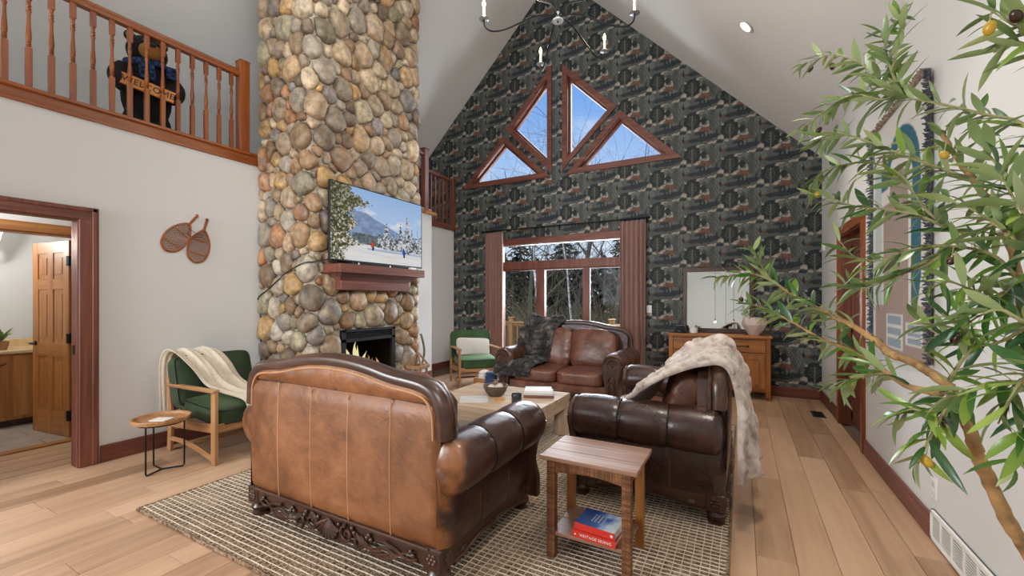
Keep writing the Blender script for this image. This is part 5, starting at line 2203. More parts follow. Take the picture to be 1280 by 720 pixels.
ctrl = [(V3(-.50, .545, .62), V3(.26, 0, 0)), (V3(-.50, .535, .92), V3(.27, 0, 0)), (V3(-.50, .46, 1.085), V3(.28, 0, -.03)), (V3(-.50, .36, 1.06), V3(.28, 0, -.03)),
        (V3(-.52, .20, .95), V3(.27, 0, 0)), (V3(-.53, .085, .74), V3(.26, .02, 0)), (V3(-.53, .01, .57), V3(.24, .03, 0)), (V3(-.53, -.12, .515), V3(.24, .04, .0)),
        (V3(-.55, -.30, .515), V3(.25, .06, .0)), (V3(-.58, -.44, .50), V3(.26, .06, 0)), (V3(-.60, -.515, .43), V3(.25, .05, 0)), (V3(-.60, -.54, .36), V3(.24, .04, 0))]
th = drape('fur_throw', to_world(ctrl, (-2.15, 5.60, 0), 0), 210, 76, bubbles(16, 5, .070), 'fur_dark')
tag(th, 'dark grey-brown bubbly fur throw over the left half of the window loveseat', 'throw blanket')


def ribs(amp):
    tuft = bubbles(22, 7, amp * .5, 0.0)

    def f(u, v):
        w_ = v * 6.0 + .35 * sin(u * 7) + .15 * sin(u * 17)
        r_ = abs(sin(pi * w_)) ** .6
        k = .7 + .3 * sin(u * 46 + 4 * sin(w_ * 2))
        hang = max(0.0, 1 - u / .30)
        return amp * .65 * r_ * k + tuft(u, v) + .010 * sin(v * 7 + u * 3) * sin(pi * u) + hang * .055 * (1 + sin(v * 11 + 1))
    return f


ctrl = [(V3(.51, .550, .30), V3(.29, 0, 0)), (V3(.51, .545, .56), V3(.29, 0, -.03)), (V3(.50, .54, .82), V3(.28, 0, -.05)), (V3(.50, .485, 1.025), V3(.275, 0, -.055)), (V3(.50, .36, 1.03), V3(.275, 0, -.055)),
        (V3(.50, .20, .96), V3(.28, -.02, -.055)), (V3(.49, .06, .84), V3(.30, -.05, -.04)), (V3(.47, -.05, .69), V3(.28, -.06, .0)), (V3(.46, -.16, .575), V3(.25, -.06, .02)), (V3(.45, -.28, .53), V3(.23, -.05, .02))]
th = drape('fur_throw', to_world(ctrl, (-.575, 3.66, 0), -pi / 2), 160, 96, ribs(.045), 'fur_cream')
tag(th, 'cream ribbed fur throw hanging over the back of the right-hand loveseat', 'throw blanket')


# ================================================================ GREEN ARMCHAIRS
def make_armchair(name, vel):
    t = thing(name, '', 'armchair')
    for s in (-1, 1):
        fl_ = MB().bar((s * .325, -.355, 0), (s * .325, -.355, .612), .034, .062, .006)
        obj('front_leg', fl_, 'chair_z', t, smooth=False)
        bl_ = MB().bar((s * .325, .400, 0), (s * .325, .375, .34), .034, .060, .006).bar((s * .325, .374, .33), (s * .325, .435, .70), .034, .050, .006)
        obj('back_leg', bl_, 'chair_z', t, smooth=False)
        obj('armrest', MB().bar((s * .325, -.385, .622), (s * .325, .425, .610), .055, .030, .008), 'chair_y', t, smooth=False)
        obj('side_rail', MB().bar((s * .325, -.34, .305), (s * .325, .385, .262), .028, .075, .006), 'chair_y', t, smooth=False)
        arc = [(s * .325, -.35 + .74 * k / 12, .035 + .085 * sin(pi * min(1, k / 12 * .62 + .02))) for k in range(13)]
        obj('runner', MB().tube(arc, .021, 6), 'chair_y', t)
    obj('front_rail', MB().box((0, -.345, .30), (.62, .028, .070), .006), 'chair_x', t, smooth=False)
    obj('back_rail', MB().box((0, .38, .285), (.62, .028, .060), .006), 'chair_x', t, smooth=False)
    obj('stretcher', MB().box((0, .05, .118), (.62, .035, .030), .006), 'chair_x', t, smooth=False)
    sl = MB()
    for k in range(5):
        sl.bar((-.31, .42 + .0, .38 + .07 * k), (.31, .42, .38 + .07 * k), .012, .03, .003)
    obj('back_slats', sl, 'chair_x', t, smooth=False)
    rs_ = Euler((radians(3.5), 0, 0)).to_matrix().to_4x4()
    se = obj('seat_cushion', MB().cushion((0, -.02, .405), (.60, .70, .155), 9.0, .14, 12, rs_), vel, t, angle=80)
    pip = MB()
    for dz in (-.058, .058):
        pip.tube([rs_ @ V3(.297 * math.copysign(abs(cos(a)) ** .22, cos(a)), .347 * math.copysign(abs(sin(a)) ** .22, sin(a)), dz) + V3(0, -.02, .405) for a in [2 * pi * k / 48 for k in range(48)]], .006, 5, closed=True)
    obj('seat_piping', pip, 'piping', se)
    rb_ = Euler((radians(-15), 0, 0)).to_matrix().to_4x4()
    bk = obj('back_cushion', MB().cushion((0, .315, .635), (.69, .14, .48), 9.0, .40, 12, rb_, 1), vel, t, angle=80)
    pip = MB()
    for dy in (-.058, .058):
        pip.tube([rb_ @ V3(.338 * math.copysign(abs(cos(a)) ** .22, cos(a)), dy, .228 * math.copysign(abs(sin(a)) ** .22, sin(a))) + V3(0, .315, .635) for a in [2 * pi * k / 56 for k in range(56)]], .007, 5, closed=True)
    obj('back_piping', pip, 'piping', bk)
    return t


c1 = make_armchair('armchair', 'velvet')
c1['label'] = 'dark green velvet armchair with a wooden frame against the left wall, cream blanket over it'
c1['group'] = 'green velvet armchairs'
C1L, C1R = (-4.275, 2.285, 0), pi / 2
c1.location, c1.rotation_euler = C1L, (0, 0, C1R)
c2 = make_armchair('armchair', 'velvet2')
c2['label'] = 'green velvet armchair with a wooden frame in the far corner, white lumbar pillow on it'
c2['group'] = 'green velvet armchairs'
C2L, C2R = (-3.88, 5.88, 0), radians(47)
c2.location, c2.rotation_euler = C2L, (0, 0, C2R)

ctrl = [(V3(-.22, .545, .27), V3(.11, 0, 0)), (V3(-.21, .548, .50), V3(.13, 0, 0)), (V3(-.20, .53, .78), V3(.15, 0, 0)), (V3(-.17, .455, .905), V3(.175, 0, .0)), (V3(-.13, .335, .895), V3(.19, 0, .0)),
        (V3(-.07, .20, .77), V3(.18, .02, .02)), (V3(-.01, .115, .62), V3(.18, .04, .02)), (V3(.06, -.01, .535), V3(.18, .05, .0)), (V3(.10, -.18, .520), V3(.19, .04, 0)), (V3(.12, -.335, .50), V3(.20, .01, 0)),
        (V3(.12, -.405, .44), V3(.205, 0, 0)), (V3(.12, -.425, .34), V3(.205, 0, 0)), (V3(.12, -.43, .25), V3(.21, 0, 0))]
bl_ = drape('cream_blanket', to_world(ctrl, C1L, C1R), 110, 48, lambda u, v: .010 + .016 * sin(v * 16 + 2 * sin(u * 5)) * (.5 + .5 * sin(pi * u)) + .006 * sin(v * 37 + u * 9), 'cream_cloth', thick=.006)
tag(bl_, 'cream knitted blanket draped over the back and seat of the left armchair', 'throw blanket')
rp = Matrix.Rotation(C2R, 4, 'Z') @ Euler((radians(-20), radians(3), 0)).to_matrix().to_4x4()
pc = Matrix.Translation(C2L) @ Matrix.Rotation(C2R, 4, 'Z') @ V3(.0, .13, .605)
pw_ = obj('lumbar_pillow', MB().cushion(pc, (.56, .08, .30), 9.0, 1.0, 12, rp, 1), 'linen', angle=80)
tag(pw_, 'white linen lumbar pillow with a centre seam on the far green armchair', 'pillow')
obj('pillow_seam', MB().tube([pc + rp.to_3x3() @ V3(-.03, -.104 + .05 * (k / 5 - 1) ** 2 * .9, -.135 + .027 * k) for k in range(11)], .004, 5), 'cover_grey', pw_)

# crate with folded cloth by the far armchair
cr_ = thing('wooden_crate', 'small woven wooden crate by the far armchair holding folded cloths', 'crate', (-3.27, 5.33, 0), radians(10))
for k in range(5):
    for s in (-1, 1):
        obj('slat', MB().box((0, s * .13, .03 + .052 * k), (.36, .012, .046), .003), 'oak_x', cr_, smooth=False)
        obj('end_slat', MB().box((s * .18, 0, .03 + .052 * k), (.012, .27, .046), .003), 'oak_y', cr_, smooth=False)
obj('bottom', MB().box((0, 0, .015), (.35, .25, .012), .002), 'oak_x', cr_, smooth=False)
obj('handle', MB().tube(smoothpath([(-.185, 0, .24), (-.19, 0, .30), (-.12, 0, .345)], 5), .009, 6), 'oak_x', cr_)


def cloth_lump(name, c, s, rz, mat, label):
    mb = MB()
    for k in range(4):
        mb.cushion((c[0] + .004 * k, c[1] - .003 * k, c[2] + s[2] * .25 * k), (s[0] * (1 - .05 * k), s[1] * (1 - .04 * k), s[2] * .3), 4, .25, 6, (0.02 * (k - 1), .03 * (k % 2), rz + .06 * k))
    o = obj(name, mb, mat, angle=80)
    return tag(o, label, 'cloth')


cloth_lump('folded_cloth', (-3.20, 5.29, .20), (.20, .20, .17), .3, 'navy', 'folded navy blue cloth on the right of the wooden crate')
cloth_lump('folded_cloth', (-3.36, 5.33, .20), (.13, .20, .17), -.1, 'linen', 'folded white cloth on the left of the wooden crate')

# ================================================================ ROUND TRAY TABLE
tt_ = thing('tray_table', 'small round wooden tray table on thin black metal legs by the left wall', 'side table', (-4.20, 1.70, 0))
tray = MB().lathe([(.0, .415), (.165, .415), (.178, .42), (.186, .438), (.196, .440), (.198, .432), (.188, .405), (.165, .398), (0, .398)], 40)
obj('tray', tray, 'chair_x', tt_)
lg = MB()
ring_ = [(.155 * cos(2 * pi * k / 32), .155 * sin(2 * pi * k / 32), .393) for k in range(32)]
lg.tube(ring_, .006, 6, closed=True)
obj('ring', lg, 'black_metal', tt_)
for a in (-62, 58, 178):
    p = (.15 * cos(radians(a)), .15 * sin(radians(a)))
    obj('leg', MB().tube([(p[0], p[1], .393), (p[0], p[1], .02), (p[0] * .94, p[1] * .94, .007), (0, 0, .007)], .006, 6), 'black_metal', tt_)
nb = obj('notepad', MB().box((0, 0, .004), (.13, .10, .008), .001), 'cover_white', smooth=False, loc=(-4.18, 1.69, .416))
nb.rotation_euler = (0, 0, .5)
tag(nb, 'small white notepad lying on the round tray table', 'notepad')

# ================================================================ RUSTIC SIDE TABLE, BOOKS
st = thing('side_table', 'small reclaimed-wood side table with a lower shelf beside the dark loveseat', 'side table', (-.7025, 2.28, .0135))
for k in range(3):
    obj('top_plank', MB().box((0, -.128 + .128 * k, .537), (.52, .1265, .022), .003), 'barn_top', st, smooth=False)
for sx in (-1, 1):
    for sy in (-1, 1):
        obj('leg', MB().box((sx * .202, sy * .150, .263), (.046, .046, .526), .003), 'sawn_z' if sy < 0 else 'oak_z', st, smooth=False)
for sy in (-1, 1):
    ap = [(-.18, .526), (-.18, .455)] + [(float(x), .455 + .018 * float(cos(x / .18 * pi / 2))) for x in np.linspace(-.178, .178, 9)] + [(.18, .455), (.18, .526)]
    obj('apron', MB().prism(ap, sy * .150 - .011, sy * .150 + .011, 'y'), 'sawn_x', st, smooth=False)
for sx in (-1, 1):
    obj('side_apron', MB().box((sx * .202, 0, .49), (.022, .26, .07), .002), 'sawn_y', st, smooth=False)
for k in range(2):
    obj('shelf_board', MB().box((0, -.083 + .166 * k, .131), (.40, .164, .020), .003), 'barn_top', st, smooth=False)


def book(name, loc, rz, sx, sy, h, cover, label, cat='book', spine=None, group=None, spine_mat=None):
    """closed book; spine along x on the -y side"""
    t = thing(name, label, cat, loc, rz, group)
    obj('pages', MB().box((0, .003, h / 2), (sx - .010, sy - .008, h - .006), .001), 'paper', t, smooth=False)
    cv = MB().box((0, 0, .0015), (sx, sy, .003), .0008).box((0, 0, h - .0015), (sx, sy, .003), .0008)
    obj('cover', cv, cover, t, smooth=False)
    sp = obj('spine', MB().box((0, -sy / 2, h / 2), (sx, .004, h), .001), spine_mat or cover, t, smooth=False)
    return t, sp


def blue_cover():
    m, n, out = new_mat('blue_mountain_cover')
    tcn = n.n('ShaderNodeTexCoord')
    t = n.n('ShaderNodeTexNoise', Vector=(tcn, 'Object'), Scale=14., Detail=4.0)
    sp = n.n('ShaderNodeSeparateXYZ', Vector=(tcn, 'Object'))
    f = n.math('ADD', n.math('MULTIPLY', (sp, 0), 4.0), n.math('MULTIPLY', t, 1.0))
    r = n.ramp(f, [(.20, (.012, .06, .27)), (.60, (.03, .14, .46)), (.74, (.30, .46, .74)), (.86, (.72, .78, .86))])
    b = n.n('ShaderNodeBsdfPrincipled', Base__Color=r, Roughness=.3)
    finish(n, out, b)
    return m


M['blue_cover'] = blue_cover()
bz = .0135 + .1415
b1, sp1 = book('coffee_table_book', (-.665, 2.205, bz), radians(-3), .235, .185, .036, 'red', 'red-spined book titled VINTAGE SKIING, lower of the two on the side table shelf', group='books on the side table shelf')
text_obj('spine_lettering', 'VINTAGE SKIING', .0205, 'white_ink', sp1, basis((1, 0, 0), (0, 0, 1), (.012, -.0955, .0175)), .001, 1.12)
obj('badge', MB().prism([(-.104, .014), (-.092, .014), (-.098, .024)], -.0962, -.0942, 'y'), 'white_ink', sp1, smooth=False)
b2, sp2 = book('coffee_table_book', (-.662, 2.212, bz + .037), radians(-5), .222, .178, .034, 'blue_cover', 'book with a blue snowy cover, upper of the two on the side table shelf', group='books on the side table shelf', spine_mat='red')
pr_ = MB()
for k, (x_, l_) in enumerate(((-.035, .06), (-.018, .085), (.002, .09), (.022, .07))):
    for j in range(5):
        pr_.box((x_, -.028 + .017 * j, .0342), (.009, .012 * l_ / .09, .0006), .0001)
tag(obj('title_print', pr_, 'cover_grey', b2, smooth=False), 'pale print on the blue cover')
obj('badge', MB().lathe([(.007, 0), (.007, .001)], 12, mtx=Matrix.Translation((.095, -.0905, .017)) @ Matrix.Rotation(pi / 2, 4, 'X')), 'white_ink', sp2)

# ================================================================ COFFEE TABLE
CX, CY = -2.145, 3.695
ctb = thing('coffee_table', 'large square pale oak coffee table on thick block legs between the loveseats', 'coffee table', (CX, CY, .0135))
for k in range(7):
    obj('top_plank', MB().box((0, -.4157 + .13857 * k, .390), (1.15, .1372, .052), .003), 'pale_x', ctb, smooth=False)
for s in (-1, 1):
    obj('apron', MB().box((0, s * .470, .325), (1.13, .03, .085), .003), 'pale_x', ctb, smooth=False)
    obj('end_apron', MB().box((s * .560, 0, .325), (.03, .91, .085), .003), 'pale_y', ctb, smooth=False)
    for s2_ in (-1, 1):
        obj('leg', MB().box((s * .505, s2_ * .415, .182), (.12, .12, .364), .005), 'pale_z', ctb, smooth=False)
TZ = .0135 + .416
bw = thing('bowl', 'brown turned wooden bowl on the coffee table holding pale balls', 'bowl', (-2.19, 3.70, TZ))
obj('shell', MB().lathe([(0, 0), (.065, 0), (.072, .008), (.105, .045), (.125, .098), (.128, .108), (.118, .108), (.098, .055), (.060, .022), (0, .018)], 36), 'bowl', bw)
for (dx, dy, dz, r_, lb) in ((-.045, -.01, .075, .040, 'leftmost pale ball in the brown bowl'), (.040, -.035, .078, .042, 'nearest pale ball in the brown bowl'), (.020, .050, .080, .040, 'rear pale ball in the brown bowl')):
    o = obj('decor_ball', MB().ell((0, 0, 0), (r_, r_, r_ * .92), 16, 10), 'ball', loc=(-2.19 + dx, 3.70 + dy, TZ + dz))
    tag(o, lb, 'ball', 'pale balls in the brown bowl')
o = obj('coaster', MB().lathe([(0, 0), (.05, 0), (.05, .007), (0, .007)], 24), 'sign', loc=(-2.06, 3.56, TZ))
tag(o, 'round orange wooden coaster in front of the brown bowl', 'coaster')
cd = thing('candle_jar', 'dark smoked-glass candle jar on the coffee table', 'candle', (-1.845, 3.50, TZ))
obj('jar', MB().lathe([(0, 0), (.043, 0), (.048, .006), (.048, .092), (.046, .095), (.043, .092), (.043, .062), (0, .062)], 28), 'candle', cd)
obj('wax', MB().lathe([(0, .0625), (.0425, .0625), (.0425, .066), (0, .066)], 24), 'cover_grey', cd)
book('magazine', (-2.27, 3.43, TZ), radians(32), .27, .21, .018, 'cover_grey', 'grey magazine near the front corner of the coffee table', 'magazine')
book('hardback_book', (-1.80, 3.90, TZ), radians(24), .30, .23, .026, 'cover_brown', 'brown-edged hardback, lowest of three stacked on the coffee table', group='books stacked on the coffee table')
book('hardback_book', (-1.805, 3.905, TZ + .027), radians(22), .29, .22, .022, 'cover_grey', 'pale grey hardback, middle of three stacked on the coffee table', group='books stacked on the coffee table')
book('hardback_book', (-1.81, 3.91, TZ + .050), radians(25), .27, .21, .020, 'cover_white', 'white hardback, topmost of three stacked on the coffee table', group='books stacked on the coffee table')
# ================================================================ DRESSER AND WHAT STANDS ON IT
DX, DY = -.31, 7.02
ds = thing('dresser', 'honey pine dresser with two drawers and cupboard doors below the mirror', 'dresser', (DX, DY, 0))
DW, DD, DHt = 1.33, .40, .895
for sx in (-1, 1):
    for sy in (-1, 1):
        obj('leg', MB().box((sx * (DW / 2 - .03), sy * (DD / 2 - .03), .43), (.06, .06, .86), .004), 'rustic_z', ds, smooth=False)
    obj('side_panel', MB().box((sx * (DW / 2 - .035), 0, .48), (.02, DD - .10, .74), .002), 'rustic_z', ds, smooth=False)
for k in range(3):
    obj('top_board', MB().box((0, -.143 + .143 * k, .877), (DW + .04, .142, .034), .004), 'rustic_x', ds, smooth=False)
fr_ = MB()
fr_.box((0, -DD / 2 + .02, .635), (DW - .12, .03, .03), .002)
fr_.box((0, -DD / 2 + .02, .135), (DW - .12, .03, .05), .002)
fr_.box((0, -DD / 2 + .02, .852), (DW - .12, .03, .022), .002)
fr_.box((0, -DD / 2 + .02, .75), (.05, .03, .22), .002)
obj('face_frame', fr_, 'rustic_x', ds, smooth=False)
obj('carcass', MB().box((0, .02, .48), (DW - .08, DD - .08, .74), .002), 'dark_x', ds, smooth=False)
for s in (-1, 1):
    d_ = obj('drawer', MB().box((s * .316, -DD / 2 + .015, .745), (.57, .03, .175), .004), 'rustic_x', ds, smooth=False)
    pl = MB().tube(smoothpath([(s * .316 - .075, -DD / 2 - .002, .745), (s * .316 - .065, -DD / 2 - .028, .745), (s * .316 + .065, -DD / 2 - .028, .745), (s * .316 + .075, -DD / 2 - .002, .745)], 5), .0075, 8)
    for q in (-1, 1):
        pl.lathe([(.016, 0), (.016, .006), (.008, .008)], 10, mtx=Matrix.Translation((s * .316 + q * .075, -DD / 2, .745)) @ Matrix.Rotation(pi / 2, 4, 'X'))
    obj('drawer_pull', pl, 'black_metal', d_)
    x0 = s * .365
    dr_ = MB()
    dr_.box((x0, -DD / 2 + .022, .39), (.36, .016, .38), .002)
    dd_ = obj('door', dr_, 'rustic_z', ds, smooth=False)
    fm = MB()
    for q in (-1, 1):
        fm.box((x0 + q * .205, -DD / 2 + .012, .39), (.065, .028, .455), .003)
        fm.box((x0, -DD / 2 + .013, .39 + q * .200), (.36, .026, .06), .003)
    obj('door_frame', fm, 'rustic_z', dd_, smooth=False)
    obj('door_pull', MB().tube(smoothpath([(x0 - s * .205, -DD / 2 - .003, .44), (x0 - s * .205, -DD / 2 - .028, .45), (x0 - s * .205, -DD / 2 - .028, .53), (x0 - s * .205, -DD / 2 - .003, .54)], 4), .007, 8), 'black_metal', dd_)

DT = .8945
mr = thing('wall_mirror', 'large rectangular mirror in a dark brown frame leaning on the wall above the dresser', 'mirror', (-.327, 7.19, DT + .002))
MWd, MHt = .985, 1.0
mf = MB()
for s in (-1, 1):
    mf.box((s * (MWd / 2 - .032), 0, MHt / 2), (.064, .035, MHt), .004)
    mf.box((0, 0, MHt / 2 + s * (MHt / 2 - .032)), (MWd - .12, .035, .064), .004)
obj('frame', mf, 'dark_z', mr, smooth=False)
obj('glass', MB().box((0, .002, MHt / 2), (MWd - .12, .008, MHt - .12), 0), 'mirror', mr, smooth=False)
obj('backing', MB().box((0, .012, MHt / 2), (MWd - .08, .008, MHt - .08), 0), 'black', mr, smooth=False)
mr.rotation_euler = (radians(-1.9), 0, 0)
ht = thing('hat', 'black felt hat lying on the left end of the dresser', 'hat', (-.83, 6.98, DT))
obj('brim', MB().lathe([(0, .004), (.10, .004), (.145, .016), (.148, .020), (.10, .010), (0, .010)], 30), 'felt', ht)
obj('crown', MB().lathe([(.088, .008), (.084, .06), (.074, .105), (.05, .112), (.02, .104), (0, .100)], 26), 'felt', ht)
obj('band', MB().lathe([(.0885, .010), (.0875, .035), (.086, .035), (.087, .010)], 26), 'black', ht)
jr = thing('lidded_pot', 'small white ceramic pot with a lid beside the mirror', 'pot', (-.64, 6.98, DT))
obj('body', MB().lathe([(0, 0), (.056, 0), (.062, .006), (.062, .075), (.058, .08), (0, .08)], 26), 'ceramic', jr)
obj('lid', MB().lathe([(.064, .079), (.064, .086), (.03, .094), (.010, .097), (.012, .110), (.008, .116), (0, .117)], 26), 'ceramic', jr)
obj('spoon', MB().tube([(.03, 0, .08), (.085, 0, .095)], .004, 6), 'dark_metal', jr)
pk = thing('faceted_planter', 'large faceted blush planter standing at the right end of the dresser', 'planter', (.16, 6.96, DT))
fm = MB()
prof = [(.075, 0), (.165, .15), (.150, .25), (.135, .25), (.145, .16), (.06, .03)]
for i, (r_, z_) in enumerate(prof):
    for k in range(7):
        a = 2 * pi * (k + .5 * (i == 1 or i == 4)) / 7
        fm.v.append((r_ * cos(a), r_ * sin(a), z_))
for i in range(len(prof) - 1):
    for k in range(7):
        a, b, c, d = i * 7 + k, i * 7 + (k + 1) % 7, (i + 1) * 7 + (k + 1) % 7, (i + 1) * 7 + k
        if i in (0, 3):
            fm.f += [[a, b, d], [b, c, d]]
        else:
            fm.f += [[a, b, c], [a, c, d]]
fm.f.append(list(range(7))[::-1])
fm.f.append([35 + k for k in range(7)])
obj('shell', fm, 'pink', pk, smooth=False)


# ================================================================ CURTAINS
def curtain(label, x0, x1, edge=None):
    y = YF - .11
    def fn(a, b):
        x = x0 + (x1 - x0) * a
        k = 2 * pi * 5.5
        amp = .040 * (.75 + .25 * b)
        return (x + .012 * sin(a * k * .5 + 1) * b, y + amp * sin(a * k) + .008 * sin(a * 41), 2.715 - 2.685 * b)
    mb = MB().grid(fn, 110, 14, flip=True)
    t = thing('curtain', label, 'curtain', (0, 0, 0), 0, 'mauve curtains at the patio window')
    o = obj('panel', mb, 'curtain', t, angle=180)
    md = o.modifiers.new('thick', 'SOLIDIFY')
    md.thickness = .004
    if edge is not None:
        e = MB().grid(lambda a, b: (edge + .012 * a, y + .035 * a - .02, 2.70 - 2.66 * b), 3, 12)
        eo = obj('lining', e, 'curtain_edge', t, angle=180)
        md = eo.modifiers.new('thick', 'SOLIDIFY')
        md.thickness = .004
        tag(eo, 'pale lining turned out along the edge')
    rg = MB()
    for k in range(7):
        xx = x0 + (x1 - x0) * (k + .5) / 7
        rg.tube([(xx, y + .030 * cos(a), 2.742 + .022 * sin(a)) for a in [2 * pi * q / 14 for q in range(14)]], .0035, 5, closed=True)
    obj('rings', rg, 'black_metal', t)


curtain('mauve-brown curtain on the left of the patio window', -4.47, -4.09, -4.082)
curtain('mauve-brown curtain on the right of the patio window', -1.80, -1.385)
rd = thing('curtain_rod', 'long black curtain rod above the patio window', 'curtain rod', (0, YF - .11, 2.745))
obj('pole', MB().tube([(-4.52, 0, 0), (-1.35, 0, 0)], .0125, 10), 'black_metal', rd)
for x_ in (-4.53, -1.34):
    obj('finial', MB().ell((x_, 0, 0), (.035, .024, .024), 10, 8), 'black_metal', rd)
for x_ in (-4.49, -2.93, -1.38):
    obj('bracket', MB().bar((x_, 0, 0), (x_, .105, 0), .016, .016).box((x_, .10, 0), (.03, .012, .07), .003), 'black_metal', rd)

# ================================================================ SWITCHES, VENTS, CEILING LAMP
sw = thing('light_switch', 'white switch plate on the wallpaper right of the curtain', 'switch', (-1.345, YF - .008, 1.245))
obj('plate', MB().box((0, 0, 0), (.085, .008, .125), .003), 'white', sw)
for s in (-1, 1):
    obj('rocker', MB().box((s * .017, -.006, 0), (.026, .006, .06), .002), 'white', sw)
sw = thing('light_switch', 'wide white switch plate on the right wall behind the olive branches', 'switch', (XR - .004, 2.735, 1.32))
obj('plate', MB().box((0, 0, 0), (.008, .165, .118), .003), 'white', sw)
for k in (-1, 0, 1):
    obj('rocker', MB().box((-.006, k * .046, 0), (.006, .03, .062), .002), 'white', sw)
sw = thing('wall_outlet', 'white power outlet low on the right wall above the vent', 'outlet', (XR - .004, 3.325, .305))
obj('plate', MB().box((0, 0, 0), (.008, .075, .118), .003), 'white', sw)
for s in (-1, 1):
    obj('socket', MB().box((-.005, 0, s * .025), (.005, .032, .034), .002), 'cover_grey', sw)
th_ = thing('door_chime', 'round white sensor high on the right wall near the far corner', 'sensor', (XR - .012, 7.05, 2.105))
obj('housing', MB().lathe([(.055, 0), (.055, .02), (.045, .03), (0, .032)], 22, mtx=Matrix.Translation((.012, 0, 0)) @ Matrix.Rotation(-pi / 2, 4, 'Y')), 'white', th_)

rg = thing('wall_register', 'long white louvered air return grille at the foot of the right wall', 'vent', (XR - .011, 2.42, .012))
RL, RH = 1.83, .175
g = MB()
g.box((.004, 0, RH / 2), (.006, RL, RH), .001)
obj('backplate', g, 'black', rg, smooth=False)
g = MB()
for s in (-1, 1):
    g.box((-.003, 0, RH / 2 + s * (RH / 2 - .012)), (.014, RL, .024), .003)
    g.box((-.003, s * (RL / 2 - .012), RH / 2), (.014, .024, RH), .003)
obj('frame', g, 'white', rg, smooth=False)
nb_ = 13
for k in range(1, nb_):
    obj('divider', MB().box((-.003, -RL / 2 + RL * k / nb_, RH / 2), (.012, .018, RH - .03), .002), 'white', rg, smooth=False)
lvm = MB().box((0, 0, 0), (.012, RL - .05, .0045), .001, (0, .25, 0)).mesh('louver', M['white'], False)
for k in range(9):
    link('louver', lvm, rg, (-.002, 0, .030 + .0145 * k))
fv = thing('floor_vent', 'small bronze floor vent in the planks near the far right corner', 'vent', (.82, 6.33, .002))
obj('frame', MB().box((0, 0, 0), (.13, .30, .006), .002), 'dark_metal', fv, smooth=False)
for k in range(9):
    obj('slat', MB().box((0, -.12 + .03 * k, .004), (.095, .008, .004), .001), 'black_metal', fv, smooth=False)

cl_n = Vector((-1, 0, -1)).normalized()
lt = thing('recessed_light', 'round recessed downlight glowing in the sloped white ceiling', 'ceiling light', (.046 - .004, 5.17, 4.32 - .004 + .0))
mtx = Vector((0, 0, 1)).rotation_difference(cl_n).to_matrix().to_4x4()
obj('trim_ring', MB().lathe([(.052, .0), (.085, .0), (.088, .006), (.080, .012), (.055, .008)], 28, mtx=mtx), 'ceramic', lt)
obj('lens', MB().lathe([(0, .004), (.060, .004), (.060, .013), (0, .014)], 24, mtx=mtx), 'bulb_white', lt)

# ================================================================ CHANDELIER
HX, HY, HZ = -1.335, 3.265, 3.71
ch = thing('chandelier', 'black six-arm candle chandelier hanging from the sloped ceiling', 'chandelier', (HX, HY, HZ))
obj('hub', MB().lathe([(0, -.012), (.044, -.012), (.046, -.006), (.044, 0), (.018, .006), (.016, .06), (.010, .07)], 24), 'pan_steel', ch)
obj('boss', MB().ell((0, 0, -.014), (.009, .009, .006), 10, 6), 'black_metal', ch)
top_z = roof_z(HX) - HZ
obj('rod', MB().tube([(0, 0, .05), (0, 0, top_z - .02)], .008, 8), 'black_metal', ch)
obj('canopy', MB().lathe([(.0, -.05), (.05, -.04), (.065, -.01), (.065, .06)], 20, (0, 0, top_z)), 'black_metal', ch)
for a in (16, 68, 128, 214, 272, 322):
    d = Vector((cos(radians(a)), sin(radians(a)), 0))
    P = lambda r_, z_: d * r_ + Vector((0, 0, z_))
    am = MB().tube(smoothpath([P(.015, .03), P(.10, .035), P(.20, .015), P(.32, -.045), P(.44, -.105), P(.54, -.125), P(.595, -.10), P(.61, -.055), P(.61, -.035)], 5), .0068, 7)
    ao = obj('arm', am, 'black_metal', ch)
    c = P(.61, -.035)
    obj('drip_pan', MB().lathe([(0, 0), (.036, 0), (.042, .004), (.040, .007), (0, .004)], 20, tuple(c)), 'pan_steel', ch)
    cn = obj('candle_sleeve', MB().lathe([(.0125, .004), (.0125, .095), (.006, .100)], 12, tuple(c)), 'ceramic', ch)
    obj('bulb', MB().lathe([(.005, .100), (.013, .118), (.014, .132), (.008, .152), (.001, .170)], 10, tuple(c)), 'bulb', cn)
    point('candle_light', tuple(Vector((HX, HY, HZ)) + c + Vector((0, 0, .21))), 5.5)

# three pendants over the unseen kitchen end; they show in the mirror
for (x_, y_, z_, lb) in ((-.82, .2, 1.22, 'left'), (-.24, .2, 1.22, 'right'), (-.52, -1.0, .60, 'middle')):
    pz = roof_z(x_)
    pe = thing('pendant_lamp', '%s bare-bulb pendant on a long cord, seen reflected in the mirror' % lb, 'pendant', (x_, y_ - 2.4, z_), 0, 'pendants reflected in the mirror')
    obj('cord', MB().tube([(0, 0, .13), (0, 0, pz - z_)], .006, 6), 'black', pe)
    obj('socket', MB().lathe([(.018, .05), (.02, .10), (.012, .13)], 12), 'dark_metal', pe)
    obj('bulb', MB().ell((0, 0, .02), (.032, .032, .038), 12, 8), 'bulb', pe)

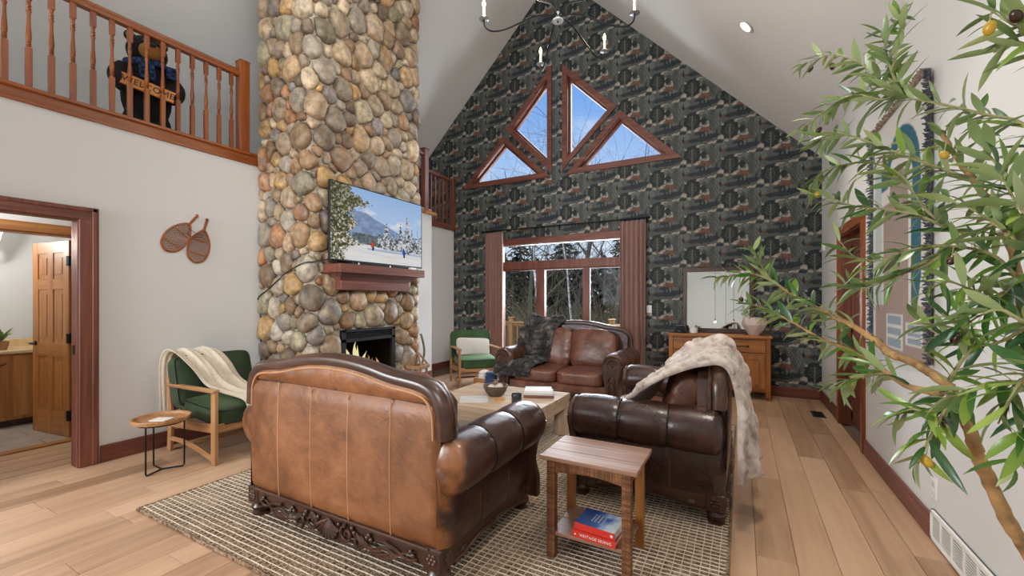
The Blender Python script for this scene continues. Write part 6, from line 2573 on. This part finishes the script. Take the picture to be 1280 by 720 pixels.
# ================================================================ WALL HANGING
def wall_hanging():
    t = thing('wall_blanket', 'woven wall blanket with a teal arch on the right wall behind the olive tree', 'wall hanging', (XR - .016, 3.92, 1.02))
    W_, H_ = 1.20, 1.72
    ny, nz = 100, 140
    p, q = np.meshgrid(np.linspace(0, 1, ny), np.linspace(0, 1, nz), indexing='ij')   # p: 0 = far end, 1 = near end
    col = np.broadcast_to(np.array((.66, .64, .60)), p.shape + (3,)).copy()
    teal, taupe, pale = np.array((.040, .135, .185)), np.array((.36, .27, .235)), np.array((.46, .52, .52))
    # pale column at the far side
    m_ = (p > .06) & (p < .20) & (q < .82)
    col[m_] = pale
    # teal arch: rises over the top and runs down the near side to a point
    arch = (((p - .58) / .30) ** 2 + ((q - .70) / .21) ** 2 < 1) & (q > .70)
    col[arch] = teal
    near = (p > .74 - .02 * np.sin(q * 3)) & (p < .88 - .10 * np.clip((.30 - q) / .2, 0, 1)) & (q > .18) & (q < .72)
    col[near] = teal
    near2 = (p > .20) & (p < .36) & (q > .70) & (q < .80)
    col[near2] = teal
    wh = (((p - .55) / .215) ** 2 + ((q - .68) / .155) ** 2 < 1) | ((p > .33) & (p < .745) & (q < .68))
    col[wh] = np.array((.70, .68, .64))
    tp = (((p - .53) / .165) ** 2 + ((q - .64) / .125) ** 2 < 1) | ((p > .24) & (p < .70) & (q < .64))
    col[tp] = taupe
    bt = (q < .20) & (p > .06)
    col[bt] = taupe
    for (pa, pb, qa, qb) in ((.30, .62, .02, .16), (.66, .90, .05, .13)):
        m_ = (p > pa) & (p < pb) & (q > qa) & (q < qb)
        col[m_] = np.array((.62, .62, .60))
        for k in range(3):
            qq = qa + (qb - qa) * (k + .5) / 3
            m2 = m_ & (np.abs(q - qq) < (qb - qa) * .11) & (p > pa + .03) & (p < pb - .03)
            col[m2] = np.array((.28, .33, .38))
    mb = MB().grid(lambda a, b: (-.006 + .004 * sin(a * 9) * (1 - b), W_ / 2 - W_ * a, H_ * b), ny, nz)
    me = mb.mesh('cloth', M['print_cloth'], True, 180)
    colour(me, col.reshape(-1, 3))
    o = link('cloth', me, t)
    md = o.modifiers.new('thick', 'SOLIDIFY')
    md.thickness = .008
    md.offset = 0
    # tufted fringes down both sides and along the top
    rr = random.Random(9)
    for (nm, mt, side) in (('side_fringe', 'fringe', -1), ('side_fringe', 'fringe', 1), ('top_fringe', 'fringe2', 0)):
        f = MB()
        n_ = 260
        for k in range(n_):
            if side:
                base_ = V3(-.004, side * W_ / 2, H_ * (k + rr.random()) / n_)
                tip = base_ + V3(-.02 - .03 * rr.random(), side * (.010 + .028 * rr.random()), rr.uniform(-.018, .012))
            else:
                base_ = V3(-.004, -W_ / 2 + W_ * (k + rr.random()) / n_, H_)
                tip = base_ + V3(-.02 - .025 * rr.random(), rr.uniform(-.012, .012), .008 + .022 * rr.random())
            f.tube([base_, base_.lerp(tip, .5) + V3(-.008, 0, 0), tip], [.0055, .0065, .003], 4)
        fo = obj(nm, f, mt, t)
        fo['kind'] = 'stuff'


wall_hanging()

# ================================================================ OLIVE TREE
BR={
'trunk':[(0.575,1.220,0.713),(0.495,1.177,0.887),(0.445,1.150,0.977),(0.413,1.133,1.052),(0.392,1.121,1.105),(0.382,1.116,1.143),(0.378,1.137,1.178),(0.369,1.155,1.214),(0.365,1.175,1.229),(0.355,1.215,1.242),(0.336,1.262,1.261),(0.307,1.303,1.273),(0.292,1.329,1.296),(0.277,1.366,1.312)],
'F':[(0.277,1.366,1.312),(0.251,1.409,1.336),(0.225,1.486,1.354),(0.193,1.560,1.380),(0.142,1.623,1.417),(0.092,1.698,1.462),(0.033,1.723,1.492),(-0.031,1.746,1.487),(-0.090,1.770,1.483)],
'Fb':[(0.092,1.698,1.462),(0.057,1.713,1.524),(0.033,1.723,1.577)],
'F2':[(0.358,1.171,1.210),(0.321,1.231,1.210),(0.294,1.273,1.233),(0.261,1.392,1.264),(0.205,1.475,1.286),(0.125,1.546,1.338),(0.064,1.604,1.373),(-0.005,1.646,1.391)],
'F3':[(0.294,1.273,1.233),(0.275,1.343,1.211),(0.243,1.382,1.192),(0.216,1.424,1.150)],
'U':[(0.575,1.220,0.713),(0.550,1.253,0.885),(0.545,1.295,1.092),(0.542,1.316,1.238),(0.540,1.338,1.339),(0.544,1.374,1.449),(0.539,1.394,1.536),(0.528,1.400,1.590),(0.511,1.413,1.635),(0.487,1.423,1.688),(0.467,1.446,1.756),(0.444,1.468,1.827)],
'A':[(0.602,1.349,1.679),(0.556,1.381,1.792),(0.511,1.413,1.835),(0.447,1.492,1.909),(0.397,1.557,1.966),(0.369,1.621,2.040),(0.327,1.689,2.139),(0.274,1.740,2.209),(0.225,1.782,2.227),(0.182,1.804,2.228)],
'A2':[(0.397,1.557,1.966),(0.374,1.567,2.044),(0.364,1.584,2.124),(0.362,1.606,2.194)],
'A4':[(0.374,1.567,2.044),(0.388,1.574,2.112),(0.396,1.579,2.168),(0.388,1.574,2.214)],
'A3':[(0.397,1.557,1.966),(0.350,1.576,1.976),(0.301,1.607,2.014),(0.249,1.647,2.008),(0.205,1.702,1.988),(0.180,1.723,1.973)],
'Bp':[(0.487,1.423,1.688),(0.441,1.432,1.722),(0.389,1.461,1.766),(0.343,1.504,1.815),(0.292,1.556,1.870),(0.244,1.610,1.906),(0.197,1.642,1.895)],
'C':[(0.528,1.400,1.590),(0.494,1.404,1.560),(0.445,1.400,1.567),(0.406,1.413,1.617),(0.391,1.439,1.664),(0.362,1.480,1.734),(0.329,1.519,1.777),(0.274,1.558,1.797),(0.222,1.598,1.791),(0.186,1.635,1.753)],
'D':[(0.445,1.400,1.567),(0.388,1.404,1.607),(0.340,1.457,1.638),(0.285,1.518,1.664),(0.233,1.604,1.713),(0.191,1.638,1.738)],
'E':[(0.544,1.374,1.449),(0.493,1.347,1.501),(0.423,1.332,1.522),(0.353,1.328,1.518),(0.316,1.421,1.503),(0.273,1.455,1.514),(0.241,1.495,1.569)],
'E2':[(0.423,1.332,1.522),(0.387,1.346,1.484),(0.336,1.376,1.459),(0.284,1.427,1.431),(0.245,1.497,1.444)],
'H':[(0.435,1.031,1.254),(0.398,1.011,1.264),(0.358,0.989,1.261),(0.332,0.998,1.241),(0.315,1.023,1.227)],
'I':[(0.365,1.175,1.229),(0.380,1.161,1.273),(0.390,1.154,1.298),(0.389,1.143,1.322),(0.356,1.102,1.354),(0.333,1.090,1.374)],
'G':[(0.359,1.138,1.223),(0.338,1.093,1.196),(0.317,1.058,1.171),(0.295,1.035,1.138),(0.282,1.028,1.102)],
'G2':[(0.338,1.093,1.196),(0.309,1.077,1.188),(0.290,1.089,1.188),(0.269,1.101,1.170)],
'J':[(0.468,1.049,1.802),(0.422,1.024,1.839),(0.404,1.037,1.868),(0.389,1.063,1.910)],
'J2':[(0.468,1.049,1.802),(0.427,1.027,1.813),(0.407,1.039,1.838),(0.396,1.067,1.838)],
'K':[(0.430,0.983,1.244),(0.397,0.965,1.207),(0.382,0.957,1.169),(0.379,0.967,1.128)],
'K2':[(0.417,0.953,1.285),(0.380,0.933,1.285),(0.361,0.934,1.246),(0.351,0.940,1.207)],
'L':[(0.544,1.374,1.449),(0.464,1.252,1.404),(0.406,1.186,1.420),(0.364,1.163,1.436),(0.329,1.144,1.423)],
'N':[(0.456,1.043,1.353),(0.410,1.018,1.364),(0.386,1.027,1.383),(0.362,1.037,1.370),(0.346,1.040,1.350)],
'O':[(0.501,1.124,1.562),(0.445,1.094,1.590),(0.424,1.116,1.635),(0.412,1.155,1.693),(0.411,1.177,1.732)],
'R':[(0.481,1.079,1.461),(0.428,1.050,1.488),(0.402,1.070,1.527),(0.373,1.088,1.566),(0.351,1.122,1.593)],
'S':[(0.468,1.049,1.512),(0.422,1.024,1.531),(0.404,1.037,1.576),(0.397,1.056,1.623)],
'V':[(0.540,1.338,1.339),(0.490,1.288,1.314),(0.445,1.264,1.303),(0.401,1.263,1.313),(0.367,1.279,1.337),(0.346,1.302,1.372)],
}
OL=[(0.211,1.797,2.205),(0.263,1.734,2.170),(0.334,1.659,2.085),(0.225,1.714,1.959),(0.210,1.626,1.730),(0.421,1.365,1.741),(0.393,1.236,1.484),(0.360,0.991,1.848),(0.398,1.011,1.868),(0.356,1.102,1.327),(0.331,1.066,1.171),(0.291,1.022,1.111),(-0.002,1.647,1.399)]

ot = thing('olive_tree', 'tall olive tree in the right foreground with narrow green leaves and a few olives', 'tree', (BR['trunk'][0][0] + .02, BR['trunk'][0][1] - .01, 0))
OB = Vector(ot.location)
orr = random.Random(17)


def leaf_mesh(L_, Wd, bend, fold):
    n_ = 5
    vs, fs = [], []
    for i in range(n_ + 1):
        t = i / n_
        wd = Wd * (sin(pi * min(1, t * .93 + .05)) ** .8)
        if i == n_:
            wd = .0004
        z = -bend * L_ * t * t
        vs += [(t * L_, -wd, z + fold * wd), (t * L_, 0, z), (t * L_, wd, z + fold * wd)]
        if i:
            a = (i - 1) * 3
            fs += [[a, a + 3, a + 4, a + 1], [a + 1, a + 4, a + 5, a + 2]]
    return vs, fs


LV = [leaf_mesh(.074, .0076, .28, .25), leaf_mesh(.066, .0084, .50, .2), leaf_mesh(.086, .0074, .20, .3), leaf_mesh(.058, .0074, .60, .25), leaf_mesh(.072, .0096, -.15, .15)]
LM = [MB().add(*l).mesh('leaf', M['leaf'], True, 180) for l in LV]
leaves = []
for nm, pts in BR.items():
    thick = nm in ('trunk', 'U')
    P = [Vector(p) - OB for p in pts]
    if thick:
        if nm == 'trunk':
            P = [Vector((0, 0, .16)), Vector((.03, .0, .40))] + P
            rad = [.015, .014] + [.0125 - .0045 * (i / (len(P) - 3)) for i in range(len(P) - 2)]
        else:
            P = [Vector((.0, .01, .16)), Vector((.035, .03, .45))] + P
            rad = [.016, .015] + [.0135 - .0085 * (i / (len(P) - 3)) for i in range(len(P) - 2)]
        sp = smoothpath(P, 6)
        rs_ = []
        for i in range(len(sp)):
            t = i / 6
            a = min(len(rad) - 2, int(t))
            r0 = rad[a] + (rad[a + 1] - rad[a]) * min(1, t - a)
            rs_.append(r0 * (1 + .05 * sin(i * .83) + .07 * max(0, sin(i * .41)) ** 6 + orr.uniform(-.03, .03)))
        sp = [p + Vector((orr.uniform(-1, 1), orr.uniform(-1, 1), 0)) * .0022 for p in sp]
        obj('trunk' if nm == 'trunk' else 'stem', MB().tube(sp, rs_, 10), 'bark', ot)
        if nm == 'trunk':
            continue
        sp = sp[48:]
    else:
        sp = smoothpath(P, 6)
        n_ = len(sp)
        r0 = .0075 if nm in ('F', 'F2') else .0042
        obj('branch', MB().tube(sp, [r0 - (r0 - .0011) * i / (n_ - 1) for i in range(n_)], 6), 'bark' if nm in ('F', 'F2') else 'twig', ot)
    # leaves in alternating pairs
    acc = 0.0
    step = .0150
    side = 0
    tot = sum((sp[i + 1] - sp[i]).length for i in range(len(sp) - 1))
    run = 0.0
    for i in range(len(sp) - 1):
        d = sp[i + 1] - sp[i]
        l_ = d.length
        tdir = d.normalized()
        while acc < l_:
            frac = (run + acc) / tot
            if nm in ('F', 'F2') and frac < .12 and orr.random() < .5:
                acc += step
                continue
            pos = sp[i] + d * (acc / l_)
            for q in (0, 1):
                if orr.random() < .08:
                    continue
                ang = side * 1.75 + q * pi + orr.uniform(-.5, .5)
                u_ = tdir.cross(Vector((0, 0, 1)))
                if u_.length < .1:
                    u_ = Vector((1, 0, 0))
                u_.normalize()
                v_ = u_.cross(tdir).normalized()
                out_ = u_ * cos(ang) + v_ * sin(ang)
                ld = (tdir * orr.uniform(.55, 1.0) + out_ * orr.uniform(.55, .95) + Vector((0, 0, orr.uniform(-.30, .18)))).normalized()
                upv = (Vector((0, 0, 1)) + tdir * .3 + Vector((orr.uniform(-.5, .5), orr.uniform(-.5, .5), orr.uniform(-.2, .2))))
                yv = upv.cross(ld)
                if yv.length < .05:
                    continue
                yv.normalize()
                zv = ld.cross(yv)
                roll = orr.uniform(-.7, .7)
                yv, zv = yv * cos(roll) + zv * sin(roll), zv * cos(roll) - yv * sin(roll)
                mt = Matrix((ld, yv, zv)).transposed().to_4x4()
                s_ = orr.uniform(.78, 1.12) * (1.0 - .25 * max(0, frac - .75) / .25)
                mt = Matrix.Translation(pos) @ mt @ Matrix.Diagonal((s_, s_ * orr.uniform(.85, 1.15), s_, 1))
                w_ = pos + OB
                dep = max(.3, -.4758 * w_.x + .8796 * w_.y)
                lat = .8796 * w_.x + .4758 * w_.y
                inside = abs(lat / dep) < 640 / 530 + .03 and -345 / 530 < (w_.z - 1.4) / dep < 375 / 530
                leaves.append(((s_ / dep) * (1 if inside else .01), orr.randrange(len(LM)), mt))
            side += 1
            acc += step * orr.uniform(.75, 1.25)
        acc -= l_
        run += l_
leaves.sort(key=lambda t: -t[0])
for (_, k, mt) in leaves[:300]:
    o = link('leaf', LM[k], ot)
    o.matrix_local = mt
rest = MB()
for (_, k, mt) in leaves[300:]:
    rest.add(LV[k][0], LV[k][1], mt)
o = obj('small_leaves', rest, 'leaf', ot, angle=180)
o['kind'] = 'stuff'
for k, p in enumerate(OL):
    yel = k in (4, 5, 7, 11)
    c = Vector(p) - OB
    om = MB().ell(c, (.0085, .0085, .0118), 12, 8, Euler((.5 * sin(k), .6 * cos(k * 2), 0)).to_matrix())
    oo = obj('olive', om, 'olive_yellow' if yel else 'olive_dark', ot)
    tag(oo, 'yellow olive' if yel else 'dark ripe olive')
    obj('stalk', MB().tube([c + Vector((0, 0, .011)), c + Vector((.004, .004, .03))], .0012, 5), 'twig', oo)
pot = MB().lathe([(0, 0), (.13, 0), (.15, .02), (.175, .26), (.18, .28), (.165, .28), (.155, .23), (0, .22)], 28)
obj('pot', pot, 'lantern', ot)

# ================================================================ OUTSIDE: deck, railing, trees
dk_ = MB().box((-3.0, 8.45, -.12), (7.4, 2.1, .06), 0)
deck = struct('floor_deck', dk_, 'subfloor', smooth=False)
dbm = MB().box((0, 0, 0), (7.4, .136, .03), .003).mesh('deck_board', M['deck_x'], False)
for k in range(14):
    link('deck_board', dbm, deck, (-3.0, 7.50 + .142 * k, -.075))
dr_ = thing('deck_railing', 'wooden deck railing outside the patio window', 'railing', (0, 9.25, -.06))
obj('top_rail', MB().box((-3.0, 0, .90), (7.2, .14, .04), .004), 'deck_x', dr_, smooth=False)
obj('under_rail', MB().box((-3.0, 0, .85), (7.2, .04, .07), .004), 'deck_x', dr_, smooth=False)
obj('bottom_rail', MB().box((-3.0, 0, .10), (7.2, .04, .07), .004), 'deck_x', dr_, smooth=False)
dpm = MB().box((0, 0, .50), (.10, .10, 1.02), .006).box((0, 0, 1.02), (.14, .14, .03), .006).mesh('post', M['deck_z'], False)
for x_ in (-6.4, -5.02, -4.02, -2.5, -.9, .5):
    link('post', dpm, dr_, (x_, 0, 0))
dbl = MB().box((0, 0, .47), (.036, .036, .76), .003).mesh('baluster', M['deck_z'], False)
x_ = -6.3
while x_ < .4:
    link('baluster', dbl, dr_, (x_, 0, 0))
    x_ += .132
struct('ground', MB().box((-6, 38, -2.6), (120, 60, .4), 0), 'ground', smooth=False)

trr = random.Random(31)


def bare_tree(loc, h_, r0, mat, label, seed, spread=.9, dens=1.0, lean=(0, 0), group='bare trees outside the window', depth=4):
    rr = random.Random(seed)
    t = thing('bare_tree', label, 'tree', loc, 0, group)
    tk, tw_ = MB(), MB()
    def grow(p, d, ln, r_, lvl):
        n_ = 5 if lvl < 2 else 3
        pts = [p]
        dd = d.copy()
        for i in range(n_):
            dd = (dd + Vector((rr.uniform(-1, 1), rr.uniform(-1, 1), rr.uniform(-.4, .7))) * (.13 + .05 * lvl)).normalized()
            pts.append(pts[-1] + dd * ln / n_)
        m_ = tk if lvl < 1 else tw_
        m_.tube(pts, [r_ * (1 - .6 * i / n_) for i in range(n_ + 1)], 7 if lvl == 0 else (5 if lvl < 2 else 3), cap=False)
        if lvl >= depth:
            return
        k = [int(11 * dens), 6, 5, 4, 0][lvl]
        for j in range(k):
            tpos = (.25 + .75 * (j + rr.random()) / k) if lvl == 0 else (.2 + .8 * (j + rr.random()) / k)
            i = min(n_ - 1, int(tpos * n_))
            q = pts[i].lerp(pts[i + 1], tpos * n_ - i)
            a = rr.uniform(0, 2 * pi)
            ax = dd.orthogonal().normalized()
            side_ = (ax * cos(a) + dd.cross(ax) * sin(a)).normalized()
            nd = (dd * rr.uniform(.35, .8) + side_ * spread + Vector((0, 0, .15))).normalized()
            grow(q, nd, ln * rr.uniform(.38, .58), r_ * (1 - .6 * tpos) * (.36 if lvl == 0 else .55), lvl + 1)
    grow(Vector((0, 0, 0)), Vector((lean[0], lean[1], 1)).normalized(), h_, r0, 0)
    obj('trunk', tk, mat, t)
    o = obj('twigs', tw_, 'twigs' if mat != 'trunk' else 'trunk', t)
    o['kind'] = 'stuff'
    return t


def conifer(loc, h_, r0, label, seed):
    rr = random.Random(seed)
    t = thing('conifer', label, 'tree', loc, 0, 'dark conifers outside the window')
    obj('trunk', MB().tube([(0, 0, 0), (0, 0, h_)], lambda s: .22 * (1 - s) + .02, 7), 'trunk', t)
    mb = MB()
    z = .6
    while z < h_:
        k = 1 - z / h_
        R = r0 * k ** .8 + .1
        for j in range(int(9 + 7 * k)):
            a = rr.uniform(0, 2 * pi)
            R2 = R * rr.uniform(.7, 1.1)
            dr = rr.uniform(.18, .42)
            d = Vector((cos(a), sin(a), 0))
            s_ = Vector((-sin(a), cos(a), 0))
            for i in range(5):
                t0 = i / 5
                p = d * R2 * (.15 + .85 * t0) + Vector((0, 0, z - dr * R2 * t0 ** 1.4 + rr.uniform(-.08, .08)))
                wd = .16 * R2 * (1 - .6 * t0) + .06
                for q in (-1, 1):
                    tip = p + d * wd * 1.1 + s_ * q * wd * rr.uniform(.7, 1.2) + Vector((0, 0, -wd * rr.uniform(.1, .9)))
                    mb.add([p, p + d * wd * .5 + Vector((0, 0, .03)), tip, p + s_ * q * wd * .35 + Vector((0, 0, -.05))], [[0, 1, 2, 3]])
        z += .30
    o = obj('needles', mb, 'conifer', t, smooth=False)
    o['kind'] = 'stuff'
    return t


bare_tree((-5.9, 13.2, -2.3), 6.0, .085, 'birch', 'pale birch trunk behind the left pane of the patio window', 3, .8, 1.1, group=None)
bare_tree((-4.1, 15.5, -2.3), 6.6, .16, 'trunk', 'dark bare tree behind the middle pane of the patio window', 8, .95, 1.1, (.03, 0), None)
bare_tree((-5.2, 14.2, -2.3), 6.0, .06, 'birch', 'thin pale tree between the birch and the dark bare tree', 12, .9, 1.0, (.05, 0), None)
bare_tree((-2.6, 13.0, -2.4), 5.6, .09, 'birch', 'pale crooked tree behind the right pane of the patio window', 14, 1.1, 1.2, (.25, .1), None)
for (x_, y_, h_, sd, lb) in ((-6.9, 18, 9.4, 22, 'tall bare tree whose crown shows in the left gable lights'), (-3.5, 18.5, 9.4, 25, 'tall bare tree whose crown shows in the right gable lights'),
                             (-8.6, 17.5, 7.6, 33, 'bare tree behind the pale birch'), (-1.0, 18.5, 7.6, 37, 'bare tree far behind the right curtain'), (-11.5, 19.0, 7.8, 41, 'bare tree at the far left of the wood')):
    bare_tree((x_, y_, -2.4), h_, .15, 'trunk', lb, sd, .95, 1.15)
for (x_, y_, h_, r0, sd, lb) in ((-8.0, 20.5, 8.5, 2.4, 1, 'dark conifer behind the left pane'), (-11.6, 22.5, 9.0, 2.6, 2, 'dark conifer left of the window view'), (-5.8, 23.5, 8.0, 2.6, 3, 'dark conifer behind the middle pane'),
                                 (-2.6, 22.5, 8.2, 2.5, 4, 'dark conifer behind the right pane'), (-.2, 22.0, 8.8, 2.5, 5, 'dark conifer behind the right curtain')):
    conifer((x_, y_, -2.4), h_, r0, lb, sd)
# tangled undergrowth behind the railing
ug = MB()
for k in range(3600):
    p = Vector((trr.uniform(-12, 1.5), trr.uniform(11.5, 20), -2.4 + trr.uniform(0, .6)))
    d = Vector((trr.uniform(-.7, .7), trr.uniform(-.3, .3), trr.uniform(.5, 1))).normalized()
    ln = trr.uniform(1.5, 4.6)
    b_ = Vector((trr.uniform(-.5, .5), trr.uniform(-.3, .3), -trr.uniform(.1, .5)))
    ug.tube([p, p + d * ln * .4, p + d * ln * .75 + b_ * .4, p + d * ln + b_], [.014, .011, .008, .003], 3, cap=False)
uo = obj('undergrowth', ug, 'twigs')
tag(uo, 'tangle of bare brush behind the deck railing', 'undergrowth', kind='stuff')
hd_ = MB()
for k in range(20000):
    p = Vector((trr.uniform(-22, 6), trr.uniform(21, 27), trr.uniform(-2.2, 3.2) + trr.uniform(0, .8) ** 2 * 1.5))
    s_ = trr.uniform(.14, .40)
    a = Vector((trr.uniform(-1, 1), trr.uniform(-1, 1), trr.uniform(-1, 1))).normalized() * s_
    b_ = Vector((trr.uniform(-1, 1), trr.uniform(-1, 1), trr.uniform(-1, 1))).normalized() * s_
    hd_.add([p, p + a, p + a * .7 + b_, p + b_ * .8], [[0, 1, 2, 3]])
ho = obj('thicket', hd_, 'conifer', smooth=False)
tag(ho, 'dark green thicket closing off the wood', 'thicket', kind='stuff')
